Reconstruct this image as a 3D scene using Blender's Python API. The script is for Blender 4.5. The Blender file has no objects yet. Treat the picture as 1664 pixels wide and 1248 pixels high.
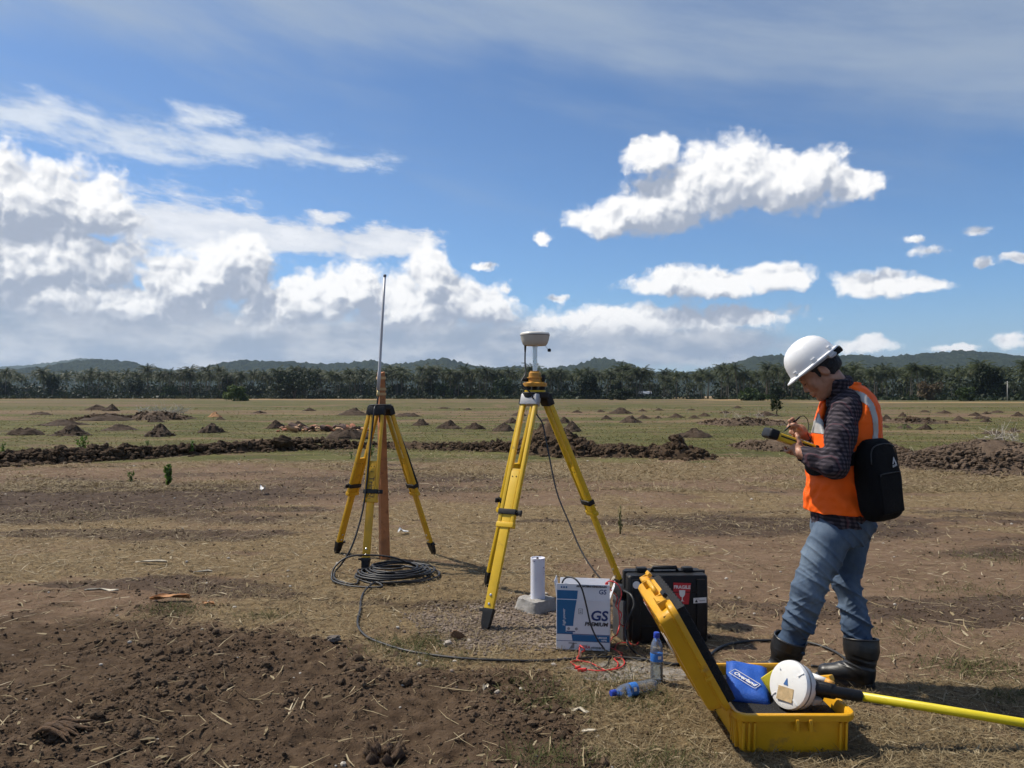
import bpy, bmesh, math, random
import numpy as np
from mathutils import Vector, Matrix, Euler
R = math.radians
scene = bpy.context.scene
C = scene.collection

# ------------------------------------------------------------------ camera
FPX, CX, V0, CH = 1280.0, 832.0, 643.0, 1.45        # focal length in photo pixels, principal column, horizon row, eye height
cam_d = bpy.data.cameras.new('camera'); cam = bpy.data.objects.new('camera', cam_d); C.objects.link(cam)
cam.location = (0, 0, CH); cam.rotation_euler = (R(90), 0, 0)
cam_d.sensor_width = 36.0; cam_d.lens = 36.0*FPX/1664.0
cam_d.shift_y = (V0-624.0)/1664.0
cam_d.clip_start = 0.05; cam_d.clip_end = 40000
scene.camera = cam

# ------------------------------------------------------------------ sun and exposure
SUN_EL, SUN_AZ = R(54), R(-66)                        # azimuth measured from +Y (view axis) towards +X
sd = Vector((math.sin(SUN_AZ)*math.cos(SUN_EL), math.cos(SUN_AZ)*math.cos(SUN_EL), math.sin(SUN_EL)))
sun_d = bpy.data.lights.new('sun', 'SUN'); sun = bpy.data.objects.new('sun', sun_d); C.objects.link(sun)
sun_d.energy = 4.8; sun_d.angle = R(0.53); sun_d.color = (1.0, 0.925, 0.81)
sun.rotation_euler = (-sd).to_track_quat('-Z', 'Y').to_euler(); sun.location = (-40, 20, 60)
scene.view_settings.view_transform = 'Standard'; scene.view_settings.look = 'None'
scene.view_settings.gamma = 1.0; scene.view_settings.exposure = 0.16
scene.view_settings.use_curve_mapping = False
scene.render.engine = 'CYCLES'
cy = scene.cycles
cy.use_denoising = True; cy.use_adaptive_sampling = True; cy.adaptive_threshold = 0.02; cy.adaptive_min_samples = 10
cy.max_bounces = 8; cy.diffuse_bounces = 3; cy.glossy_bounces = 3; cy.transmission_bounces = 8; cy.transparent_max_bounces = 12; cy.volume_bounces = 0
cy.caustics_reflective = False; cy.caustics_refractive = False
cy.sample_clamp_indirect = 6.0

# ------------------------------------------------------------------ node helpers
class S:
    """a node socket with arithmetic"""
    def __init__(s, nt, k): s.nt, s.k = nt, k
    def m(s, op, *a, clamp=False):
        n = s.nt.nodes.new('ShaderNodeMath'); n.operation = op; n.use_clamp = clamp
        for i, x in enumerate((s,)+a):
            if isinstance(x, S): s.nt.links.new(x.k, n.inputs[i])
            else: n.inputs[i].default_value = float(x)
        return S(s.nt, n.outputs[0])
    def __add__(s, o): return s.m('ADD', o)
    __radd__ = __add__
    def __mul__(s, o): return s.m('MULTIPLY', o)
    __rmul__ = __mul__
    def __sub__(s, o): return s.m('SUBTRACT', o)
    def __rsub__(s, o): return (s*-1.0)+o
    def __truediv__(s, o): return s.m('DIVIDE', o)
    def clamp(s): return s.m('ADD', 0.0, clamp=True)
    def mx(s, o): return s.m('MAXIMUM', o)
    def mn(s, o): return s.m('MINIMUM', o)
    def smx(s, o, d): return s.m('SMOOTH_MAX', o, d)
    def ss(s, a, b, lo=0.0, hi=1.0):
        n = s.nt.nodes.new('ShaderNodeMapRange'); n.interpolation_type = 'SMOOTHSTEP'
        s.nt.links.new(s.k, n.inputs[0])
        for i, x in enumerate((a, b, lo, hi)): n.inputs[i+1].default_value = x
        return S(s.nt, n.outputs[0])
    def lin(s, a, b, lo=0.0, hi=1.0):
        n = s.nt.nodes.new('ShaderNodeMapRange')
        s.nt.links.new(s.k, n.inputs[0])
        for i, x in enumerate((a, b, lo, hi)): n.inputs[i+1].default_value = x
        return S(s.nt, n.outputs[0])
def link(nt, a, b): nt.links.new(a.k if isinstance(a, S) else a, b)
def setin(nt, sock, v):
    if isinstance(v, S): nt.links.new(v.k, sock)
    elif v is not None:
        try: sock.default_value = v
        except Exception: sock.default_value = (*v, 1.0) if len(v) == 3 else tuple(v[:3])
def vmath(nt, op, *a):
    n = nt.nodes.new('ShaderNodeVectorMath'); n.operation = op
    for i, x in enumerate(a): setin(nt, n.inputs[i], x)
    return S(nt, n.outputs['Value'] if op in ('LENGTH', 'DOT_PRODUCT', 'DISTANCE') else n.outputs[0])
def vscale(nt, v, f):
    n = nt.nodes.new('ShaderNodeVectorMath'); n.operation = 'SCALE'
    setin(nt, n.inputs[0], v); setin(nt, n.inputs['Scale'], f); return S(nt, n.outputs[0])
def sep(nt, v):
    n = nt.nodes.new('ShaderNodeSeparateXYZ'); link(nt, v, n.inputs[0]); return [S(nt, o) for o in n.outputs]
def comb(nt, x, y, z):
    n = nt.nodes.new('ShaderNodeCombineXYZ')
    for i, q in enumerate((x, y, z)): setin(nt, n.inputs[i], q)
    return S(nt, n.outputs[0])
def noise(nt, v, scale, detail=4, rough=0.5, lac=2.0, dist=0.0, color=False, kind='FBM', dims='3D'):
    n = nt.nodes.new('ShaderNodeTexNoise'); n.noise_dimensions = dims; n.noise_type = kind
    if v is not None: link(nt, v, n.inputs['Vector'])
    for k, x in (('Scale', scale), ('Detail', detail), ('Roughness', rough), ('Lacunarity', lac), ('Distortion', dist)): n.inputs[k].default_value = x
    return S(nt, n.outputs['Color' if color else 'Fac'])
def voro(nt, v, scale, feature='F1', out='Distance', detail=0.0, rough=0.5, smooth=1.0, dims='3D'):
    n = nt.nodes.new('ShaderNodeTexVoronoi'); n.feature = feature; n.voronoi_dimensions = dims
    if v is not None: link(nt, v, n.inputs['Vector'])
    n.inputs['Scale'].default_value = scale
    n.inputs['Detail'].default_value = detail; n.inputs['Roughness'].default_value = rough
    if 'Smoothness' in n.inputs: n.inputs['Smoothness'].default_value = smooth
    return S(nt, n.outputs[out])
def mixc(nt, f, a, b, mode='MIX'):
    n = nt.nodes.new('ShaderNodeMix'); n.data_type = 'RGBA'; n.blend_type = mode
    setin(nt, n.inputs[0], f); setin(nt, n.inputs[6], a); setin(nt, n.inputs[7], b)
    return S(nt, n.outputs[2])

# ------------------------------------------------------------------ world: sky with clouds
def build_world():
    w = bpy.data.worlds.new('World'); scene.world = w; w.use_nodes = True
    nt = w.node_tree; nt.nodes.clear()
    try: w.cycles.sampling_method = 'NONE'
    except Exception: pass
    out = nt.nodes.new('ShaderNodeOutputWorld'); bg = nt.nodes.new('ShaderNodeBackground')
    bg.inputs['Strength'].default_value = 0.125
    sky = nt.nodes.new('ShaderNodeTexSky'); sky.sky_type = 'NISHITA'; sky.sun_disc = False
    sky.sun_elevation = SUN_EL; sky.sun_rotation = SUN_AZ
    sky.air_density = 1.0; sky.dust_density = 0.6; sky.ozone_density = 2.2; sky.altitude = 50
    tc = nt.nodes.new('ShaderNodeTexCoord')
    x, y, z = sep(nt, S(nt, tc.outputs['Generated']))
    az = x.m('ARCTAN2', y); el = z.m('ARCSINE')
    p = comb(nt, az, el, 0.0)
    def ae(u, v):
        a = (u-CX)/FPX; b = (V0-v)/FPX; A = math.atan(a); return A, math.atan(b*math.cos(A))
    def fld(pv, items, k=0.25):
        """smooth union of ellipses given in photo pixels: (u, v, ru, rv[, weight])"""
        acc = None
        for it in items:
            u, v, ru, rv = it[:4]; wt = it[4] if len(it) > 4 else 1.0
            c = ae(u, v); e1 = ae(u+ru, v); e2 = ae(u, v-rv)
            rx, ry = abs(e1[0]-c[0]), abs(e2[1]-c[1])
            n = nt.nodes.new('ShaderNodeVectorMath'); n.operation = 'MULTIPLY_ADD'
            link(nt, pv, n.inputs[0]); n.inputs[1].default_value = (1/rx, 1/ry, 0); n.inputs[2].default_value = (-c[0]/rx, -c[1]/ry, 0)
            d = vmath(nt, 'LENGTH', S(nt, n.outputs[0]))
            f = d.m('MULTIPLY_ADD', -wt, wt)
            acc = f if acc is None else acc.smx(f, k)
        return acc
    # domain warp and detail noises
    wn = noise(nt, p, 22.0, 5, 0.62, color=True)
    wv = vmath(nt, 'MULTIPLY_ADD', wn, (0.038, 0.028, 0), (-0.019, -0.014, 0))
    pw = vmath(nt, 'ADD', p, wv)
    bil = voro(nt, pw, 34.0, 'SMOOTH_F1', detail=2.2, rough=0.5, smooth=0.35, dims='2D')
    bil2 = voro(nt, vmath(nt, 'ADD', pw, (-0.004, 0.007, 0)), 34.0, 'SMOOTH_F1', detail=2.2, rough=0.5, smooth=0.35, dims='2D')
    fb = noise(nt, p, 64.0, 6, 0.64)
    big = noise(nt, p, 7.0, 3, 0.5)
    # ---- veil of thin cirrus across the top
    ps = comb(nt, az*1.6+el*1.1, el*7.0+az*1.3, 0.0)
    st = noise(nt, ps, 1.7, 5, 0.58)
    edge = el + az.mx(0.0)*0.21 - az.mn(0.0)*0.06 - 0.395 + (big-0.5)*0.045 + (st-0.5)*0.05
    veil = edge.ss(-0.015, 0.05) * st.ss(0.25, 0.72, 0.30, 1.0) * 0.78
    veil = veil.mx(st.ss(0.44, 0.80) * el.ss(0.12, 0.32) * 0.34)
    # ---- streaky altocumulus bands and soft stratiform bands
    fw = (noise(nt, comb(nt, az*1.0+el*0.9, el*2.8, 0.0), 15.0, 6, 0.66)-0.5)
    wisp = fld(pw, [(30, 185, 190, 40), (210, 222, 200, 42), (400, 240, 190, 32), (540, 260, 120, 18), (330, 195, 60, 30, .7)])
    wispa = (wisp*1.0 + fw*2.6).ss(-0.15, 0.95) * 0.84
    band = fld(pw, [(330, 375, 190, 46), (470, 388, 170, 30), (620, 392, 115, 30), (535, 358, 45, 14, .7), (240, 345, 170, 60, .5)])
    banda = (band*1.3 + fw*1.9).ss(-0.05, 0.55) * 0.9
    # ---- heaped cumulus
    cum_items = [
        (30, 330, 200, 98), (150, 335, 80, 70), (-60, 300, 150, 70), (60, 420, 230, 100),               # big soft left heap
        (395, 418, 58, 52), (345, 440, 66, 56), (410, 455, 46, 46), (290, 470, 90, 72), (100, 478, 140, 48), (210, 500, 120, 56),
        (585, 466, 54, 56), (545, 474, 56, 48), (700, 446, 44, 66), (735, 484, 60, 46), (660, 495, 100, 56), (790, 498, 54, 42), (490, 484, 54, 52), (450, 510, 70, 56),
        (1055, 252, 52, 34), (1185, 285, 130, 66), (1285, 292, 118, 56), (1385, 298, 62, 30), (1060, 342, 106, 44), (985, 358, 78, 28), (1120, 318, 120, 46),
        (1150, 460, 150, 26), (1090, 454, 50, 28), (1250, 452, 80, 26), (1420, 462, 72, 28), (1475, 464, 66, 16),
        (880, 384, 18, 17, .8), (785, 431, 26, 8, .6), (820, 466, 14, 12, .6), (905, 481, 20, 7, .5), (1590, 372, 26, 10, .6), (1648, 422, 30, 11, .6), (1600, 424, 22, 9, .6), (1510, 410, 34, 11, .35), (1482, 390, 20, 7, .4),
        (1415, 560, 54, 17, .8), (1645, 552, 44, 18, .8), (1560, 566, 46, 8, .5), (1030, 522, 270, 30, .7), (1200, 514, 100, 22, .8)]
    M = fld(pw, cum_items, 0.20)
    M2 = fld(vmath(nt, 'ADD', pw, (-0.012, 0.030, 0)), [c for c in cum_items if c[2] > 43], 0.20)
    h = M*1.25 + (0.40-bil)*0.46 + (fb-0.5)*0.52 + fw*0.60 + 0.19
    cum = h.ss(-0.07, 0.46)
    far_ = M2.ss(-1.1, -0.7)
    up = (M-M2).mx(-0.8).mn(0.8)*far_ + (1.0-far_)*0.10                                 # >0 near upper edges
    lit = up*0.95 + (bil2-bil)*0.80 + (fb-0.5)*0.35 + (big-0.5)*0.9 + 0.30 + h.ss(0.0, 0.7, 0.22, 0.0)
    lit = lit.ss(0.0, 1.0)
    # ---- grey base bank low over the hills
    gb = fld(pw, [(150, 560, 420, 80), (480, 565, 420, 76), (250, 540, 260, 46, .6), (30, 450, 190, 80, .45), (620, 552, 260, 40, .6), (820, 565, 300, 54), (1080, 560, 230, 44), (-120, 480, 260, 150), (1500, 605, 400, 30, .7)])
    gf = (noise(nt, comb(nt, az, el*2.4, 0.0), 12.0, 5, 0.58)-0.5)
    ga = (gb*1.5 + gf*1.3).ss(-0.15, 0.75) * 0.95
    gl = (noise(nt, comb(nt, az, el*2.2, 3.7), 14.0, 5, 0.6) + gf*0.7 + fw*0.3).ss(0.34, 0.74)
    # ---- compose (radiance units; strength 0.1 below)
    tint = mixc(nt, el.ss(0.05, 0.40), (0.50, 0.70, 0.93, 1), (0.49, 0.63, 0.79, 1))
    col0 = mixc(nt, 1.0, S(nt, sky.outputs[0]), tint, 'MULTIPLY')
    hz = el.ss(0.0, 0.14, 0.45, 0.0)
    col0 = mixc(nt, hz, col0, (3.3, 4.1, 5.2, 1))
    col = mixc(nt, veil, col0, (2.9, 3.45, 4.2, 1))
    col = mixc(nt, wispa, col, mixc(nt, (fw*1.6+0.62).clamp(), (3.8, 4.4, 5.3, 1), (6.2, 6.5, 6.9, 1)))
    col = mixc(nt, banda, col, mixc(nt, (fw*1.8+0.55+band*0.3).clamp(), (4.3, 4.65, 5.3, 1), (6.9, 6.9, 7.0, 1)))
    gcol_ = mixc(nt, gl, (2.45, 2.9, 3.7, 1), (4.5, 4.65, 5.0, 1))
    col = mixc(nt, ga, col, gcol_)
    col = mixc(nt, cum, col, mixc(nt, lit, (2.75, 3.1, 3.85, 1), (7.8, 7.7, 7.6, 1)))
    col = mixc(nt, ga*el.ss(0.045, 0.120, 1.0, 0.0), col, gcol_)
    link(nt, col, bg.inputs['Color'])
    # ---- the rest of the dome carries the same kinds of cloud, spread evenly by noise
    bg2 = nt.nodes.new('ShaderNodeBackground'); bg2.inputs['Strength'].default_value = 0.125
    rn = noise(nt, comb(nt, x, y, z*2.6), 2.3, 5, 0.56)
    ra = rn.ss(0.50, 0.68) * el.ss(0.0, 0.12)
    c2 = mixc(nt, ra, col0, mixc(nt, rn.ss(0.55, 0.8), (6.9, 7.0, 7.1, 1), (4.1, 4.4, 5.0, 1)))
    link(nt, c2, bg2.inputs['Color'])
    infront = (az.m('ABSOLUTE').ss(0.66, 0.72, 1.0, 0.0) * el.ss(0.47, 0.56, 1.0, 0.0) * el.ss(-0.02, -0.01))
    mx = nt.nodes.new('ShaderNodeMixShader')
    link(nt, infront, mx.inputs[0]); nt.links.new(bg2.outputs[0], mx.inputs[1]); nt.links.new(bg.outputs[0], mx.inputs[2])
    nt.links.new(mx.outputs[0], out.inputs['Surface'])
build_world()
# ------------------------------------------------------------------ object helpers
rng = np.random.default_rng(7)
def px(u, v, D):
    """point at depth D seen at photo pixel (u, v)"""
    return Vector(((u-CX)*D/FPX, D, CH-(v-V0)*D/FPX))
def gd(v): return FPX*CH/(v-V0)
def gp(u, v):
    D = gd(v); return Vector(((u-CX)*D/FPX, D, 0.0))
def tag(o, label=None, cat=None, group=None, kind=None):
    if label: o['label'] = label
    if cat: o['category'] = cat
    if group: o['group'] = group
    if kind: o['kind'] = kind
    return o
def thing(name, label, cat, loc=(0, 0, 0), rotz=0.0, group=None):
    o = bpy.data.objects.new(name, None); C.objects.link(o); o.empty_display_size = 0.1
    o.location = loc; o.rotation_euler = (0, 0, rotz)
    return tag(o, label, cat, group)
def link_obj(name, me, parent=None, m=None, loc=None, rot=None, scale=None):
    o = bpy.data.objects.new(name, me); C.objects.link(o)
    if m is not None and len(me.materials) == 0: me.materials.append(m)
    if parent is not None: o.parent = parent
    if loc is not None: o.location = loc
    if rot is not None: o.rotation_euler = rot
    if scale is not None: o.scale = scale if hasattr(scale, '__len__') else (scale,)*3
    return o
def np_mesh(name, verts, faces, smooth=False, attrs=None):
    """verts (n,3), faces (m,k) arrays; attrs: {name: per-vertex float}"""
    verts = np.asarray(verts, dtype=np.float32); faces = np.asarray(faces, dtype=np.int32)
    me = bpy.data.meshes.new(name)
    n, (m, k) = len(verts), faces.shape
    me.vertices.add(n); me.vertices.foreach_set('co', verts.ravel())
    me.loops.add(m*k); me.loops.foreach_set('vertex_index', faces.ravel())
    me.polygons.add(m); me.polygons.foreach_set('loop_start', np.arange(0, m*k, k, dtype=np.int32))
    me.polygons.foreach_set('loop_total', np.full(m, k, dtype=np.int32))
    me.polygons.foreach_set('use_smooth', np.full(m, bool(smooth)))
    for a, vals in (attrs or {}).items():
        at = me.attributes.new(a, 'FLOAT', 'POINT'); at.data.foreach_set('value', np.asarray(vals, dtype=np.float32))
    me.update(); me.validate()
    return me
def bm_mesh(name, bm, smooth=False, angle=None):
    bmesh.ops.recalc_face_normals(bm, faces=bm.faces)
    me = bpy.data.meshes.new(name); bm.to_mesh(me); bm.free()
    if smooth:
        me.polygons.foreach_set('use_smooth', np.full(len(me.polygons), True))
        if angle is not None: me.set_sharp_from_angle(angle=R(angle))
    return me
# vectorised value noise
def _hash(ix, iy, seed):
    h = (ix.astype(np.int64)*374761393 + iy.astype(np.int64)*668265263 + seed*1442695041) & 0xFFFFFFFF
    h = ((h ^ (h >> 13))*1274126177) & 0xFFFFFFFF
    h = (h ^ (h >> 16)) & 0xFFFFFFFF
    return h.astype(np.float64)/4294967295.0
def vn(x, y, seed=0):
    ix = np.floor(x); iy = np.floor(y); fx = x-ix; fy = y-iy
    fx = fx*fx*fx*(fx*(fx*6-15)+10); fy = fy*fy*fy*(fy*(fy*6-15)+10)
    a = _hash(ix, iy, seed); b = _hash(ix+1, iy, seed); c = _hash(ix, iy+1, seed); d = _hash(ix+1, iy+1, seed)
    return (a*(1-fx)+b*fx)*(1-fy)+(c*(1-fx)+d*fx)*fy
def fbm(x, y, oct=4, seed=0, gain=0.5):
    s = 0; amp = 1.0; t = 0
    for i in range(oct):
        s = s+amp*vn(x*2**i+17.3*i, y*2**i-9.1*i, seed+i); t += amp; amp *= gain
    return s/t
def sstep(x, a, b):
    t = np.clip((x-a)/(b-a), 0, 1); return t*t*(3-2*t)

# ------------------------------------------------------------------ materials
def new_mat(name):
    m = bpy.data.materials.new(name); m.use_nodes = True
    nt = m.node_tree; return m, nt, nt.nodes['Principled BSDF']
def mat(name, col, rough=0.6, var=0.12, vscale_=8.0, metal=0.0, bump=0.0, bscale=60.0, col2=None, f2=0.5, spec=None, coat=0.0):
    """plain procedural surface: base colour with noise variation, some dirt, fine bump"""
    m, nt, b = new_mat(name)
    tc = nt.nodes.new('ShaderNodeTexCoord'); o = S(nt, tc.outputs['Object'])
    n1 = noise(nt, o, vscale_, 5, 0.6)
    c = mixc(nt, n1.lin(0.3, 0.7, 0, 1), tuple(x*(1-var) for x in col)+(1,), tuple(min(1, x*(1+var)) for x in col)+(1,))
    if col2 is not None:
        n2 = noise(nt, o, vscale_*2.3, 6, 0.65).ss(0.62-f2*0.3, 0.80-f2*0.3)
        c = mixc(nt, n2, c, tuple(col2)+(1,))
    link(nt, c, b.inputs['Base Color'])
    link(nt, n1.lin(0.3, 0.7, max(0, rough-0.08), min(1, rough+0.08)), b.inputs['Roughness'])
    b.inputs['Metallic'].default_value = metal
    if spec is not None: b.inputs['Specular IOR Level'].default_value = spec
    if coat: b.inputs['Coat Weight'].default_value = coat
    if bump:
        bn = nt.nodes.new('ShaderNodeBump'); bn.inputs['Strength'].default_value = bump; bn.inputs['Distance'].default_value = 0.01
        link(nt, noise(nt, o, bscale, 4, 0.6), bn.inputs['Height']); nt.links.new(bn.outputs[0], b.inputs['Normal'])
    return m
def attr(nt, name):
    n = nt.nodes.new('ShaderNodeAttribute'); n.attribute_name = name; return S(nt, n.outputs['Fac'])
def ramp(nt, f, stops):
    n = nt.nodes.new('ShaderNodeValToRGB'); link(nt, f, n.inputs[0]); e = n.color_ramp.elements
    while len(e) > 1: e.remove(e[-1])
    e[0].position = stops[0][0]; e[0].color = tuple(stops[0][1])+(1,)
    for p_, c_ in stops[1:]:
        q = e.new(p_); q.color = tuple(c_)+(1,)
    return S(nt, n.outputs[0])
def leaf_mat(name, stops, trans=0.25, rough=0.6):
    """leaves: colour from the per-vertex attribute 'rnd' and a per-object shift, a little light passing through"""
    m, nt, b = new_mat(name)
    oi = nt.nodes.new('ShaderNodeObjectInfo')
    f = (attr(nt, 'rnd')*0.75 + S(nt, oi.outputs['Random'])*0.25)
    c = ramp(nt, f, stops); link(nt, c, b.inputs['Base Color']); b.inputs['Roughness'].default_value = rough
    b.inputs['Specular IOR Level'].default_value = 0.25
    t = nt.nodes.new('ShaderNodeBsdfTranslucent'); link(nt, c, t.inputs['Color'])
    mx = nt.nodes.new('ShaderNodeMixShader'); mx.inputs[0].default_value = trans
    nt.links.new(b.outputs[0], mx.inputs[1]); nt.links.new(t.outputs[0], mx.inputs[2])
    nt.links.new(mx.outputs[0], nt.nodes['Material Output'].inputs[0])
    return m
EARTH_A, EARTH_B = (0.108, 0.069, 0.042), (0.185, 0.125, 0.080)
SOIL_A, SOIL_B = (0.050, 0.032, 0.0195), (0.100, 0.067, 0.041)
def soil_mat(name, a, b_, sc=9.0, bump=0.6, bsc=45.0):
    m, nt, b = new_mat(name)
    tc = nt.nodes.new('ShaderNodeTexCoord'); o = S(nt, tc.outputs['Object'])
    oi = nt.nodes.new('ShaderNodeObjectInfo')
    ov = vmath(nt, 'ADD', o, vscale(nt, S(nt, oi.outputs['Location']), 1.0))
    n1 = noise(nt, ov, sc, 6, 0.65)
    c = mixc(nt, n1.ss(0.30, 0.72), tuple(a)+(1,), tuple(b_)+(1,))
    sp = noise(nt, ov, sc*7, 3, 0.6).ss(0.66, 0.74)
    c = mixc(nt, sp*0.55, c, (0.20, 0.155, 0.11, 1))
    link(nt, c, b.inputs['Base Color']); b.inputs['Roughness'].default_value = 0.95; b.inputs['Specular IOR Level'].default_value = 0.15
    bn = nt.nodes.new('ShaderNodeBump'); bn.inputs['Strength'].default_value = bump; bn.inputs['Distance'].default_value = 0.02
    link(nt, noise(nt, ov, bsc, 5, 0.65), bn.inputs['Height']); nt.links.new(bn.outputs[0], b.inputs['Normal'])
    return m
M_SOIL = soil_mat('dark_soil', SOIL_A, SOIL_B)
M_CRUMB = soil_mat('loose_soil', (0.070, 0.046, 0.029), (0.130, 0.090, 0.057), 14.0)
M_EARTH = soil_mat('brown_earth', (0.070, 0.048, 0.034), (0.118, 0.084, 0.060), 4.0)
M_MOUND = soil_mat('mound_soil', (0.042, 0.029, 0.020), (0.085, 0.060, 0.042), 3.0, 1.0, 9.0)

# ------------------------------------------------------------------ ground
def axis(segs):
    out = [segs[0][0]]
    for (a, b_, f) in segs:
        x = out[-1]
        while x < b_-1e-6:
            x = min(b_, x+f(x)); out.append(x)
    return np.array(out)
ys = axis([(-300, -20, lambda y: 60), (-20, 2.4, lambda y: max(0.10, min(6, abs(2.6-y)*0.35))), (2.4, 3.4, lambda y: 0.0145),
           (3.4, 60, lambda y: 0.0048*y), (60, 7600, lambda y: 0.05*y)])
xp = axis([(0, 2.2, lambda x: 0.018), (2.2, 42, lambda x: 0.011*x), (42, 7600, lambda x: 0.09*x)])
xs = np.concatenate([-xp[:0:-1], xp])
GX, GY = np.meshgrid(xs, ys)
def soil_mask(x, y):
    """tilled dark soil, lower left"""
    w = (fbm(x*1.6, y*1.6, 4, 11)-0.5)
    yb = np.interp(x, [-9, -3.4, -2.3, -1.5, -1.0, -0.46, 0.15, 0.45], [4.6, 5.05, 5.45, 5.1, 4.75, 4.45, 4.05, 2.6])
    return sstep(yb+w*1.5-y, -0.30, 0.30)
def ellm(x, y, cx, cy_, rx, ry, soft=0.35, w=0.8, seed=3):
    d = np.sqrt(((x-cx)/rx)**2+((y-cy_)/ry)**2)+(fbm(x*2.1/rx, y*2.1/ry, 4, seed)-0.5)*w
    return sstep(1-d, -soft*0.5, soft)
def masks(x, y):
    soil = soil_mask(x, y)
    n1 = fbm(x*0.22+y*0.03, y*0.55, 5, 21, 0.6); n2 = fbm(x*0.9, y*1.8, 5, 31, 0.6); n3 = fbm(x*0.05, y*0.11, 4, 41)
    near = sstep(18+(n1-0.5)*8-y, -1.5, 2.5)                                   # this side of the clod row
    dry = sstep(n1*0.62+n2*0.38, 0.47, 0.60)
    dry = np.maximum(dry, ellm(x, y, -0.95, 5.55, 1.25, 0.75, 0.5)*0.95)       # tan grass by the cable coil
    dry = np.maximum(dry, ellm(x, y, -5.2, 8.6, 3.6, 1.5, 0.6, 0.9, 5)*0.9)
    dry = np.maximum(dry, ellm(x, y, 2.0, 15.5, 4.5, 2.2, 0.6, 0.9, 6)*0.85)
    dry = dry*(1-soil)
    dirt = ellm(x, y, -6.0, 11.5, 5.5, 2.4, 0.5, 1.2, 8)*0.95                  # churned dark strips
    dirt = np.maximum(dirt, ellm(x, y, 3.1, 8.9, 2.2, 0.95, 0.5, 1.0, 9)*0.85)
    dirt = np.maximum(dirt, ellm(x, y, 6.2, 7.2, 2.6, 0.8, 0.5, 1.0, 10)*0.8)
    dirt = np.maximum(dirt, ellm(x, y, -1.2, 14.0, 3.6, 1.0, 0.5, 1.2, 12)*0.7)
    dirt = np.maximum(dirt, sstep(fbm(x*0.35+5, y*1.1, 5, 51, 0.6), 0.60, 0.70)*0.7)
    dirt = dirt*near*(1-soil)
    far = (1-near)
    green = far*sstep(n1*0.5+n2*0.5, 0.26, 0.46)
    strip = sstep(fbm(x*0.015, y*0.055+3, 3, 61), 0.50, 0.60)*sstep(y, 38, 52)     # brown strips across the far field
    strip = np.maximum(strip, np.exp(-((y-70-(n3-0.5)*10)/9)**2)*0.9)
    green = green*(1-strip*0.7)*(1-.75*sstep(fbm(x*.06+3, y*.16, 4, 63, .6), .59, .70))
    tan = sstep(y, 150, 175)*sstep(fbm(x*0.012, y*0.02, 3, 71)+0.10*(x > 60)-0.06*(np.abs(x) < 40), 0.55, 0.63)*far
    gravel = ellm(x, y, -0.02, 5.0, 0.62, 0.50, 0.5, 0.8, 13)*(1-soil)
    cement = ellm(x, y, 0.62, 4.17, 0.34, 0.17, 0.4, 0.9, 14)
    return soil, dry, dirt, green, tan, gravel, cement, near
def ground_z(x, y, m=None):
    soil, dry, dirt, green, tan, gravel, cement, near = m if m is not None else masks(x, y)
    fade = np.exp(-np.maximum(y-8, 0)/30)
    clod = np.abs(fbm(x*9, y*9, 3, 81)-0.5)*2
    lump = fbm(x*22, y*22, 3, 91)
    und = fbm(x*0.8, y*0.8, 3, 101)-0.5
    z = und*0.035*np.minimum(1, np.maximum(0.25, (y-6)/6))
    z = z+soil*((fbm(x*2.2, y*2.2, 3, 111)-0.45)*0.09+(0.35-clod)*0.045+(lump-0.5)*0.030)
    z = z+dirt*((fbm(x*3.0, y*3.0, 3, 121)-0.5)*0.09+(lump-0.5)*0.035)*fade
    z = z+(1-soil)*((fbm(x*12, y*12, 3, 131)-0.5)*0.016+(vn(x*45, y*45, 133)-0.5)*0.008)*fade*(1-cement*0.5)
    z = z+sstep(y, 25, 60)*(fbm(x*0.2, y*0.2, 3, 141)-0.5)*0.10
    return z
GM = masks(GX, GY)
GZ = ground_z(GX, GY, GM)
ny, nx = GX.shape
idx = np.arange(nx*ny).reshape(ny, nx)
quads = np.stack([idx[:-1, :-1], idx[:-1, 1:], idx[1:, 1:], idx[1:, :-1]], -1).reshape(-1, 4)
me = np_mesh('ground', np.stack([GX, GY, GZ], -1).reshape(-1, 3), quads, True,
             {k: v.ravel() for k, v in zip(('soil', 'dry', 'dirt', 'green', 'tan', 'gravel', 'cement'), GM)})
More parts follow.
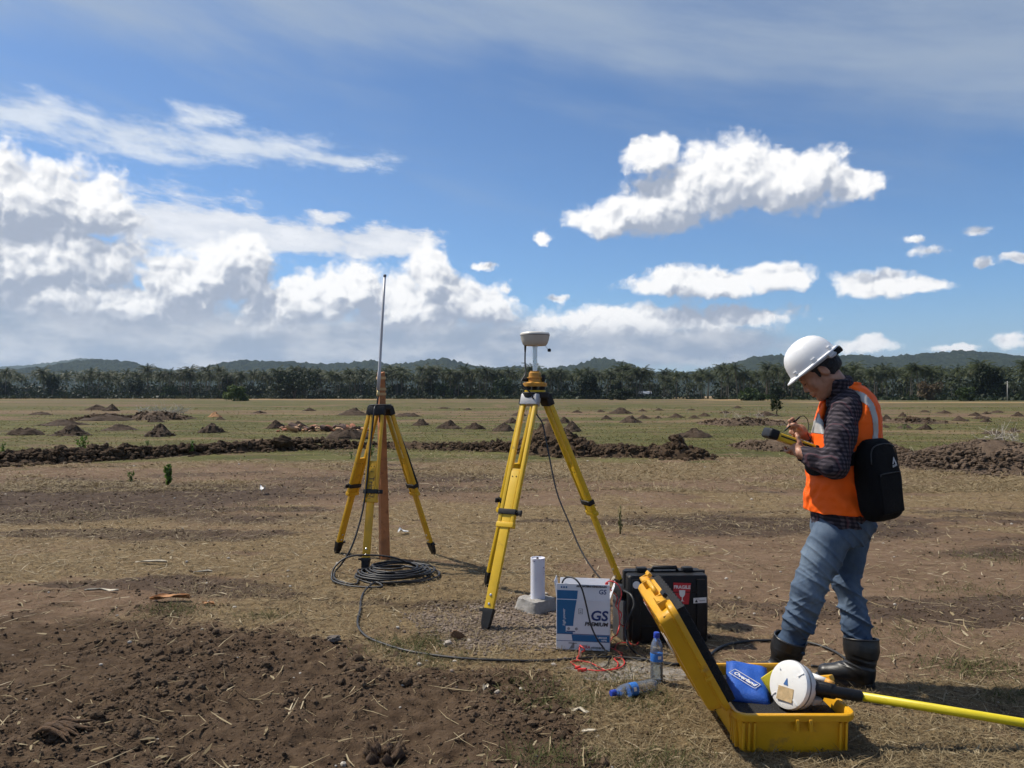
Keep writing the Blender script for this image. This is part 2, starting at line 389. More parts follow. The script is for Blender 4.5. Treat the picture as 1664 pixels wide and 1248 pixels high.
def ground_mat():
    m, nt, b = new_mat('ground_surface')
    g = nt.nodes.new('ShaderNodeNewGeometry'); P = S(nt, g.outputs['Position'])
    nA = noise(nt, P, 1.3, 6, 0.65); nB = noise(nt, P, 14.0, 6, 0.68); nC = noise(nt, P, 75.0, 4, 0.65)
    pf = vmath(nt, 'MULTIPLY', P, (0.35, 1.0, 1.0)); nF = noise(nt, pf, 0.8, 7, 0.70)      # streaks across the far field
    c = mixc(nt, (nA*0.5+nB*0.5).ss(0.34, 0.66), EARTH_A+(1,), EARTH_B+(1,))
    c = mixc(nt, nC.ss(0.62, 0.72)*0.6, c, (0.25, 0.20, 0.15, 1))
    c = mixc(nt, nC.ss(0.44, 0.30)*0.7, c, (0.045, 0.029, 0.020, 1))
    dry = (attr(nt, 'dry')*0.9+(nB-0.5)*0.7).ss(0.10, 0.85)
    c = mixc(nt, dry*(nC*0.5+nB*0.5).ss(0.32, 0.56, 0.45, 0.95), c, mixc(nt, (nB*0.5+nC*0.5).ss(0.36, 0.64), (0.100, 0.069, 0.036, 1), (0.250, 0.183, 0.095, 1)))
    c = mixc(nt, (attr(nt, 'dirt')+(nB-0.5)*0.8).ss(0.15, 0.85), c, mixc(nt, nB.ss(0.3, 0.7), (0.046, 0.032, 0.023, 1), (0.090, 0.063, 0.045, 1)))
    gcol = mixc(nt, nF.ss(0.32, 0.70), (0.048, 0.053, 0.015, 1), (0.128, 0.120, 0.042, 1))
    gcol = mixc(nt, noise(nt, pf, 0.9, 6, 0.70).ss(0.50, 0.62)*0.8, gcol, (0.085, 0.058, 0.036, 1))
    gcol = mixc(nt, noise(nt, pf, 0.22, 6, 0.70).ss(0.52, 0.66)*0.75, gcol, (0.170, 0.128, 0.062, 1))
    gcol = mixc(nt, noise(nt, pf, 3.2, 4, 0.7).ss(0.40, 0.28)*0.6, gcol, (0.022, 0.022, 0.009, 1))
    c = mixc(nt, (attr(nt, 'green')+(nF-0.5)*0.5).ss(0.10, 0.75), c, gcol)
    c = mixc(nt, attr(nt, 'tan'), c, (0.34, 0.225, 0.115, 1))
    c = mixc(nt, (attr(nt, 'gravel')+(nB-0.5)*0.6).ss(0.2, 0.8)*0.8, c, mixc(nt, nC.ss(0.35, 0.65), (0.105, 0.078, 0.058, 1), (0.27, 0.21, 0.165, 1)))
    c = mixc(nt, (attr(nt, 'cement')+(nB-0.5)*0.7).ss(0.2, 0.8)*0.85, c, mixc(nt, nC.ss(0.3, 0.7), (0.20, 0.185, 0.165, 1), (0.33, 0.305, 0.27, 1)))
    soil = (attr(nt, 'soil')+(nB-0.5)*0.6).ss(0.25, 0.75)
    c = mixc(nt, soil, c, mixc(nt, (nA*0.35+nB*0.65).ss(0.34, 0.68), SOIL_A+(1,), SOIL_B+(1,)))
    c = mixc(nt, soil*noise(nt, P, 110.0, 3, 0.6).ss(0.66, 0.74)*0.6, c, (0.15, 0.115, 0.08, 1))
    link(nt, c, b.inputs['Base Color']); b.inputs['Roughness'].default_value = 0.95; b.inputs['Specular IOR Level'].default_value = 0.12
    bn = nt.nodes.new('ShaderNodeBump'); bn.inputs['Strength'].default_value = 0.95; bn.inputs['Distance'].default_value = 0.016
    link(nt, nB*0.7+nC*0.5, bn.inputs['Height']); nt.links.new(bn.outputs[0], b.inputs['Normal'])
    return m
ground = link_obj('ground', me, None, ground_mat()); tag(ground, 'dry brown and green earth field with tilled dark soil in front', None, None, 'structure')
def gz(x, y): return float(ground_z(np.array([float(x)]), np.array([float(y)]))[0])

# ------------------------------------------------------------------ hills on the horizon
def hills(name, label, Dc, depth, sky_pts, seed, m, n=900, rows=36, rough=5.0):
    us = np.array([q[0] for q in sky_pts], float); vs = np.array([q[1] for q in sky_pts], float)
    a = np.linspace(-1.05, 1.05, n)                       # X/Y
    top = np.interp(a*FPX+CX, us, V0-vs)/FPX*Dc
    t = np.linspace(-1, 1, rows)
    A, T = np.meshgrid(a, t)
    Y = Dc+T*depth; X = A*Dc*(1+0.15*T)
    prof = np.where(T < 0, np.clip(1+T, 0, 1)**0.85, np.clip(1-T, 0, 1)**1.2)
    H = np.interp(A*FPX+CX, us, V0-vs)/FPX*Dc
    fold = fbm(X*0.0045, Y*0.0022, 4, seed)-0.5
    Z = H*prof*(1+fold*0.8*np.clip(1-prof, 0, .35)/.35)+(fbm(X*0.10, Y*0.10, 3, seed+5, .6)-0.3)*rough*np.minimum(1, prof*3)
    Z = Z-4*(1-prof)
    i = np.arange(n*rows).reshape(rows, n)
    f = np.stack([i[:-1, :-1], i[:-1, 1:], i[1:, 1:], i[1:, :-1]], -1).reshape(-1, 4)
    me = np_mesh(name, np.stack([X, Y, Z], -1).reshape(-1, 3), f, True)
    return tag(link_obj(name, me, None, m), label, None, None, 'structure')
def hill_mat(name, ca, cb, bare=0.0):
    m, nt, b = new_mat(name)
    g = nt.nodes.new('ShaderNodeNewGeometry'); P = S(nt, g.outputs['Position'])
    n1 = noise(nt, P, 0.012, 6, 0.6); n2 = noise(nt, P, 0.085, 4, 0.65)
    c = mixc(nt, (n1*0.4+n2*0.6).ss(0.38, 0.62), ca+(1,), cb+(1,))
    if bare:
        x, y, z = sep(nt, P)
        c = mixc(nt, noise(nt, comb(nt, x, y*0.3, z*0.0), 0.0042, 4, 0.5).ss(0.655, 0.70)*z.ss(70, 30), c, (0.21, 0.16, 0.10, 1))
    link(nt, c, b.inputs['Base Color']); b.inputs['Roughness'].default_value = 1.0; b.inputs['Specular IOR Level'].default_value = 0.0
    bn = nt.nodes.new('ShaderNodeBump'); bn.inputs['Strength'].default_value = 1.0; bn.inputs['Distance'].default_value = 9.0
    link(nt, n2+voro(nt, P, 0.11)*0.6, bn.inputs['Height']); nt.links.new(bn.outputs[0], b.inputs['Normal'])
    return m
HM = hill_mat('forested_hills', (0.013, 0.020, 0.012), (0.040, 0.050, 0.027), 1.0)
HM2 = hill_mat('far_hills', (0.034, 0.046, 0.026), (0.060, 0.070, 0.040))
hills('hills', 'low wooded hills along the horizon behind the palms', 2900, 900,
      [(-600, 590), (-300, 596), (0, 602), (40, 599), (90, 596), (150, 586), (190, 587), (215, 589), (245, 597), (290, 604), (340, 600), (370, 590), (400, 586), (440, 587), (490, 589), (530, 592), (570, 589), (600, 586),
       (635, 592), (665, 590), (690, 586), (730, 584), (760, 593), (800, 599), (840, 596), (870, 599), (900, 598), (940, 593), (960, 585), (978, 582), (1000, 586), (1030, 596), (1045, 604), (1090, 608), (1130, 604), (1160, 597),
       (1190, 590), (1215, 583), (1240, 579), (1290, 578), (1390, 578), (1440, 581), (1470, 577), (1520, 573), (1560, 569), (1600, 573), (1640, 579), (1664, 583), (1800, 590), (2000, 580), (2300, 600)], 3, HM, rough=27.0)
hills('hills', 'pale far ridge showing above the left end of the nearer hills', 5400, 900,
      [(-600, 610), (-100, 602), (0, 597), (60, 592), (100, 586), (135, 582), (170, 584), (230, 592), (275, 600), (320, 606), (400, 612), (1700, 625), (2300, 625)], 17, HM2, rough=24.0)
# ------------------------------------------------------------------ coconut palms
M_FROND = leaf_mat('palm_fronds', [(0.0, (0.018, 0.026, 0.010)), (0.45, (0.044, 0.058, 0.018)), (0.8, (0.085, 0.096, 0.030)), (1.0, (0.14, 0.125, 0.045))], 0.2)
M_BUSH = leaf_mat('bush_leaves', [(0.0, (0.012, 0.022, 0.007)), (0.5, (0.034, 0.056, 0.014)), (1.0, (0.085, 0.120, 0.030))], 0.25)
M_BUSHD = leaf_mat('dark_leaves', [(0.0, (0.008, 0.014, 0.006)), (0.5, (0.020, 0.032, 0.011)), (1.0, (0.048, 0.064, 0.020))], 0.2)
M_TRUNK = mat('palm_trunk', (0.105, 0.088, 0.066), 0.9, 0.3, 3.0)
M_BARK = mat('bark', (0.11, 0.085, 0.06), 0.9, 0.3, 5.0)
def crown_mesh(name, r, nf=24, L=4.2, seg=5, lf=5):
    vs, fs, rn = [], [], []
    for i in range(nf):
        az = 2*math.pi*(i*0.381966+r.random()*0.05); up = 1.25-1.75*(i/nf)+r.uniform(-.12, .12)
        l = L*r.uniform(.8, 1.1); droop = r.uniform(.9, 1.5); k = r.random()*0.55+(0.45 if i > nf*0.82 else 0.0)
        p = np.zeros(3); ang = up; pts = [p.copy()]
        for s_ in range(seg):
            d = np.array([math.cos(az)*math.cos(ang), math.sin(az)*math.cos(ang), math.sin(ang)])
            p = p+d*l/seg; pts.append(p.copy()); ang -= droop/seg*(1+s_*0.25)
        side = np.array([-math.sin(az), math.cos(az), 0])
        for s_ in range(seg):
            for q in range(lf):
                t = (q+0.5)/lf; base = pts[s_]*(1-t)+pts[s_+1]*t; tt = (s_+t)/seg
                ll = (0.25+1.05*math.sin(math.pi*min(1, tt*0.9+0.12)))*0.85
                fwd = (pts[s_+1]-pts[s_]); fwd = fwd/np.linalg.norm(fwd)
                for sg in (-1, 1):
                    tip = base+side*sg*ll*0.72+fwd*ll*0.45+np.array([0, 0, -ll*r.uniform(.35, .75)])
                    w = fwd*l/seg/lf*0.42
                    n0 = len(vs); vs += [base-w, base+w, tip]; fs.append((n0, n0+1, n0+2)); kk = min(1, max(0, k+r.uniform(-.12, .12))); rn += [kk]*3
    return np_mesh(name, np.array(vs), np.array(fs), False, {'rnd': rn})
def tube_np(pts, rad, n=8, cap=True):
    """tapered tube through points; returns verts, quad faces"""
    pts = np.asarray(pts, float); m = len(pts); rad = np.broadcast_to(np.asarray(rad, float), (m,))
    tan = np.gradient(pts, axis=0); tan /= np.linalg.norm(tan, axis=1)[:, None]+1e-12
    ref = np.array([0, 0, 1.0]) if abs(tan[0][2]) < 0.9 else np.array([1.0, 0, 0])
    u = np.cross(tan[0], ref); u /= np.linalg.norm(u); V = []
    for i in range(m):
        u = u-tan[i]*np.dot(u, tan[i]); u /= np.linalg.norm(u)+1e-12; w = np.cross(tan[i], u)
        a = np.arange(n)*2*math.pi/n
        V.append(pts[i]+rad[i]*(np.cos(a)[:, None]*u+np.sin(a)[:, None]*w))
    V = np.concatenate(V); F = []
    for i in range(m-1):
        for j in range(n): F.append((i*n+j, i*n+(j+1) % n, (i+1)*n+(j+1) % n, (i+1)*n+j))
    if cap:
        c0 = len(V); V = np.vstack([V, pts[0], pts[-1]])
        for j in range(n):
            F.append((c0, (j+1) % n, j, j)); F.append((c0+1, (m-1)*n+j, (m-1)*n+(j+1) % n, (m-1)*n+(j+1) % n))
    return V, F
def mesh_from(name, V, F, smooth=True, attrs=None):
    me = bpy.data.meshes.new(name)
    me.from_pydata([tuple(v) for v in V], [], [tuple(dict.fromkeys(int(i) for i in f)) for f in F])
    if smooth: me.polygons.foreach_set('use_smooth', np.full(len(me.polygons), True))
    for a, vals in (attrs or {}).items():
        at = me.attributes.new(a, 'FLOAT', 'POINT'); at.data.foreach_set('value', np.asarray(vals, dtype=np.float32))
    me.update(); return me
def joined(parts):
    Vs, Fs, o = [], [], 0
    for V, F in parts:
        Vs.append(np.asarray(V)); Fs += [tuple(i+o for i in f) for f in F]; o += len(V)
    return np.vstack(Vs), Fs
def trunk_mesh(name, r, H):
    b = r.uniform(-.9, .9); c = r.uniform(-.5, .5)
    t = np.linspace(0, 1, 7)
    pts = np.stack([b*t**1.6, c*t**2, t*H], -1)
    V, F = tube_np(pts, np.interp(t, [0, .06, 1], [.30, .20, .13]), 7)
    return mesh_from(name, V, F), pts[-1]
pr = random.Random(5)
TR = [trunk_mesh('palm_trunk', pr, 11.5) for _ in range(5)]
CR = [crown_mesh('palm_crown', pr) for _ in range(5)]
def belt_y(x):          # front edge of the plantation, nearer on the right
    return float(np.interp(x, [-420, -150, 0, 80, 150, 230, 330], [395, 385, 370, 350, 290, 255, 240]))
def belt_h(x): return float(np.interp(x, [-420, 0, 100, 200, 330], [0.98, 1.0, 1.0, 1.05, 1.08]))
n_palm = 300
for i in range(n_palm):
    a = -0.70+1.40*(.55*(i+pr.random())/n_palm+.45*pr.random())
    D0 = belt_y(a*370); D = D0+pr.choice([0, 0, 6, 12, 18, 26])+pr.uniform(-3, 3)
    if 0.235 < a < 0.26 and pr.random() < 0.8: D += 60                # the thinner gap in the belt
    k = pr.randrange(5); s = belt_h(a*D)*pr.choice([0.58, 0.70, 0.82, 0.9, 0.97, 1.0, 1.05, 1.12, 1.22])*(D/370)**0.6
    t = thing('coconut_palm', 'coconut palm in the plantation belt behind the field', 'palm tree', (a*D, D, -0.3), pr.uniform(0, 6.28), 'coconut palms beyond the field')
    t.scale = (s*pr.uniform(.95, 1.15),)*2+(s,)
    link_obj('trunk', TR[k][0], t, M_TRUNK)
    link_obj('crown', CR[pr.randrange(5)], t, M_FROND, scale=pr.uniform(.9, 1.25), loc=tuple(TR[k][1]), rot=(pr.uniform(-.12, .12), pr.uniform(-.12, .12), pr.uniform(0, 6.28)))
def palm_mass():
    r = random.Random(9); vs, fs, rn = [], [], []; o = 0; tv, tf = [], []
    low = [crown_mesh('tmp', r, 15, 4.2, 3, 2) for _ in range(3)]
    L = []
    for me_ in low:
        co = np.empty(len(me_.vertices)*3, np.float32); me_.vertices.foreach_get('co', co)
        q = np.empty(len(me_.vertices), np.float32); me_.attributes['rnd'].data.foreach_get('value', q)
        L.append((co.reshape(-1, 3), q)); bpy.data.meshes.remove(me_)
    for i in range(560):
        a = -0.78+1.56*r.random(); D = belt_y(a*370)+r.uniform(34, 120); s = belt_h(a*D)*r.uniform(.85, 1.15)*(D/370)**0.55
        if 0.232 < a < 0.262 and r.random() < 0.6: continue
        H = 11.3*s; x = a*D
        co, q = L[i % 3]; an = r.uniform(0, 6.28); ca, sa = math.cos(an), math.sin(an)
        c2 = np.stack([co[:, 0]*ca-co[:, 1]*sa, co[:, 0]*sa+co[:, 1]*ca, co[:, 2]], -1)*s+np.array([x, D, H-0.3])
        vs.append(c2); n = len(c2); fs.append(np.arange(n).reshape(-1, 3)+o); rn.append(np.clip(q*0.8, 0, 1)); o += n
        w = 0.17*s
        quad = np.array([[x-w, D, -.5], [x+w, D, -.5], [x+w*.7, D, H], [x, D+w, -.5], [x, D-w, -.5], [x, D-w*.7, H]])
        vs.append(quad); fs.append(np.array([[0, 1, 2], [3, 4, 5]])+o); rn.append(np.full(6, 0.55)); o += 6
    me_ = np_mesh('palm_mass', np.vstack(vs), np.vstack(fs), False, {'rnd': np.concatenate(rn)})
    tag(link_obj('palm_grove', me_, None, M_FROND), 'dense dark mass of palms deeper in the plantation', 'palms', None, 'stuff')
palm_mass()
# ------------------------------------------------------------------ leafy masses
def leaf_cloud(name, r, n, shape, size, m=None, lump=0.0):
    """n leaf-sized quads through a volume; shape(r) gives a point"""
    P = np.array([shape(r) for _ in range(n)])
    R3 = np.random.default_rng(r.randrange(10**6))
    a = R3.normal(size=(n, 3)); a /= np.linalg.norm(a, axis=1)[:, None]
    b = np.cross(a, R3.normal(size=(n, 3))); b /= np.linalg.norm(b, axis=1)[:, None]+1e-9
    s = size*R3.uniform(.6, 1.4, size=(n, 1))
    V = np.stack([P-a*s, P+b*s*.55, P+a*s, P-b*s*.55], 1).reshape(-1, 3)
    F = np.arange(4*n).reshape(n, 4)
    rn = np.repeat(np.clip(R3.normal(.45, .22, n), 0, 1), 4)
    return np_mesh(name, V, F, False, {'rnd': rn})
def blob_shape(rx, ry, rz, seed, nb=14, z0=0.35):
    q = random.Random(seed)
    bl = [(q.uniform(-.75, .75), q.uniform(-.75, .75), q.uniform(z0-.2, .95), q.uniform(.22, .42)) for _ in range(nb)]
    bl = [(x_*(1.05-z_*.5), y_*(1.05-z_*.5), z_, k_) for x_, y_, z_, k_ in bl]
    def f(r):
        x_, y_, z_, k_ = bl[r.randrange(nb)]
        u = [r.gauss(0, 1) for _ in range(3)]; l = math.sqrt(sum(c*c for c in u)); d = k_*r.random()**0.25
        return ((x_+u[0]/l*d)*rx, (y_+u[1]/l*d)*ry, max(0.02, z_+u[2]/l*d*0.8)*rz)
    return f
def under_mass():
    r = random.Random(21); P = []
    for i in range(1500):
        a = r.uniform(-.75, .75); x0 = a*370; fr = r.uniform(-14, 30); D = belt_y(x0)-fr
        if a > 0.20 and r.random() < 0.62: continue
        if 0.12 < a < 0.36 and r.random() < 0.5: continue
        h = r.uniform(.8, 4.6)*(1.0 if a < 0.1 else 0.5)*(1 if fr < 6 else .35); w = r.uniform(1.4, 3.2); tone = r.gauss(.42, .16)
        for k in range(26):
            th = r.uniform(0, 6.28); q = r.random()**.5
            P.append((a*D+math.cos(th)*w*q, D+math.sin(th)*w*q, h*r.random()**.7, tone+r.gauss(0, .12)))
    for i in range(850):                                    # darker growth deeper in the grove
        a = r.uniform(-.78, .78); D = belt_y(a*370)+r.uniform(40, 90)
        if 0.232 < a < 0.262: continue
        h = r.uniform(5.0, 9.5); w = r.uniform(2.5, 5); tone = r.gauss(.25, .12)
        for k in range(34):
            th = r.uniform(0, 6.28); q = r.random()**.5; P.append((a*D+math.cos(th)*w*q, D+math.sin(th)*w*q, h*r.random()**.8, tone+r.gauss(0, .1)))
    P = np.array(P); n = len(P); R3 = np.random.default_rng(4)
    a = R3.normal(size=(n, 3)); a /= np.linalg.norm(a, axis=1)[:, None]
    b = np.cross(a, R3.normal(size=(n, 3))); b /= np.linalg.norm(b, axis=1)[:, None]
    s = R3.uniform(.45, 1.1, size=(n, 1)); C0 = P[:, :3]
    V = np.stack([C0-a*s, C0+b*s*.6, C0+a*s, C0-b*s*.6], 1).reshape(-1, 3)
    me_ = np_mesh('undergrowth', V, np.arange(4*n).reshape(n, 4), False, {'rnd': np.repeat(np.clip(P[:, 3], 0, 1), 4)})
    tag(link_obj('undergrowth', me_, None, M_BUSHD), 'tangled dark green undergrowth along the foot of the palms', 'undergrowth', None, 'stuff')
under_mass()
def bush(name, label, u, v, D, w, h, n, m, seed, cat='bush', trunk=0.25, lift=0.0, size=0.35, group=None):
    x = (u-CX)*D/FPX; r = random.Random(seed)
    t = thing(name, label, cat, (x, D, 0), 0, group)
    link_obj('foliage', leaf_cloud('foliage', r, n, blob_shape(w/2, w/2, h, seed, 16, 0.35+lift), size), t, m)
    pts = []; V, F = joined([tube_np([(0, 0, -.2), (q*.15*w*trunk, .02*h, h*.35), (q*.35*w*trunk*2, .05*h, h*.7)], [.05*h*.6+.02, .04*h*.5, .012*h], 6) for q in (-1, .2, 1)])
    link_obj('trunk', mesh_from('trunk', V, F), t, M_BARK)
    return t
bush('broadleaf_tree', 'broad dark rounded tree at the right end of the palms', 1602, 0, 255, 13, 9.6, 5200, M_BUSHD, 3, 'tree', .2, .05, .55)
bush('broadleaf_tree', 'low spreading dark tree before the palms, left of the wooden stake', 478, 0, 350, 26, 10.5, 3600, M_BUSHD, 4, 'tree', .2, 0, .6)
bush('bush', 'pale green bush alone on the tan strip at far left', 385, 0, 215, 7, 3.6, 1500, leaf_mat('pale_bush_leaves', [(0.0, (0.035, 0.055, 0.014)), (0.5, (0.085, 0.120, 0.030)), (1.0, (0.16, 0.20, 0.06))], .3), 5, size=.35)
bush('bush', 'dark bush directly right of the receiver pedestal at the tree line', 958, 0, 330, 11, 9.5, 2400, M_BUSHD, 6, size=.5)
bush('bush', 'low green bush at the foot of the palms, left of the raised hands', 1010, 0, 270, 11, 3.6, 1500, M_BUSHD, 7, size=.4)
bush('bush', 'low wide bush on the tan strip just left of the hard hat', 1225, 0, 235, 10, 3.4, 1500, M_BUSH, 8, size=.4)
bush('bush', 'green bush hugging the tree line right above the data collector', 1262, 0, 245, 6, 4.6, 1200, M_BUSHD, 9, size=.4)
bush('bush', 'dull brown bush right of the bag strap at the tree line', 1508, 0, 245, 9, 5.2, 1500, leaf_mat('dry_leaves', [(0, (.05, .038, .02)), (1, (.16, .115, .06))]), 10, size=.4)
bush('bush', 'low grey green bush on the near edge of the tan strip at far right', 1570, 0, 215, 7, 3.2, 1000, M_BUSH, 11, size=.35)
tr_ = random.Random(44)
for i in range(15):
    a_ = tr_.uniform(-.68, .18) if i < 12 else tr_.uniform(.30, .66); D_ = belt_y(a_*370)+tr_.uniform(-6, 10)
    bush('broadleaf_tree', 'rounded broadleaf tree filling a gap among the palms', a_*FPX+CX, 0, D_, tr_.uniform(6, 15), tr_.uniform(4.5, 10.5), 1100, tr_.choice([M_BUSHD, M_BUSHD, M_BUSH]), 100+i, 'tree', .2, .05, .62, 'broadleaf trees among the palms')
def small_tree():
    t = thing('small_tree', 'tiny dark lone tree on a stem above the data collector', 'tree', gp(1262, 676))
    D = gd(676)
    link_obj('crown', leaf_cloud('crown', random.Random(8), 420, blob_shape(.50, .50, 1.35, 8, 10, .7), .075), t, M_BUSHD)
    V, F = joined([tube_np([(0, 0, -.05), (.02, 0, .55), (-.02, 0, 1.0)], [.045, .03, .012], 6), tube_np([(.01, 0, .5), (.20, 0, .9)], [.02, .008], 5), tube_np([(.01, 0, .45), (-.18, .1, .85)], [.02, .008], 5)])
    link_obj('trunk', mesh_from('trunk', V, F), t, M_BARK)
small_tree()
def pole_far():
    D = 225; x = (1637-CX)*D/FPX
    t = thing('utility_pole', 'thin pale pole standing before the dark tree at right', 'pole', (x, D, 0))
    V, F = tube_np([(0, 0, -.3), (0, 0, 5.6)], [.13, .09], 8); link_obj('pole', mesh_from('pole', V, F), t, mat('weathered_pole', (.42, .40, .36), .8))
    V, F = tube_np([(-.6, 0, 5.3), (.6, 0, 5.3)], [.05, .05], 6); link_obj('crossarm', mesh_from('crossarm', V, F), t, bpy.data.materials['weathered_pole'])
pole_far()
def hut():
    D = 372; x = (1048-CX)*D/FPX
    t = thing('field_hut', 'small white hut half hidden at the foot of the palms', 'hut', (x, D, 0))
    mw = mat('hut_wall', (.62, .60, .56), .8); mr = mat('hut_roof', (.55, .57, .60), .5)
    bm = bmesh.new(); bmesh.ops.create_cube(bm, size=1, matrix=Matrix.LocRotScale((0, 0, 1.2), None, (5, 4, 2.4))); link_obj('wall', bm_mesh('wall', bm), t, mw)
    V = [(-2.9, -2.4, 2.35), (2.9, -2.4, 2.35), (2.9, 0, 3.5), (-2.9, 0, 3.5), (-2.9, 2.4, 2.35), (2.9, 2.4, 2.35)]
    V2 = [(a, b, c+.12) for a, b, c in V]
    F = [(0, 1, 2, 3), (3, 2, 5, 4), (6, 9, 8, 7), (9, 10, 11, 8), (0, 6, 7, 1), (4, 5, 11, 10), (1, 7, 8, 2), (2, 8, 11, 5), (0, 3, 9, 6), (3, 4, 10, 9)]
    link_obj('roof', mesh_from('roof', V+V2, F, False), t, mr)
    bm = bmesh.new(); bmesh.ops.create_cube(bm, size=1, matrix=Matrix.LocRotScale((.8, -2.0, 1.0), None, (.9, .12, 2.0))); link_obj('door', bm_mesh('door', bm), t, mat('hut_door', (.12, .09, .07), .7))
hut()
# ------------------------------------------------------------------ loose soil, clods, litter and grass
def ico(level):
    bm = bmesh.new(); bmesh.ops.create_icosphere(bm, subdivisions=level, radius=1.0)
    V = np.array([v.co[:] for v in bm.verts]); F = np.array([[v.index for v in f.verts] for f in bm.faces]); bm.free(); return V, F
ICO1, ICO2, ICO3 = ico(1), ico(2), ico(3)
def lumpy(V, r, amp=0.35, freq=1.6, flat=0.8):
    o = r.uniform(-50, 50, 3); q = V*freq+o
    n = (vn(q[:, 0]+q[:, 2]*.7, q[:, 1]-q[:, 2]*.6, 5)+vn(q[:, 1]*1.9+q[:, 0], q[:, 2]*1.9, 6)*.6+vn(q[:, 0]*3.7+q[:, 1], q[:, 2]*3.7-q[:, 1], 7)*.35)/1.95-.5
    W = V*(1+n[:, None]*2*amp); W = W*np.array([1, r.uniform(.7, 1), flat*r.uniform(.75, 1.05)]); return W
def scatter_lumps(P, size, base, r, nvar=8, amp=0.38, sink=0.25):
    """one mesh of many lumps; P (n,3), size (n,)"""
    V0_, F0 = base; vs, fs = [], []; o = 0; k = len(V0_)
    var = [lumpy(V0_, r, amp) for _ in range(nvar)]
    for j in range(nvar):
        sel = np.arange(len(P)) % nvar == j; p, s = P[sel], size[sel]; n = len(p)
        if n == 0: continue
        a = r.uniform(0, 6.28, n); ca, sa = np.cos(a)[:, None], np.sin(a)[:, None]; W = var[j][None]
        X = W[..., 0]*ca-W[..., 1]*sa; Y = W[..., 0]*sa+W[..., 1]*ca; Z = np.broadcast_to(W[..., 2], X.shape)
        Q = np.stack([X, Y, Z], -1)*s[:, None, None]+p[:, None, :]+np.array([0, 0, 1])*(s*(0.5-sink))[:, None, None]
        vs.append(Q.reshape(-1, 3)); fs.append((F0[None]+(np.arange(n)*k)[:, None, None]).reshape(-1, 3)+o); o += n*k
    return np.vstack(vs), np.vstack(fs)
def ground_pts(n, r, v0, v1, u0=-150, u1=1814, keep=None):
    """points on the ground, thinning out with distance"""
    out = []
    while sum(len(o) for o in out) < n:
        u = r.uniform(u0, u1, n*2); v = r.uniform(v0, v1, n*2)
        D = FPX*CH/(v-V0); x = (u-CX)*D/FPX
        k = np.ones(len(x), bool) if keep is None else r.random(len(x)) < keep(x, D)
        out.append(np.stack([x[k], D[k]], -1))
    q = np.vstack(out)[:n]
    return np.column_stack([q, ground_z(q[:, 0], q[:, 1])])
# soil crumbs and clods on the tilled patch
P = ground_pts(20000, rng, 960, 1330, keep=lambda x, y: soil_mask(x, y)*(0.25+1.5*sstep(fbm(x*1.7, y*1.7, 3, 211), .42, .62))+0.012)
V, F = scatter_lumps(P, 0.0025+0.010*rng.random(len(P))**3.2, ICO1, rng, sink=.48)
tag(link_obj('soil_crumbs', np_mesh('soil_crumbs', V, F, False), None, M_CRUMB), 'crumbled dark soil over the tilled patch at lower left', 'soil', None, 'stuff')
P = ground_pts(600, rng, 985, 1330, keep=lambda x, y: soil_mask(x, y)*sstep(fbm(x*1.7, y*1.7, 3, 211), .42, .62)+0.004)
V, F = scatter_lumps(P, 0.010+0.013*rng.random(len(P))**2, ICO2, rng, amp=.42, sink=.42)
tag(link_obj('soil_lumps', np_mesh('soil_lumps', V, F, False), None, M_CRUMB), 'loose fist sized soil lumps strewn on the tilled patch', 'soil', None, 'stuff')
CLODS = [np_mesh('clod', lumpy(ICO2[0], rng, .45), ICO2[1], False) for _ in range(8)]
for me_ in CLODS: me_.materials.append(M_CRUMB)
P = ground_pts(130, rng, 1000, 1240, 20, 950, keep=lambda x, y: soil_mask(x, y)*sstep(fbm(x*1.7, y*1.7, 3, 211), .45, .62))
for i, q in enumerate(P):
    s = 0.014+0.024*rng.random()**2.5
    link_obj('clod', CLODS[i % 8], ground, None, (q[0], q[1], q[2]+s*.02), (rng.uniform(-.5, .5), rng.uniform(-.5, .5), rng.uniform(0, 6.28)), s)
# crumbs elsewhere and gravel round the near tripod foot
P = ground_pts(9000, rng, 690, 1330, keep=lambda x, y: masks(x, y)[2]*.9+.06)
V, F = scatter_lumps(P, (0.003+0.009*rng.random(len(P))**2.5)*(0.6+P[:, 1]*0.10), ICO1, rng)
tag(link_obj('earth_crumbs', np_mesh('earth_crumbs', V, F, False), None, M_CRUMB), 'small brown crumbs of earth scattered over the field', 'soil', None, 'stuff')
M_GRAVEL = soil_mat('gravel', (0.13, 0.10, 0.078), (0.28, 0.225, 0.18), 3.0, 0.3)
P = ground_pts(4200, rng, 940, 1120, 650, 1130, keep=lambda x, y: masks(x, y)[5]*.95+.01)
V, F = scatter_lumps(P, 0.005+0.009*rng.random(len(P))**2, ICO1, rng, amp=.25)
tag(link_obj('gravel', np_mesh('gravel', V, F, False), None, M_GRAVEL), 'pinkish grey gravel around the foot of the near tripod', 'gravel', None, 'stuff')
P = ground_pts(170, rng, 745, 1330)
V, F = scatter_lumps(P, (0.006+0.012*rng.random(len(P))**2)*(0.7+P[:, 1]*0.07), ICO1, rng, amp=.25)
tag(link_obj('pebbles', np_mesh('pebbles', V, F, False), None, mat('pale_pebbles', (.42, .38, .32), .9, .2)), 'pale pebbles strewn thinly over the whole field', 'pebbles', None, 'stuff')

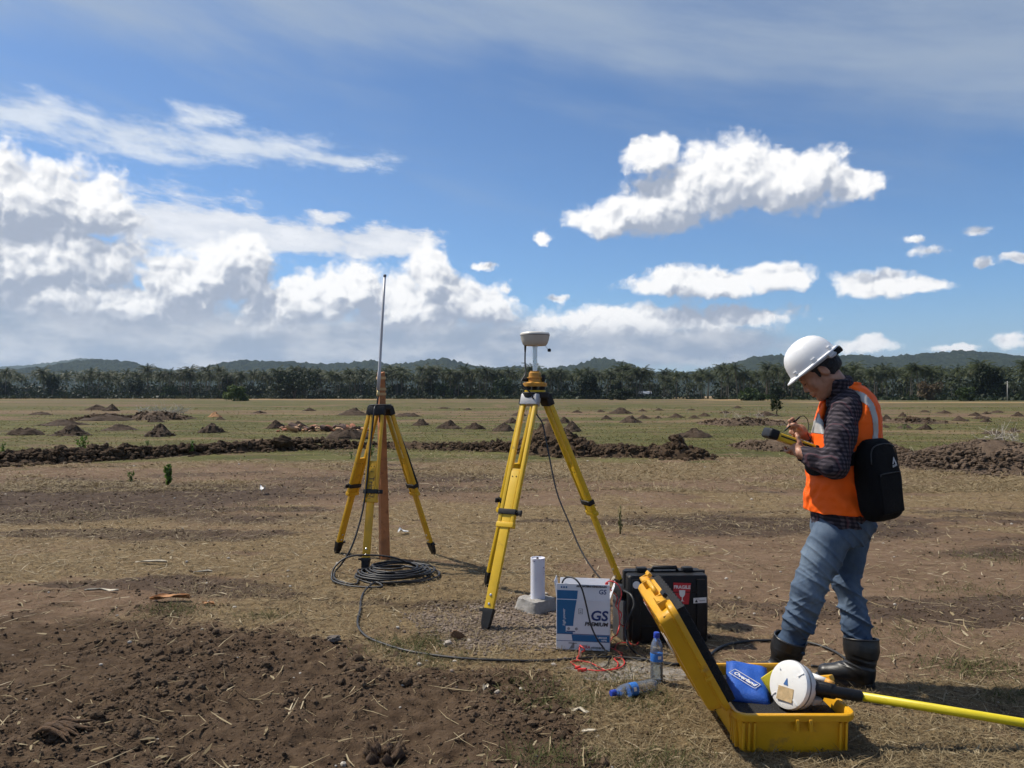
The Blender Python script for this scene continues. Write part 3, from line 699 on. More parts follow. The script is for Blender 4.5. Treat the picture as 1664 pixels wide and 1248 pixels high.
def blades(P, length, width, lift, r, curl=0.25, tone=None, dirang=None):
    """bent flat blades: 3 cross sections each"""
    n = len(P); a = r.uniform(0, 6.28, n) if dirang is None else dirang
    d = np.stack([np.cos(a), np.sin(a), np.zeros(n)], -1); s = np.stack([-np.sin(a), np.cos(a), r.uniform(-.5, .5, n)], -1)
    L = length[:, None]; w = width[:, None]*.5; up = np.array([0, 0, 1.0])
    b = r.uniform(-curl, curl, n)[:, None]*s*L
    p0 = P; p1 = P+d*L*.5+up*(lift*length)[:, None]*.65+b*.5; p2 = P+d*L+up*(lift*length*r.uniform(.4, 1.3, n))[:, None]+b*1.6
    V = np.stack([p0-s*w*.8, p0+s*w*.8, p1+s*w, p1-s*w, p2+s*w*.25, p2-s*w*.25], 1).reshape(-1, 3)
    i = (np.arange(n)*6)[:, None]
    F = np.concatenate([i+np.array([0, 1, 2, 3]), i+np.array([3, 2, 4, 5])])
    t = r.random(n) if tone is None else tone
    return V, F, np.repeat(np.clip(t, 0, 1), 6)
M_STRAW = leaf_mat('straw', [(0.0, (0.10, 0.070, 0.040)), (0.35, (0.20, 0.150, 0.080)), (0.75, (0.33, 0.265, 0.155)), (1.0, (0.55, 0.47, 0.33))], 0.2, 0.8)
M_GRASS = leaf_mat('field_grass', [(0.0, (0.040, 0.050, 0.014)), (0.4, (0.085, 0.090, 0.028)), (0.7, (0.165, 0.150, 0.060)), (1.0, (0.26, 0.20, 0.10))], 0.25, 0.8)
def strew(name, label, cat, m, n, v0, v1, keep, lr, wr, lift, tone=None, grow=0.0, sk=None):
    r = np.random.default_rng(sk or len(name)*13+n); P = ground_pts(n, r, v0, v1, keep=keep); k = 1+grow*np.maximum(0, P[:, 1]-4)
    V, F, t = blades(P+np.array([0, 0, .002]), r.uniform(*lr, n)*k, r.uniform(*wr, n)*k, r.uniform(0, 1, n)**1.5*lift, r, tone=None if tone is None else tone(P, r))
    tag(link_obj(name, np_mesh(name, V, F, False, {'rnd': t}), None, m), label, cat, None, 'stuff')
strew('dry_grass', 'thin trampled dry grass covering the near ground', 'grass', M_STRAW, 70000, 790, 1330, lambda x, y: np.clip(masks(x, y)[1]*1.0+.10-soil_mask(x, y)*.09, 0, 1), (.02, .075), (.0016, .0034), .55,
      lambda P, r: np.clip(r.normal(.40, .26, len(P)), 0, 1), .12)
strew('grass_stubble', 'pale dry stubble between the near ground and the clod row', 'grass', M_STRAW, 30000, 722, 800, lambda x, y: np.clip(masks(x, y)[1]*1.0+.12, 0, 1)*masks(x, y)[7], (.05, .13), (.005, .011), .5,
      lambda P, r: np.clip(r.normal(.34, .2, len(P)), 0, 1), .03)
strew('straw_litter', 'long pale straw stalks lying loose on the field', 'straw', M_STRAW, 3600, 735, 1330, lambda x, y: 1-.8*soil_mask(x, y), (.06, .22), (.003, .008), .07,
      lambda P, r: np.clip(r.normal(.66, .2, len(P)), 0, 1), .06)
strew('straw_scatter', 'broken straw scattered over the middle ground behind the tripods', 'straw', M_STRAW, 11000, 738, 935, lambda x, y: np.clip(.35+masks(x, y)[1], 0, 1), (.03, .10), (.0022, .0045), .25,
      lambda P, r: np.clip(r.normal(.60, .24, len(P)), 0, 1), .10)
strew('husk_litter', 'short torn pale husks lying loose on the field', 'husks', M_STRAW, 1500, 735, 1330, lambda x, y: 1-.72*soil_mask(x, y), (.03, .08), (.006, .016), .25,
      lambda P, r: np.clip(r.normal(.72, .22, len(P)), 0, 1), .08)
strew('field_grass', 'short olive grass across the middle of the field', 'grass', M_GRASS, 42000, 662, 735, lambda x, y: np.clip(masks(x, y)[3], 0, 1), (.03, .065), (.008, .016), .55,
      lambda P, r: np.clip(.28+.55*fbm(P[:, 0]*.15, P[:, 1]*.3, 4, 301)+r.normal(0, .14, len(P)), 0, 1), .04)
def tufts():
    r = np.random.default_rng(77); Ps, tones = [], []
    for (u, v, n, rad) in [(1580, 1088, 520, .17), (655, 1052, 380, .16), (690, 1045, 200, .10), (700, 1075, 220, .14), (285, 992, 420, .16), (430, 1003, 160, .10), (900, 1245, 380, .14), (1045, 1140, 260, .16), (1010, 1110, 160, .12),
                           (880, 1120, 260, .2), (1620, 905, 420, .3), (1560, 960, 380, .3), (150, 840, 300, .6), (400, 830, 300, .5), (1480, 1030, 240, .2), (905, 1150, 200, .12), (1075, 1240, 260, .12), (1640, 1135, 160, .1)]:
        c = gp(u, v); q = np.column_stack([c.x+r.normal(0, rad*.6, n)*1.5, c.y+r.normal(0, rad*.6, n), np.zeros(n)]); Ps.append(q); tones.append(np.clip(r.normal(.30, .2, n), 0, 1))
    P = np.vstack(Ps); P[:, 2] = ground_z(P[:, 0], P[:, 1])
    V, F, t = blades(P, r.uniform(.02, .055, len(P)), r.uniform(.002, .004, len(P)), r.uniform(.3, 1.1, len(P)), r, tone=np.concatenate(tones))
    tag(link_obj('green_grass', np_mesh('green_grass', V, F, False, {'rnd': t}), None, M_GRASS), 'sparse green grass tufts breaking through the near ground', 'grass', None, 'stuff')
tufts()

# ------------------------------------------------------------------ soil mounds dotted over the field
def mound_mesh(seed):
    r = np.random.default_rng(seed); na, nr = 30, 11
    rr = np.linspace(0, 1, nr)**.9; aa = np.arange(na)*2*math.pi/na
    RR, AA = np.meshgrid(rr, aa, indexing='ij')
    edge = 1+(fbm(np.cos(AA)*1.3+seed, np.sin(AA)*1.3, 3, seed)-.5)*.9
    X, Y = RR*np.cos(AA)*edge, RR*np.sin(AA)*edge
    pk = r.uniform(1.05, 1.7)
    Z = (1-RR**pk)**r.uniform(.8, 1.3)*(.92+(fbm(X*1.8+seed, Y*1.8, 3, seed+1)-.5)*.95)+(fbm(X*6, Y*6, 3, seed+2)-.5)*.45*(1-RR)**.4
    Z = np.where(RR > .985, -.12, Z)
    V = np.stack([X, Y, Z], -1).reshape(-1, 3); i = np.arange(na*nr).reshape(nr, na); j = np.roll(i, -1, 1)
    F = np.stack([i[:-1], i[1:], j[1:], j[:-1]], -1).reshape(-1, 4)
    # crumbs rolling off the foot
    P = []
    for _ in range(80):
        a = r.uniform(0, 6.28); d = r.uniform(.25, 1.22); P.append((math.cos(a)*d, math.sin(a)*d, max(0, (1-d)*.9)))
    LV, LF = scatter_lumps(np.array(P), (.025+.10*r.random(len(P))**2), ICO1, r, 6, .5, .4)
    me_ = bpy.data.meshes.new('soil_mound')
    me_.from_pydata([tuple(v) for v in np.vstack([V, LV])], [], [tuple(f) for f in F]+[tuple(f+len(V)) for f in LF])
    me_.materials.append(M_MOUND); me_.update(); return me_
MOUNDS = [mound_mesh(s) for s in range(8)]
FARG = 'low soil mounds far out in the field'
near_mounds = [
 (28, 708, 29, 15, 'broad dark soil mound at the left edge of the green strip'),
 (101, 709, 34, 16, 'broad soil mound second from the left edge, a bright seedling before it'),
 (183, 700, 27, 9, 'long flat soil mound third from the left edge'),
 (250, 710, 33, 19, 'tall pointed soil mound fourth from the left edge'),
 (340, 704, 21, 15, 'steep little soil mound halfway between left edge and stake tripod'),
 (249, 686, 13, 7, 'small soil mound just behind the tall pointed mound'),
 (444, 697, 18, 10, 'small soil mound at the left end of the red rubble'),
 (482, 695, 15, 8, 'small dark mound behind the red rubble, on its left'),
 (561, 714, 32, 20, 'brown soil mound in front of the red rubble'),
 (684, 692, 17, 10, 'soil mound first to the right of the stake tripod'),
 (729, 697, 20, 12, 'soil mound second to the right of the stake tripod'),
 (773, 698, 17, 10, 'soil mound third to the right of the stake tripod'),
 (818, 701, 20, 13, 'soil mound touching the left leg of the receiver tripod'),
 (831, 688, 15, 7, 'small mound behind the left leg of the receiver tripod'),
 (930, 702, 23, 13, 'soil mound just right of the big clod pile'),
 (918, 688, 13, 8, 'small mound behind the one right of the clod pile'),
 (893, 685, 12, 7, 'small mound seen between the receiver tripod legs'),
 (987, 682, 12, 6, 'small far mound a third of the way from tripod to surveyor'),
 (1027, 687, 17, 10, 'rounded mound midway between receiver tripod and surveyor'),
 (1047, 681, 12, 6, 'low mound behind the rounded midway mound'),
 (1132, 711, 27, 14, 'wide mound standing alone left of the data collector'),
 (1444, 684, 11, 8, 'small mound right behind the shoulder bag strap'),
 (1509, 698, 12, 7, 'small mound just right of the shoulder bag, on the green strip'),
 (1476, 696, 14, 6, 'flat mound with weeds just right of the bag strap'),
 (1620, 706, 14, 7, 'flat mound on the green strip above the right straw heap'),
 (1653, 702, 13, 6, 'flat mound at the right edge of the picture, on the green strip'),
]
far_mounds = [(357, 682, 8, 4), (88, 692, 34, 9), (157, 684, 40, 10), (150, 667, 22, 7), (178, 668, 12, 8), (572, 675, 26, 9), (662, 677, 18, 7), (1070, 680, 7, 4), (1101, 679, 14, 6), (937, 671, 8, 4), (977, 670, 9, 4), (1012, 673, 22, 8),
              (1045, 669, 7, 3), (1071, 667, 7, 3), (1124, 667, 7, 3), (1129, 680, 10, 5), (1146, 677, 10, 5), (1180, 672, 10, 4), (1250, 677, 20, 7), (1470, 677, 9, 6), (1563, 684, 12, 6), (1441, 695, 10, 4), (1600, 681, 13, 6),
              (1606, 686, 9, 5), (1589, 676, 10, 5), (1607, 673, 8, 4), (1625, 671, 9, 4), (1658, 677, 10, 6), (1505, 670, 9, 3), (1540, 672, 12, 4), (720, 664, 10, 3), (760, 666, 9, 3), (630, 664, 12, 3), (420, 672, 12, 4), (60, 674, 16, 5), (500, 668, 12, 4), (1200, 664, 9, 3), (845, 676, 12, 6)]
for i, q in enumerate(near_mounds+far_mounds):
    u, v, hw, h = q[:4]; p = gp(u, v); k = p.y/FPX
    o = bpy.data.objects.new('soil_mound', MOUNDS[i % 8]); C.objects.link(o)
    o.scale = (hw*k*1.08, hw*k*(.7+.6*((i*37) % 11)/11), h*k*1.12); o.location = (p.x, p.y+hw*k*.7, gz(p.x, p.y+hw*k*.7)-.01); o.rotation_euler.z = i*1.7
    if i < len(near_mounds): tag(o, q[4], 'soil mound', 'soil mounds on the green strip')
    else: tag(o, 'small low dark soil mound far across the field', 'soil mound', FARG)

# ------------------------------------------------------------------ rows and heaps of big clods
BIG = [np_mesh('clod', lumpy(lumpy(ICO3[0], rng, .5, 1.9, .9), rng, .30, 5.0, .95), ICO3[1], False) for _ in range(10)]
for me_ in BIG: me_.materials.append(M_SOIL)
M_HEAP = soil_mat('heap_earth', (0.070, 0.049, 0.034), (0.140, 0.100, 0.070), 6.0, 1.0, 22.0)
def clod_row(name, label, path, hfun, wfun, nclod, nsmall, seed, cat='soil ridge', m=None, big=(.05, .14)):
    """path: photo pixels of the row's foot; a base bank, separate big clods, and a mass of small ones"""
    r = np.random.default_rng(seed); m = m or M_SOIL
    pts = np.array([gp(u, v)[:2] for u, v in path]); seg = np.r_[0, np.cumsum(np.linalg.norm(np.diff(pts, axis=0), axis=1))]
    c0 = pts.mean(0); t = thing(name, label, cat, (c0[0], c0[1], 0))
    def at(s): return np.stack([np.interp(s*seg[-1], seg, pts[:, 0]), np.interp(s*seg[-1], seg, pts[:, 1])], -1)
    ns = max(40, int(seg[-1]/.12)); s = np.linspace(0, 1, ns); w = np.linspace(-1, 1, 15)
    Sg, W = np.meshgrid(s, w, indexing='ij'); c = at(Sg.ravel()).reshape(ns, 15, 2)
    hh, ww = hfun(Sg), wfun(Sg)
    X = c[..., 0]-c0[0]; Y = c[..., 1]+(W+1)*ww-c0[1]
    wob = (fbm(X*1.1+seed, Y*1.1, 3, seed)-.5)
    prof = np.clip(1-np.abs(W)**1.7, 0, 1)
    Z = hh*prof*(.75+wob*1.2)+(fbm(X*5, Y*5, 3, seed+2)-.5)*.16*prof-.03
    Z[:, 0] = Z[:, -1] = -.08; Z[0] = Z[-1] = -.08
    i = np.arange(ns*15).reshape(ns, 15); F = np.stack([i[:-1, :-1], i[1:, :-1], i[1:, 1:], i[:-1, 1:]], -1).reshape(-1, 4)
    Z = Z+(fbm(X*14, Y*14, 3, seed+4)-.5)*.09*prof
    link_obj('bank', np_mesh('bank', np.stack([X, Y, Z], -1).reshape(-1, 3), F, True), t, m)
    def spot(n, spread=1.0):
        sv = r.random(n); wv = r.normal(0, .42, n)*spread-.15; q = at(sv); h_, w_ = hfun(sv), wfun(sv)
        x = q[:, 0]-c0[0]; y = q[:, 1]+(wv+1)*w_-c0[1]; z = np.maximum(0, h_*np.clip(1-np.abs(wv)**1.7, 0, 1)*.85)
        return np.stack([x, y, z], -1), h_
    P, h_ = spot(nsmall, 1.5); V, F = scatter_lumps(P, (.012+.075*r.random(nsmall)**2.6)*np.clip(h_/.25, .5, 1.6)*(.55 if m is M_HEAP else 1), ICO1, r, 12, .55, .46)
    tag(link_obj('small_clods', np_mesh('small_clods', V, F, False), t, m), None, None, None, 'stuff')
    P, h_ = spot(nclod)
    for i in range(nclod):
        s_ = r.uniform(*big)*min(1.25, max(.55, h_[i]/.25))
        link_obj('clod', BIG[i % 10], t, None, tuple(P[i]), (r.uniform(-1, 1), r.uniform(-1, 1), r.uniform(0, 6.28)), (s_, s_*r.uniform(.7, 1), s_*r.uniform(.6, .95)))
    return t
hf = lambda *kv: (lambda s: np.interp(s, kv[0], kv[1]))
clod_row('soil_ridge', 'long low ridge of dark clods running from the left edge to behind the stake tripod', [(-160, 764), (0, 757), (80, 754), (200, 747), (300, 741), (400, 735), (480, 732), (600, 729)],
         hf([0, .25, .5, .65, .8, .9, 1], [.26, .30, .24, .26, .30, .26, .16]), hf([0, 1], [.55, .45]), 170, 2200, 5)
clod_row('soil_ridge', 'thin ridge of dark clods between the two tripods', [(600, 729), (680, 730), (740, 733), (800, 735), (850, 737)], hf([0, .5, 1], [.16, .17, .28]), hf([0, 1], [.4, .5]), 60, 900, 6)
clod_row('clod_pile', 'tall pile of dark clods behind the receiver tripod', [(835, 738), (880, 740), (930, 742), (985, 743)], hf([0, .15, .42, .60, .85, 1], [.12, .45, .78, .62, .30, .14]), hf([0, .45, 1], [.5, .95, .4]), 110, 520, 7, 'clod pile', big=(.05, .13))
clod_row('clod_pile', 'low tapering row of dark clods right of the receiver tripod', [(975, 743), (1040, 744), (1100, 746), (1150, 747), (1172, 748)], hf([0, .4, .6, .68, .8, 1], [.28, .24, .30, .42, .28, .08]), hf([0, 1], [.45, .35]), 90, 420, 8, 'clod pile', big=(.05, .12))
o_ = BIG[3].copy(); lone = link_obj('boulder_clod', o_, None, None, (gp(1103, 744).x, gp(1103, 744).y+.1, .40), (.3, .2, 1.1), (.24, .22, .20)); tag(lone, 'single big rounded clod perched on the low clod row', 'clod')
lone = link_obj('boulder_clod', BIG[5].copy(), None, None, (gp(456, 733).x, gp(456, 733).y+.1, .24), (.5, .1, .4), (.25, .22, .20)); tag(lone, 'single big dark clod on the left ridge, left of the stake tripod', 'clod')
clod_row('earth_heap', 'wide brown earth heap with dry straw at the right edge', [(1462, 760), (1520, 764), (1600, 768), (1700, 772), (1800, 776)], hf([0, .2, .45, .62, .8, 1], [.08, .30, .52, .64, .6, .45]), hf([0, 1], [.8, 1.4]), 60, 3600, 9, 'earth heap', M_HEAP, (.02, .05))
clod_row('earth_heap', 'brown earth heap directly right of the shoulder bag', [(1425, 742), (1470, 745), (1500, 748), (1530, 748)], hf([0, .3, .6, 1], [.20, .40, .26, .08]), hf([0, 1], [.6, .6]), 50, 1100, 10, 'earth heap', M_HEAP, (.025, .06))
clod_row('earth_heap', 'brown earth heap behind the data collector', [(1195, 728), (1240, 732), (1290, 735), (1340, 736)], hf([0, .3, .7, 1], [.06, .24, .30, .14]), hf([0, 1], [.6, .6]), 50, 900, 11, 'earth heap', M_HEAP, (.03, .07))
clod_row('brush_pile', 'grey brush and earth pile beyond the mounds at left', [(195, 682), (235, 683), (300, 682)], hf([0, .3, .7, 1], [.15, .5, .5, .15]), hf([0, 1], [1.2, 1.2]), 40, 800, 12, 'brush pile', M_HEAP, (.06, .15))
clod_row('brush_pile', 'dark churned earth bank left of the brush pile', [(95, 684), (140, 684), (200, 683)], hf([0, .4, .7, 1], [.10, .35, .38, .2]), hf([0, 1], [1.2, 1.2]), 30, 600, 13, 'earth bank', None, (.06, .15))
clod_row('brush_pile', 'churned earth and brush pile left of the surveyor, beyond the mounds', [(1140, 690), (1180, 692), (1240, 692), (1290, 692)], hf([0, .3, .6, 1], [.10, .28, .45, .2]), hf([0, 1], [1.0, 1.0]), 40, 800, 14, 'brush pile', M_HEAP, (.05, .11))
clod_row('brush_pile', 'long churned earth pile right of the bag strap, on the far grass', [(1450, 687), (1500, 689), (1560, 689)], hf([0, .4, .7, 1], [.10, .34, .28, .10]), hf([0, 1], [1.0, 1.0]), 40, 700, 15, 'earth bank', M_HEAP, (.05, .11))
def twigs(name, label, u, v, D, w, h, n, tone, seed, col=(.42, .38, .32), th=.012):
    r = np.random.default_rng(seed); parts = []; x0 = (u-CX)*D/FPX
    for i in range(n):
        b = np.array([r.uniform(-w, w), r.uniform(-.4, .4), r.uniform(0, h*.7)]); d = np.array([r.normal(0, 1), r.normal(0, .7), r.uniform(.1, 1)]); d /= np.linalg.norm(d)
        L = r.uniform(.4, 1.2)*h*1.3; parts.append(tube_np([b, b+d*L*.5+r.normal(0, .04, 3), b+d*L], [th, th*.7, th*.3], 4))
    V, F = joined(parts); z = CH-(v-V0)*D/FPX
    o = link_obj(name, mesh_from(name, V, F), None, mat(name+'_bark', col, .9), (x0, D, max(0, z))); tag(o, label, 'brush'); return o
twigs('dry_brush', 'pale tangle of dry sticks on top of the right earth heap', 1632, 722, 16.9, .35, .26, 60, .5, 3, (.45, .40, .33), .007)
twigs('dry_brush', 'grey tangle of cut sticks on the far left brush pile', 262, 675, 57, 1.7, .55, 150, .5, 4, (.34, .33, .29), .016)
twigs('dry_brush', 'short pale sticks poking from the earth heap right of the bag', 1510, 744, 18.4, .5, .18, 30, .5, 5, (.40, .35, .28), .006)
twigs('dry_brush', 'scattered sticks over the churned pile left of the surveyor', 1215, 687, 44, 1.3, .45, 50, .5, 6, (.36, .31, .25), .014)
# red stone rubble
def rubble():
    r = np.random.default_rng(31); c = gp(522, 701); t = thing('rubble_pile', 'low pile of broken reddish stone slabs left of the stake tripod', 'rubble', (c.x, c.y, 0))
    mr = [mat('red_stone', (.30, .115, .06), .85, .25), mat('tan_stone', (.42, .25, .14), .85, .25), mat('dark_stone', (.10, .06, .045), .9, .2)]
    meshes = []
    for j in range(9):
        V = lumpy(ICO1[0], r, .35, 1.3, .55); me_ = np_mesh('stone', V, ICO1[1], False); me_.materials.append(mr[j % 3]); meshes.append(me_)
    for i in range(90):
        u = r.uniform(448, 596); x = (u-522)*c.y/FPX; s_ = r.uniform(.06, .22)*(1.2 if r.random() < .2 else .8)
        link_obj('stone', meshes[i % 9], t, None, (x, r.normal(0, .5), s_*.25+r.random()*.16), (r.uniform(-.6, .6), r.uniform(-.6, .6), r.uniform(0, 6)), (s_*1.4, s_, s_*.8))
rubble()
o = MOUNDS[2].copy(); o.materials.clear(); D_ = gd(678); so = link_obj('sand_pile', o, None, mat('orange_sand', (.34, .18, .08), .95, .3, 4), ((350-CX)*D_/FPX, D_, 0), None, (.46, .4, .34)); tag(so, 'small pointed orange sand pile far off at left', 'sand pile')
# seedlings
M_SEED = leaf_mat('seedling_leaves', [(0.0, (0.05, 0.09, 0.018)), (0.5, (0.11, 0.19, 0.035)), (1.0, (0.22, 0.30, 0.07))], 0.35, 0.5)
def seedling(label, u, v, hp, n, seed, spread=.35, m=None):
    p = gp(u, v); h = hp*p.y/FPX; r = random.Random(seed)
    t = thing('seedling', label, 'plant', (p.x, p.y, gz(p.x, p.y)-.01), 0, 'green seedlings')
    st = []; nb = 3 if hp < 30 else 4; ends = []
    for k in range(nb):
        a = r.uniform(0, 6.28); q = spread*h*r.uniform(.2, .7); top = np.array([math.cos(a)*q, math.sin(a)*q, h*r.uniform(.75, 1)])
        st.append(tube_np([(0, 0, 0), top*np.array([.35, .35, .5]), top], [.009*h/.3, .006*h/.3, .003*h/.3], 5)); ends.append(top)
    V, F = joined(st); link_obj('stem', mesh_from('stem', V, F), t, M_BARK if m is None else mat('pale_stem', (.16, .14, .06), .8))
    def shp(r_):
        e = ends[r_.randrange(nb)]; f = r_.uniform(.12, 1.02); w = spread*h*.35
        return tuple(e*np.array([f, f, f])+np.array([r_.gauss(0, w*.6), r_.gauss(0, w*.6), r_.gauss(0, w*.4)]))
    link_obj('foliage', leaf_cloud('foliage', r, n, shp, h*.085), t, m or M_SEED)
for a in [('bright green seedling on the left clod ridge, tallest there', 133, 735, 28, 130, 1), ('bushy green seedling left of the two on the churned strip', 212, 783, 20, 120, 2), ('taller thin green seedling right of its bushy neighbour', 273, 790, 42, 130, 3, .16),
          ('green weed in the left clod ridge, between the seedlings and stake', 311, 740, 26, 90, 4, .2), ('small green weed by the clod ridge left of the stake tripod', 375, 735, 13, 60, 5), ('thin spindly weed right of the receiver tripod', 1008, 868, 52, 16, 6, .10, M_GRASS),
          ('low weed poking out at the left picture edge ridge', 4, 735, 18, 70, 7), ('green weed between the legs of the stake tripod', 603, 741, 20, 90, 8), ('low green weed just left of the stake tripod legs', 571, 745, 14, 60, 9), ('sparse weed cluster on the grass right of the bag', 1470, 697, 10, 80, 10, .9),
          ('sparse low weed right of the leftmost seedling', 174, 731, 13, 50, 11), ('small weed on the ridge between seedlings, at left', 240, 726, 14, 50, 12)]:
    seedling(*a)
# ------------------------------------------------------------------ single bits of litter
def sheet_piece(name, label, cat, u, v, L, W, rot, m, seed, lift=.03, nx_=9, ny_=5):
    """a curled leaf or scrap with thickness"""
    r = np.random.default_rng(seed); p = gp(u, v); X, Y = np.meshgrid(np.linspace(-1, 1, nx_), np.linspace(-1, 1, ny_), indexing='ij')
    edge = (1-np.abs(X)**2.2)**.5*.9+.1*vn(X*3+seed, Y*0+1, seed)
    Z = lift*(.4+.6*vn(X*1.6+seed, Y*1.6, seed))*(1-np.abs(X)*.4)+lift*.7*Y**2*vn(X*2, Y*0, seed+1)
    x = X*L/2+Y*edge*W*.1; y = Y*edge*W/2; n = nx_*ny_
    T = np.stack([x, y, Z], -1).reshape(-1, 3); B = T-np.array([0, 0, .004]); i = np.arange(n).reshape(nx_, ny_)
    F = [tuple(f) for f in np.stack([i[:-1, :-1], i[1:, :-1], i[1:, 1:], i[:-1, 1:]], -1).reshape(-1, 4)]
    F += [tuple(q+n for q in f[::-1]) for f in F]
    ring = list(i[:, 0])+list(i[-1, 1:])+list(i[-2::-1, -1])+list(i[0, -2:0:-1])
    F += [(ring[k], ring[(k+1) % len(ring)], ring[(k+1) % len(ring)]+n, ring[k]+n) for k in range(len(ring))]
    me_ = mesh_from(name, np.vstack([T, B]), F)
    return tag(link_obj(name, me_, None, m, (p.x, p.y, gz(p.x, p.y)+.006), (0, 0, rot)), label, cat)
M_LEAF = mat('dry_leaf', (.42, .20, .075), .8, .25, 20); M_PALE = mat('pale_husk', (.62, .55, .42), .85, .15, 20); M_BRN = mat('brown_husk', (.16, .085, .04), .9, .3, 30, bump=.5); M_PAPER = mat('white_scrap', (.78, .77, .74), .7, .06, 20)
sheet_piece('dry_leaf', 'curled orange brown leaf at the tilled soil edge, left of the coil', 'leaf', 276, 978, .27, .085, .12, M_LEAF, 1, .045, 13, 7)
sheet_piece('dry_leaf', 'small orange leaf scrap right of the curled orange leaf', 'leaf', 338, 983, .11, .035, -.4, M_LEAF, 2, .02)
sheet_piece('husk_strip', 'long pale husk strip left of the stake tripod', 'husk', 246, 917, .28, .045, -.05, M_PALE, 3, .03)
sheet_piece('husk_strip', 'pale husk strip lying left of and below the longest one', 'husk', 165, 964, .24, .03, .1, M_PALE, 4, .02)
sheet_piece('husk_strip', 'pale husk strip right of and below the longest one', 'husk', 330, 931, .15, .035, .3, M_PALE, 5, .02)
sheet_piece('paper_scrap', 'crumpled white paper scrap right of the stake post', 'paper', 655, 868, .12, .09, .5, M_PAPER, 6, .05)
sheet_piece('paper_scrap', 'white paper scrap standing in the stubble left of the stake tripod', 'paper', 427, 804, .08, .10, 1.2, M_PAPER, 7, .11)
sheet_piece('husk_strip', 'short pale husk standing near the tilled soil centre', 'husk', 789, 1133, .07, .02, 1.3, M_PALE, 8, .03)
sheet_piece('husk_strip', 'pale husk lying left of the fallen bottle', 'husk', 942, 1160, .09, .025, -.2, M_PALE, 9, .02)
sheet_piece('husk_strip', 'pale flat husk at bottom centre, below the fallen bottle', 'husk', 955, 1193, .08, .02, .1, M_PALE, 10, .01)
def coconut(name, label, u, v, s, seed, open_=False):
    p = gp(u, v); r = np.random.default_rng(seed); t = thing(name, label, 'husk', (p.x, p.y, gz(p.x, p.y)), r.uniform(0, 6))
    parts = []
    for k in range(7 if open_ else 5):
        a = k*6.283/(7 if open_ else 5)+r.uniform(-.2, .2); hgt = r.uniform(.35, .85)
        pts = [(math.cos(a)*s*.55, math.sin(a)*s*.55, 0), (math.cos(a)*s*.95, math.sin(a)*s*.95, s*.55*hgt), (math.cos(a)*s*(.9 if open_ else .4), math.sin(a)*s*(.9 if open_ else .4), s*1.15*hgt)]
        parts.append(tube_np(pts, [s*.28, s*.30, s*.03], 6))
    V, F = joined(parts); link_obj('shell', mesh_from('shell', V, F), t, mat('dark_husk', (.075, .045, .026), .95, .35, 25, bump=.8, bscale=80))
    fb_ = []
    for k in range(130):
        a = r.uniform(0, 6.28); b = np.array([math.cos(a)*s*.8, math.sin(a)*s*.8, s*r.uniform(.1, .8)]); fb_.append(tube_np([b, b+np.array([math.cos(a)*.4, math.sin(a)*.4, r.uniform(.2, 1)])*s*.7], [.0016, .0006], 3))
    V, F = joined(fb_); link_obj('fibres', mesh_from('fibres', V, F), t, mat('husk_fibre', (.22, .15, .085), .9))
coconut('coconut_husk', 'split brown coconut husk at the bottom edge of the tilled soil', 625, 1222, .075, 3, True)
def rock(label, u, v, s, seed, m, sc=(1, .85, .7), z=0):
    p = gp(u, v); me_ = np_mesh('rock', lumpy(lumpy(ICO3[0], np.random.default_rng(seed), .40, 1.7, 1), np.random.default_rng(seed+9), .14, 5, 1), ICO3[1], False)
    return tag(link_obj('rock', me_, None, m, (p.x, p.y, gz(p.x, p.y)+s*sc[2]*.55+z), (0, 0, seed), (s*sc[0], s*sc[1], s*sc[2])), label, 'rock')
M_ROCK = mat('pale_rock', (.40, .35, .29), .9, .25, 30, bump=.4)
rock('pale rock at left of the brown bark chunk', 728, 1049, .034, 1, M_ROCK)
rock('small pale rock at right of the brown bark chunk', 762, 1042, .022, 2, M_ROCK)
rock('grey rock at the tilled soil edge, left of the black cable', 543, 1044, .045, 3, mat('grey_rock', (.12, .10, .085), .9, .2, 20, bump=.4))
rock('pale broken rock behind the black case', 1003, 949, .065, 4, M_ROCK, (1, .8, .8))
rock('orange brown rock against the foot of the receiver tripod', 1022, 962, .05, 5, mat('tan_rock', (.36, .22, .13), .9, .25, 30, bump=.4))
rb = rock('broken brown bark chunk by the near tripod foot', 745, 1040, .055, 11, M_BRN, (1.1, .55, .65)); rb.name = 'bark_chunk'; rb['category'] = 'bark'; rb.rotation_euler = (.3, .5, .4)
rock('small pale stone on the bare earth, centre bottom', 810, 1134, .018, 6, M_ROCK)
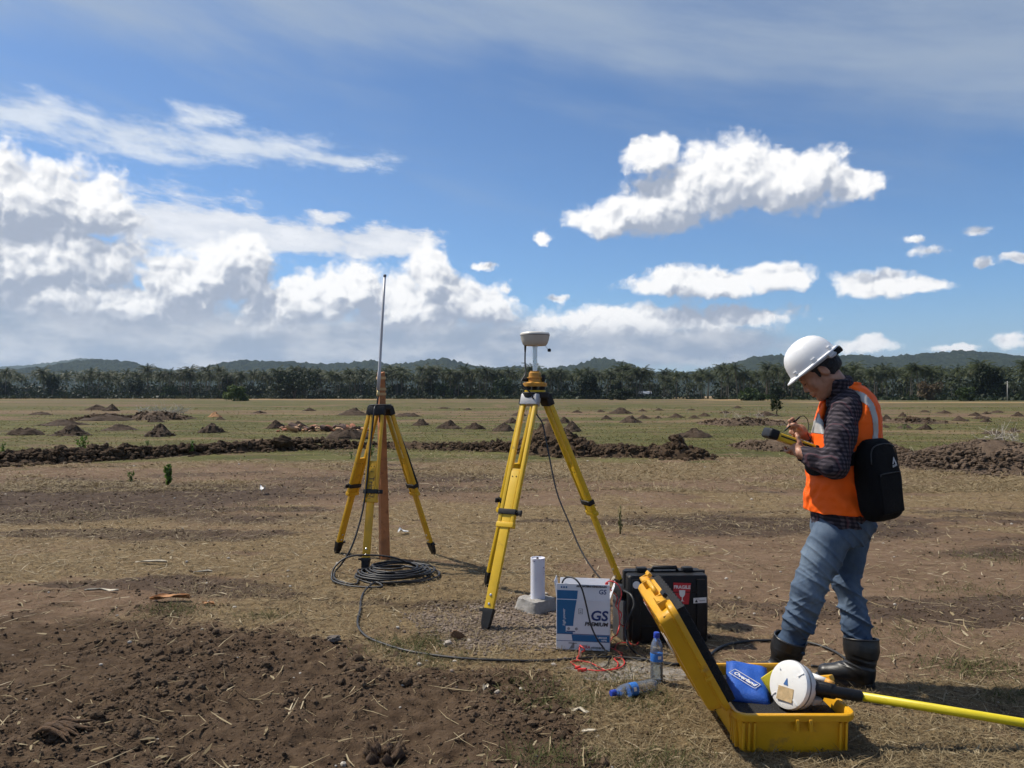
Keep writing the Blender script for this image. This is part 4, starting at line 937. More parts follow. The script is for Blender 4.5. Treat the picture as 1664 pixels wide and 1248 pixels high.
# ------------------------------------------------------------------ shape helpers
def rbox(name, size, bev=0.004, seg=2, loc=(0, 0, 0), rot=None, taper=None):
    bm = bmesh.new(); bmesh.ops.create_cube(bm, size=1)
    for v in bm.verts:
        k = 1.0 if taper is None else (1+(taper-1)*(v.co.z+.5))
        v.co = Vector((v.co.x*size[0]*k, v.co.y*size[1]*k, v.co.z*size[2]))
    if bev: bmesh.ops.bevel(bm, geom=list(bm.edges), offset=bev, segments=seg, profile=.6, affect='EDGES')
    M_ = Matrix.Translation(loc) @ (Euler(rot).to_matrix().to_4x4() if rot else Matrix())
    bmesh.ops.transform(bm, matrix=M_, verts=bm.verts)
    return bm_mesh(name, bm, True, 35)
def lathe(name, prof, n=32, M_=None, angle=35):
    """prof: (radius, z) pairs from bottom to top"""
    V, F = [], []; m = len(prof)
    for r_, z_ in prof:
        for j in range(n): a = 2*math.pi*j/n; V.append((r_*math.cos(a), r_*math.sin(a), z_))
    for i in range(m-1):
        for j in range(n): F.append((i*n+j, i*n+(j+1) % n, (i+1)*n+(j+1) % n, (i+1)*n+j))
    if prof[0][0] > 1e-6: F.append(tuple(range(n-1, -1, -1)))
    if prof[-1][0] > 1e-6: F.append(tuple(range((m-1)*n, m*n)))
    me_ = bpy.data.meshes.new(name); me_.from_pydata(V, [], F)
    bm = bmesh.new(); bm.from_mesh(me_); bmesh.ops.remove_doubles(bm, verts=bm.verts, dist=1e-6)
    if M_ is not None: bmesh.ops.transform(bm, matrix=M_, verts=bm.verts)
    bpy.data.meshes.remove(me_); return bm_mesh(name, bm, True, angle)
def rr_ring(x0, x1, y0, y1, r_, z_, k=5):
    out = []
    for cx, cy_, a0 in ((x1-r_, y1-r_, 0), (x0+r_, y1-r_, 90), (x0+r_, y0+r_, 180), (x1-r_, y0+r_, 270)):
        for i in range(k): a = R(a0+90*i/(k-1)); out.append((cx+r_*math.cos(a), cy_+r_*math.sin(a), z_))
    return out
def loft(name, rings, cap0=True, cap1=True, angle=35):
    n = len(rings[0]); V = [p_ for r_ in rings for p_ in r_]; F = []
    for i in range(len(rings)-1):
        for j in range(n): F.append((i*n+j, i*n+(j+1) % n, (i+1)*n+(j+1) % n, (i+1)*n+j))
    if cap0: F.append(tuple(range(n-1, -1, -1)))
    if cap1: F.append(tuple(range((len(rings)-1)*n, len(rings)*n)))
    me_ = bpy.data.meshes.new(name); me_.from_pydata(V, [], F); bm = bmesh.new(); bm.from_mesh(me_); bpy.data.meshes.remove(me_)
    return bm_mesh(name, bm, True, angle)
def tube(name, pts, rad, n=8, smooth=True, res=0):
    pts = np.array([tuple(p_) for p_ in pts], float)
    if res:
        pts = catmull(pts, res)
        if hasattr(rad, '__len__'): rad = np.interp(np.linspace(0, 1, len(pts)), np.linspace(0, 1, len(rad)), rad)
    V, F = tube_np(pts, rad, n); return mesh_from(name, V, F, smooth)
def catmull(P, k):
    P = np.vstack([2*P[0]-P[1], P, 2*P[-1]-P[-2]]); out = []
    for i in range(1, len(P)-2):
        for t in np.linspace(0, 1, k, endpoint=False):
            a, b, c, d = P[i-1], P[i], P[i+1], P[i+2]
            out.append(.5*((2*b)+(-a+c)*t+(2*a-5*b+4*c-d)*t*t+(-a+3*b-3*c+d)*t**3))
    out.append(P[-2]); return np.array(out)
def text_mesh(s, size, extrude=0.0004, align='LEFT', shear=0.0, bold=0.0, xs_=1.0):
    cu = bpy.data.curves.new('lettering', 'FONT'); cu.body = s; cu.size = size; cu.extrude = extrude; cu.align_x = align; cu.shear = shear; cu.offset = bold; cu.resolution_u = 3
    o = bpy.data.objects.new('tmp', cu); C.objects.link(o)
    dg = bpy.context.evaluated_depsgraph_get(); me_ = bpy.data.meshes.new_from_object(o.evaluated_get(dg))
    bpy.data.objects.remove(o); bpy.data.curves.remove(cu)
    if xs_ != 1.0: me_.transform(Matrix.Diagonal((xs_, 1, 1, 1)))
    me_.name = 'lettering'; return me_
def poly_mesh(name, outline, depth, M_=None):
    """flat polygon (x,z outline) given thickness along -y"""
    bm = bmesh.new(); vs = [bm.verts.new((x, 0, z)) for x, z in outline]; f = bm.faces.new(vs)
    r_ = bmesh.ops.extrude_face_region(bm, geom=[f]); bmesh.ops.translate(bm, vec=(0, -depth, 0), verts=[v for v in r_['geom'] if isinstance(v, bmesh.types.BMVert)])
    if M_ is not None: bmesh.ops.transform(bm, matrix=M_, verts=bm.verts)
    return bm_mesh(name, bm)
def frame(x_, z_):
    """matrix with given local z axis and x axis hint"""
    z_ = Vector(z_).normalized(); x_ = Vector(x_); x_ = (x_-z_*x_.dot(z_)).normalized(); y_ = z_.cross(x_)
    return Matrix((x_, y_, z_)).transposed()
# ------------------------------------------------------------------ materials of the equipment
M_YEL = mat('tripod_yellow', (.68, .42, .010), .42, .10, 6, col2=(.36, .22, .03), f2=.15)
M_YEL2 = mat('tripod_orange_yellow', (.64, .35, .010), .45, .10, 6, col2=(.32, .18, .03), f2=.15)
M_BLK = mat('black_plastic', (.010, .010, .011), .55, .2, 10, spec=.3, col2=(.05, .043, .035), f2=.12)
M_BLKM = mat('black_casting', (.016, .016, .017), .6, .25, 14, col2=(.10, .085, .07), f2=.12, spec=.3)
M_STEEL = mat('steel', (.62, .62, .62), .3, .08, 20, metal=1.0)
M_ALU = mat('dull_aluminium', (.34, .34, .35), .5, .1, 12, metal=.3)
M_CABLE = mat('black_cable', (.016, .016, .017), .5, .2, 20)
M_RED = mat('red_wire', (.55, .035, .03), .45, .12, 10)
M_WHITE = mat('white_plastic', (.74, .74, .72), .4, .05, 6, col2=(.5, .47, .42), f2=.1)
M_CREAM = mat('cream_housing', (.50, .47, .40), .5, .06, 8)
M_PRINT = mat('black_print', (.02, .02, .02), .6, .1)
# ------------------------------------------------------------------ survey tripods
def tripod(label, head, feet, ymat, lettering=None, grey=None, strap=None):
    hx, hy, hz = head; t = thing('survey_tripod', label, 'tripod', (hx, hy, 0))
    o = Vector((hx, hy, 0))
    hm = loft('tripod_head', [rr_ring(-.085, .085, -.085, .085, .06, hz-.045), rr_ring(-.095, .095, -.095, .095, .07, hz-.035), rr_ring(-.095, .095, -.095, .095, .07, hz-.004), rr_ring(-.09, .09, -.09, .09, .066, hz)])
    hd = link_obj('tripod_head', hm, t, M_BLKM)
    link_obj('fixing_screw', lathe('fixing_screw', [(.008, hz-.16), (.012, hz-.155), (.012, hz-.05), (.02, hz-.046), (.02, hz-.04)], 14), hd, M_BLKM)
    for i, f in enumerate(feet):
        f = Vector(f)-o; rad = Vector((f.x, f.y, 0)).normalized(); tan = Vector((-rad.y, rad.x, 0))
        top = rad*.078+Vector((0, 0, hz-.05)); ax = (f-top); L = ax.length; axn = ax.normalized(); nrm = tan.cross(axn)
        Fm = Matrix((tan, nrm, axn)).transposed().to_4x4()              # local x across, y thickness, z down the leg
        def at(z_, x_=0, y_=0): return top+axn*z_+tan*x_+nrm*y_
        def bx(nm, w, d, z0, z1, x_=0, y_=0, b=.004, parent=None, m=None, taper=None):
            me_ = rbox(nm, (w, d, z1-z0), b, 2, taper=taper); me_.transform(Matrix.Translation(at((z0+z1)/2, x_, y_)) @ Fm)
            return link_obj(nm, me_, parent, m)
        hg = bx('hinge', .135, .05, -.035, .045, 0, 0, .008, t, M_ALU if grey == i else M_BLKM)
        lw, lt = .062, .026
        leg = bx('leg', lw, lt, L*.335, L*.925, 0, 0, .003, t, ymat)
        for s_ in (-1, 1):
            bx('rail', .026, .034, .03, L*.575, s_*.046, 0, .007, leg, ymat)
        bx('brace', .07, .020, L*.325, L*.345, 0, .0, .003, leg, ymat)
        cz = L*.515
        bx('clamp', .128, .050, cz-.018, cz+.018, 0, 0, .006, leg, M_BLKM)
        bx('clamp', .125, .042, L*.56, L*.582, 0, 0, .005, leg, ymat)
        kn = rbox('clamp_knob', (.030, .018, .034), .006, 2); kn.transform(Matrix.Translation(at(cz, .085, 0)) @ Fm); link_obj('clamp_knob', kn, leg, M_BLK)
        kn = lathe('clamp_bolt', [(.007, -.02), (.007, .02)], 10, Matrix.Translation(at(cz, .066, 0)) @ Fm @ Matrix.Rotation(R(90), 4, 'Y')); link_obj('clamp_bolt', kn, leg, M_STEEL)
        side = 1 if nrm.dot(Vector((0, -1, 0))) > 0 else -1
        for zz in (L*.862, L*.898):
            b_ = lathe('bolt', [(.0085, 0), (.0085, .004), (.005, .007), (.0001, .0075)], 12, Matrix.Translation(at(zz, 0, side*lt/2)) @ Fm @ Matrix.Rotation(R(-90*side), 4, 'X')); link_obj('bolt', b_, leg, M_STEEL)
        for s_ in (-1, 1):
            b_ = lathe('rivet', [(.004, 0), (.004, .002), (.0001, .003)], 8, Matrix.Translation(at(L*.36, s_*.014, side*lt/2)) @ Fm @ Matrix.Rotation(R(-90*side), 4, 'X')); link_obj('rivet', b_, leg, M_BLKM)
        # pointed shoe with a step lug
        k = lambda w, d, z_: [tuple(at(z_, a*w/2, b*d/2)) for a, b in ((-1, -1), (1, -1), (1, 1), (-1, 1))]
        sh = loft('shoe', [k(.070, .036, L*.915), k(.074, .040, L*.925), k(.066, .036, L*.935), k(.058, .032, L*.975), k(.030, .020, L*1.005), k(.008, .006, L*1.02)], True, True, 30)
        sh_o = link_obj('shoe', sh, leg, M_BLK)
        bx('step_lug', .036, .024, L*.918, L*.930, -.045, 0, .003, leg, M_BLK)
        if lettering == i:
            tm = text_mesh('Trimble', .066, .0006, 'CENTER', 0, .0006)
            Mx = Matrix((axn*1.0, tan*(1 if side > 0 else -1)*1.0, nrm*side)).transposed().to_4x4()
            if Mx.determinant() < 0: Mx = Matrix((axn, -tan*(1 if side > 0 else -1), nrm*side)).transposed().to_4x4()
            tm.transform(Matrix.Translation(at(L*.50, -.0+0.0, side*(lt/2+.0005))-Mx.to_3x3().col[1]*.022) @ Mx); link_obj('lettering', tm, leg, M_PRINT)
            lg = poly_mesh('emblem', [(math.cos(R(a))*.017*(1 if a % 60 else .8), math.sin(R(a))*.017*(1 if a % 60 else .8)) for a in range(0, 360, 30)], .0006)
            lg.transform(Matrix.Translation(at(L*.50-.145, 0, side*(lt/2+.0005))) @ Fm @ Matrix.Rotation(R(90 if side < 0 else -90), 4, 'X') @ Matrix.Rotation(R(90), 4, 'X') @ Matrix.Rotation(R(-90), 4, 'X')); link_obj('emblem', lg, leg, M_PRINT)
        if strap == i:
            pts = [at(.02, .03, -.0)+Vector((.03, -.02, .0)), at(L*.25)+Vector((.045, -.02, 0)), at(L*.42)+Vector((.05, -.02, -.0)), at(L*.50)+Vector((.055, -.02, 0)), at(L*.53)+Vector((.04, -.02, 0)), at(L*.44)+Vector((.03, -.025, 0))]
            V, F = tube_np(catmull(np.array([tuple(p_) for p_ in pts]), 8), .011, 6); link_obj('carry_strap', mesh_from('carry_strap', V, F), t, M_BLK)
    return t
F1, F2, F3 = gp(788, 1024), gp(792, 953), gp(1016, 966)
NT = (0.165, 5.48, 1.475)
tripod('tall yellow tripod in the centre carrying the round receiver', NT, [F1, F2, F3], M_YEL, None, 0)
L1, L2, L3 = gp(547, 899), gp(593, 930), gp(705, 900)
LT = (-1.150, 6.88, 1.375)
tripod('yellow tripod around the wooden stake, left of centre', LT, [L1, L2, L3], M_YEL2, 1, None, 2)
# ------------------------------------------------------------------ tribrach, receiver
hx, hy, hz = NT
t = thing('tribrach', 'orange levelling base on top of the tall centre tripod', 'levelling base', (hx-.005, hy, hz))
M_OR = mat('orange_paint', (.52, .25, .03), .45, .12, 12, col2=(.2, .1, .03), f2=.1)
link_obj('base_plate', loft('base_plate', [rr_ring(-.072, .072, -.072, .072, .05, .001), rr_ring(-.072, .072, -.072, .072, .05, .013)]), t, M_YEL)
for k in range(3):
    a = R(90+120*k); c = (math.cos(a)*.056, math.sin(a)*.056)
    link_obj('foot_screw', lathe('foot_screw', [(.010, .013), (.021, .016), (.021, .034), (.010, .038), (.010, .05)], 16, Matrix.Translation((c[0], c[1], 0)), 50), t, M_BLK)
link_obj('body', lathe('body', [(.040, .038), (.082, .040), (.084, .062), (.070, .070), (.052, .072), (.050, .095), (.056, .097), (.056, .103), (.044, .105), (.042, .135), (.034, .140), (.034, .146)], 36), t, M_OR)
link_obj('lock_lever', rbox('lock_lever', (.02, .03, .05), .005, 2, (.058, -.02, .095)), t, M_BLK)
link_obj('optical_sight', tube('optical_sight', [(-.04, 0, .085), (-.085, -.03, .088)], [.014, .011], 12), t, M_BLK)
# receiver on its short pole
rz0 = hz+.146
t = thing('survey_receiver', 'cream dome receiver on a silver pole above the centre tripod', 'receiver', (hx-.005, hy, rz0))
link_obj('pole', lathe('pole', [(.016, 0), (.016, .165), (.020, .166), (.020, .178)], 24), t, M_STEEL)
hb = rz0+.174; H0 = 1.881-rz0
b0 = .176
link_obj('lower_housing', lathe('lower_housing', [(.03, b0), (.076, b0+.001), (.086, b0+.012), (.096, b0+.04), (.1005, b0+.066), (.1025, b0+.070)], 48), t, M_CREAM)
link_obj('rubber_band', lathe('rubber_band', [(.1025, b0+.070), (.1035, b0+.073), (.1025, b0+.076)], 48), t, mat('grey_rubber', (.16, .15, .14), .7))
link_obj('top_cover', lathe('top_cover', [(.1025, b0+.076), (.1020, b0+.084), (.096, b0+.091), (.075, b0+.095), (.0001, b0+.098)], 48), t, mat('cream_cover', (.66, .63, .55), .4))
link_obj('cable_plug', tube('cable_plug', [(-.068, -.02, b0+.004), (-.069, -.02, b0-.045)], [.009, .006], 10), t, M_BLK)
cp = link_obj('dust_cap', lathe('dust_cap', [(.0001, -.012), (.011, -.010), (.013, 0), (.010, .010), (.0001, .012)], 14, Matrix.Translation((.098, -.03, b0-.032))), t, M_BLK)
link_obj('cap_cord', tube('cap_cord', [(.070, -.03, b0+.004), (.078, -.03, b0-.012), (.092, -.03, b0-.026)], .0016, 5, True, 4), cp, M_ALU)
def cable(name, label, pts, rad, m, cat='cable', res=10, n=8):
    me_ = tube(name, pts, rad, n, True, res); return tag(link_obj(name, me_, None, m), label, cat)
pc = [(hx-.074, hy-.02, rz0+b0-.045), (hx-.075, hy-.025, rz0+.06), (hx-.072, hy-.06, rz0-.02), (hx-.10, hy-.10, hz+.06), (hx-.03, hy-.115, hz-.02), (hx+.005, hy-.06, hz-.15), px(882, 690, 5.35), px(892, 740, 5.25), px(905, 800, 5.15), px(925, 850, 5.05), px(942, 890, 4.95), px(960, 920, 4.85), px(985, 950, 4.75), px(1010, 968, 4.70), px(1024, 985, 4.66)]
cable('receiver_cable', 'thin black cable hanging from the receiver down through the centre tripod', pc, .0052, M_CABLE)
# ------------------------------------------------------------------ wooden stake and whip antenna
SB = Vector(((625-CX)*7.0/FPX, 7.0, 0)); ST = Vector(((619-CX)*7.06/FPX, 7.06, 1.655))
M_WOOD = mat('reddish_timber', (.40, .158, .055), .75, .3, 9, bump=.3, bscale=40, col2=(.24, .088, .032), f2=.3)
def stake():
    t = thing('wooden_stake', 'reddish wooden stake driven upright inside the left tripod', 'stake', tuple(SB))
    up = (ST-SB); rings = []
    for f, w in ((-.03, .090), (.12, .086), (.32, .078), (.6, .070), (.86, .064), (1.0, .060)):
        c = up*f; a = R(24+8*f); h = w/2; rings.append([(c.x+math.cos(a+q)*h*1.25, c.y+math.sin(a+q)*h*1.25, c.z+(.012*math.sin(q*1.3) if f == 1.0 else 0)) for q in (R(45), R(135), R(225), R(315))])
    link_obj('post', loft('post', rings, True, True, 20), t, M_WOOD)
    for f, w in ((.972, .003), (.912, .003), (.885, .003)):
        c = up*f; h = .034+w; a = R(32); rg = lambda z_: [(c.x+math.cos(a+q)*h*1.27, c.y+math.sin(a+q)*h*1.27, c.z+z_) for q in (R(45), R(135), R(225), R(315))]
        link_obj('tape_band', loft('tape_band', [rg(-.012), rg(.012)]), t, mat('tan_tape', (.55, .36, .16), .5))
stake()
A0 = Vector(((614.5-CX)*6.98/FPX, 6.985, 1.45-(634-V0)*6.98/FPX)); A1 = Vector(((625.5-CX)*7.0/FPX, 7.0, 1.45-(446-V0)*7.0/FPX))
t = thing('whip_antenna', 'tall thin grey whip antenna lashed to the wooden stake', 'antenna', tuple(A0))
d = A1-A0
link_obj('rod', tube('rod', [(0, 0, 0), d*.16, d*.165, d*.5, d*.978], [.0155, .0150, .0125, .0118, .0105], 14), t, mat('grey_fibreglass', (.46, .46, .47), .35, .06))
link_obj('tip_cap', tube('tip_cap', [d*.978, d*.982, d*.998, d], [.0115, .0135, .0135, .008], 14), t, mat('grey_cap', (.12, .12, .13), .5))
link_obj('connector', tube('connector', [(0, 0, -.055), (0, 0, -.05), (0, 0, .0)], [.009, .013, .013], 12), t, mat('brass', (.50, .40, .2), .4, metal=.8))
# antenna feed line: down the tripod, round the coil, off to the cases
def feed_line():
    P_ = [A0+Vector((0, 0, -.05)), A0+Vector((-.012, -.03, -.16)), px(609, 662, 6.74), px(605, 695, 6.72), px(600, 740, 6.68), px(595, 790, 6.62), px(588, 835, 6.55), px(573, 885, 6.45), px(556, 915, 6.42), px(545, 928, 6.5)]
    z = lambda u, v, h=.012: Vector(gp(u, v))+Vector((0, 0, h))
    P_ += [z(543, 942, .02), z(556, 949), z(580, 951)]
    c = Vector(((643-CX)*6.30/FPX, 6.30, 0)); r_ = random.Random(3)
    for k in range(0, 16*11+8):
        a = math.pi*.95+k*2*math.pi/16; tn = k/16
        rx = .335-.02*(tn % 3)-.012*tn+r_.uniform(-.012, .012); ry = .31-.022*(tn % 3)-.010*tn+r_.uniform(-.012, .012)
        P_.append(Vector((c.x+math.cos(a)*rx+.03*math.sin(tn*2.1), c.y+math.sin(a)*ry+.03*math.cos(tn*1.7), .012+.0065*(tn % 4)+.010*tn*.5)))
    # the raised loop thrown out to the left
    P_ += [px(700, 930, 6.55), px(668, 921, 6.48)+Vector((0, 0, .02)), px(640, 910, 6.42)+Vector((0, 0, .02)), px(600, 902, 6.40), px(566, 905, 6.36), px(545, 920, 6.30), px(539, 938, 6.22)]
    P_ += [z(545, 950, .02), z(575, 956), z(620, 958, .02), z(610, 952, .03), z(594, 962, .02), z(587, 975), z(585, 995), z(581, 1012), z(584, 1026), z(598, 1039), z(625, 1050), z(660, 1061), z(705, 1068), z(760, 1074), z(820, 1076), z(880, 1076), z(940, 1073), z(985, 1070), z(1030, 1073), z(1065, 1077), z(1100, 1080), z(1130, 1078)]
    P_ = [Vector((p_.x, p_.y, p_.z+(gz(p_.x, p_.y) if p_.z < .03 else 0))) for p_ in P_]
    cable('antenna_cable', 'black cable from the antenna, coiled beside the left tripod and trailing right', P_, .0078, M_CABLE, 'cable', 6, 7)
feed_line()
z_ = lambda u, v, h=.010: Vector(gp(u, v))+Vector((0, 0, h+gz(gp(u, v).x, gp(u, v).y)))
cable('power_cable', 'black cable looping on the ground behind the yellow case', [z_(1150, 1072), z_(1165, 1058), z_(1185, 1049), z_(1220, 1044), z_(1260, 1042), z_(1310, 1046), z_(1345, 1056), z_(1370, 1070), z_(1378, 1083), z_(1350, 1086), z_(1318, 1085)], .0075, M_CABLE)
# ------------------------------------------------------------------ survey monument
c = gp(871, 990); t = thing('survey_marker', 'white plastic pipe standing in a rough concrete block', 'survey marker', (c.x, c.y, gz(c.x, c.y)-.01))
def block():
    bm = bmesh.new(); bmesh.ops.create_cube(bm, size=1); bmesh.ops.subdivide_edges(bm, edges=bm.edges[:], cuts=9, use_grid_fill=True)
    for v in bm.verts:
        k = 1-.16*(v.co.z+.5); x, y, z = v.co.x*.235*k, v.co.y*.235*k, (v.co.z+.5)*.088
        r_ = max(abs(v.co.x), abs(v.co.y)); x *= 1-.10*max(0, min(abs(v.co.x), abs(v.co.y))-.36)/.14; y *= 1-.10*max(0, min(abs(v.co.x), abs(v.co.y))-.36)/.14
        n_ = (float(vn(np.array([x*30+z*20]), np.array([y*30-z*17]), 4)[0])-.5)*.016+(float(vn(np.array([x*80]), np.array([y*80+z*60]), 5)[0])-.5)*.007
        v.co = Vector((x*(1+n_*4), y*(1+n_*4), z+n_*(1 if v.co.z > .3 else 0)))
    bmesh.ops.rotate(bm, cent=(0, 0, 0), matrix=Matrix.Rotation(R(40), 3, 'Z'), verts=bm.verts)
    return bm_mesh('concrete_block', bm, True, 40)
link_obj('concrete_block', block(), t, mat('rough_concrete', (.27, .255, .235), .95, .2, 18, bump=.5, bscale=70, col2=(.36, .34, .31), f2=.3))
pp = link_obj('pipe', lathe('pipe', [(.049, .075), (.0485, .36), (.044, .36), (.043, .352), (.0001, .352)], 40, Matrix.Translation((.012, 0, 0))), t, mat('white_pipe', (.74, .74, .80), .35, .05, 6, col2=(.5, .48, .46), f2=.1))
link_obj('brass_pin', lathe('brass_pin', [(.007, .350), (.009, .358), (.006, .364), (.0001, .366)], 12, Matrix.Translation((.010, -.005, 0))), pp, mat('dark_pin', (.06, .045, .03), .5))
link_obj('pen_line', rbox('pen_line', (.0016, .0008, .262), 0, 1, (.0335, -.0352, .215), (0, 0, R(44))), pp, mat('blue_grey_ink', (.10, .11, .22), .7))
for i, (dx, dz, w) in enumerate(((.030, .300, .010), (.033, .29, .004), (.036, .27, .006), (.034, .255, .005), (-.028, .345, .02))):
    link_obj('pen_mark', rbox('pen_mark', (w, .001, .005), 0, 1, (.012+(dx+.008 if dx > 0 else dx), -math.sqrt(max(0, .0492**2-((dx+.008) if dx > 0 else dx)**2))-.0002, dz), (0, 0, R(38 if dx > 0 else -32))), pp, bpy.data.materials['blue_grey_ink'])
# ------------------------------------------------------------------ battery carton
M_CARD = mat('white_card', (.66, .67, .70), .6, .05, 8, col2=(.5, .49, .47), f2=.08); M_BLUE = mat('blue_print', (.012, .115, .27), .5, .06, 8); M_NAVY = mat('navy_print', (.012, .035, .14), .5, .06); M_CARDIN = mat('brown_card', (.30, .20, .12), .8, .1)
def carton():
    a = gp(904, 1057); b = gp(991, 1061); w = (b-a).length; rot = math.atan2(b.y-a.y, b.x-a.x)
    t = thing('battery_carton', 'open white and blue printed battery carton with raised flaps', 'carton', (a.x, a.y, .008), rot)
    dp, h, th, hf_ = .185, .285, .004, .088
    def wall(nm, sx, sy, sz, loc, parent=t, rot_=None, m=M_CARD): return link_obj(nm, rbox(nm, (sx, sy, sz), .0012, 1, loc, rot_), parent, m)
    fr = wall('front_panel', w, th, h, (w/2, th/2, h/2)); bk = wall('back_panel', w, th, h, (w/2, dp-th/2, h/2))
    ls = wall('side_panel', th, dp-2*th-.001, h, (th/2, dp/2, h/2)); rs = wall('side_panel', th, dp-2*th-.001, h, (w-th/2, dp/2, h/2))
    wall('bottom_panel', w-2*th-.002, dp-2*th-.002, th, (w/2, dp/2, th/2))
    wall('flap', w, .003, hf_, (w/2, .006, h+hf_/2), fr, (R(-4), 0, 0)); wall('flap', w-.01, .003, hf_, (w/2, dp+.02, h+hf_/2-.010), bk, (R(-28), 0, 0))
    wall('flap', .003, dp*.8, .10, (-.006, dp/2, h+.050), ls, (0, R(-8), 0)); wall('flap', .003, dp*.8, .085, (w+.012, dp/2, h+.036), rs, (0, R(20), 0))
    batt = rbox('battery', (w-.05, dp-.04, .2), .006, 2, (w/2, dp/2, .108)); bo = tag(link_obj('car_battery', batt, None, M_BLK), 'dark car battery standing inside the white and blue carton', 'battery'); bo.location = t.location; bo.rotation_euler = t.rotation_euler
    e = .0007; S_ = 1.0
    def prt(nm, out, m, z=e, parent=fr): return link_obj(nm, poly_mesh(nm, out, z), parent, m)
    prt('print_panel', [(.004, .090)]+[(.094+.022*(q/8)**1.7, .090+(q/8)*.193) for q in range(9)]+[(.004, .283)], M_BLUE)
    fl = .0725
    prt('print_band', [(.092, .052), (w-.001, .052), (w-.001, .087), (.086, .087)], M_BLUE); prt('print_line', [(.001, .0885), (w-.001, .0885), (w-.001, .0915), (.001, .0915)], M_NAVY, .0011)
    prt('print_line', [(.001, .049), (w-.001, .049), (w-.001, .0515), (.001, .0515)], M_NAVY, .0011)
    for s_, x, z, sz, m, al, sh, bo_, ry, xs_ in (('GS', .292, .172, .078, M_NAVY, 'RIGHT', .12, .0022, 0, 1.05), ('PREMIUM', .292, .140, .030, M_PRINT, 'RIGHT', .18, .0010, 0, 1.05), ('high power', .050, .135, .021, M_CARD, 'LEFT', .2, .0003, -90, 1),
                                        ('Distributor', .070, .036, .0105, M_PRINT, 'LEFT', .2, .0002, 0, 1), ('ASTRA', .125, .012, .022, M_RED, 'LEFT', .15, .0006, 0, 1.0), ('otoparts', .196, .012, .022, M_PRINT, 'LEFT', .15, .0002, 0, 1.0), ('A-80D26R', .286, .070, .014, M_CARD, 'RIGHT', .15, .0005, 0, 1), ('NS70L', .286, .056, .012, M_CARD, 'RIGHT', .15, .0005, 0, 1)):
        me_ = text_mesh(s_, sz, .0004, al, sh, bo_, xs_); link_obj('lettering', me_, fr, m, (min(x, w-.012), -.0013, z), (R(90), R(ry), 0))
    fo = [c_ for c_ in fr.children if c_.name.startswith('flap')][0]
    for s_, x, z, sz, m, al in (('GS', w-.02, .320, .036, M_NAVY, 'RIGHT'), ('PREMIUM', w-.02, .307, .0125, M_PRINT, 'RIGHT'), ('AKI / BATERAI KENDARAAN', w-.018, .3575, .0135, M_PRINT, 'RIGHT')):
        me_ = text_mesh(s_, sz, .0004, al, .1, .0008); o_ = link_obj('lettering', me_, fr, m, (x, .0036+(z-.329)*-.07-.0006, z), (R(90-4), 0, 0))
    pf_ = poly_mesh('print_panel', [(.004, .2875), (.118, .2875), (.122, .336), (.004, .336)], e); pf_.transform(Matrix.Translation((0, .0044, .329)) @ Matrix.Rotation(R(-4), 4, 'X') @ Matrix.Translation((0, 0, -.329))); link_obj('print_panel', pf_, fr, M_BLUE)
    for q in range(3): link_obj('print_symbol', rbox('print_symbol', (.008, .0008, .010), 0, 1, (.03+q*.014, .0012, .354)), fr, M_BLUE)
    link_obj('print_symbol', poly_mesh('print_symbol', [(.126, .205), (.150, .205), (.150, .235), (.126, .235)], .0006), fr, M_PRINT); link_obj('print_symbol', poly_mesh('print_symbol', [(.128, .207), (.148, .207), (.148, .233), (.128, .233)], .0010), fr, M_CARD)
    for q in range(2): link_obj('print_symbol', rbox('print_symbol', (.012, .0006, .003), 0, 1, (.138, -.0013, .214+q*.009)), fr, M_PRINT)
    link_obj('print_symbol', rbox('print_symbol', (.072, .0006, .034), 0, 1, (.090, -.0012, .118)), fr, M_CARD); link_obj('print_symbol', rbox('print_symbol', (.050, .0005, .006), 0, 1, (.082, -.0018, .105)), fr, M_NAVY)
    for x in (.070, .114): link_obj('print_symbol', lathe('print_symbol', [(.0085, 0), (.0085, .0005)], 16, Matrix.Translation((x, -.0015, .120)) @ Matrix.Rotation(R(90), 4, 'X')), fr, mat('grey_print', (.25, .25, .26), .6))
    g_ = mat('grey_logo', (.08, .08, .085), .6)
    for q in range(5): link_obj('print_symbol', rbox('print_symbol', (.030-q*.004, .0006, .0032), 0, 1, (.088+q*.002, -.0012, .010+q*.0062), (0, R(-18), 0)), fr, g_)
    link_obj('print_band', rbox('print_band', (.0008, dp-.012, .040), 0, 1, (-.0005, dp/2, .070)), ls, M_BLUE)
    for q in range(4): link_obj('print_symbol', rbox('print_symbol', (.0008, .06, .026), 0, 1, (-.0005, dp*.4, .12+q*.042)), ls, bpy.data.materials['grey_print'])
    return t, w, rot
carton()
cable('battery_lead', 'thin black lead looping over the front of the white carton', [px(913, 966, 4.52), px(913, 950, 4.51), px(918, 940, 4.48), px(928, 938, 4.45), px(938, 944, 4.42), px(946, 958, 4.41), px(953, 985, 4.40), px(960, 1015, 4.39), px(970, 1038, 4.37), px(980, 1052, 4.36), px(986, 1063, 4.34), z_(978, 1066), z_(955, 1068)], .0048, M_CABLE)
tag(link_obj('lead_plug', tube('lead_plug', [px(913, 972, 4.525), px(913, 962, 4.515), px(914, 948, 4.505)], [.009, .010, .006], 10), None, M_BLK), 'black plug at the left rim of the white carton', 'plug')
t = thing('jumper_lead', 'red lead clipped at the right rim of the white carton and dropping down', 'lead', tuple(px(984, 950, 4.55)))
o_ = Vector(t.location)
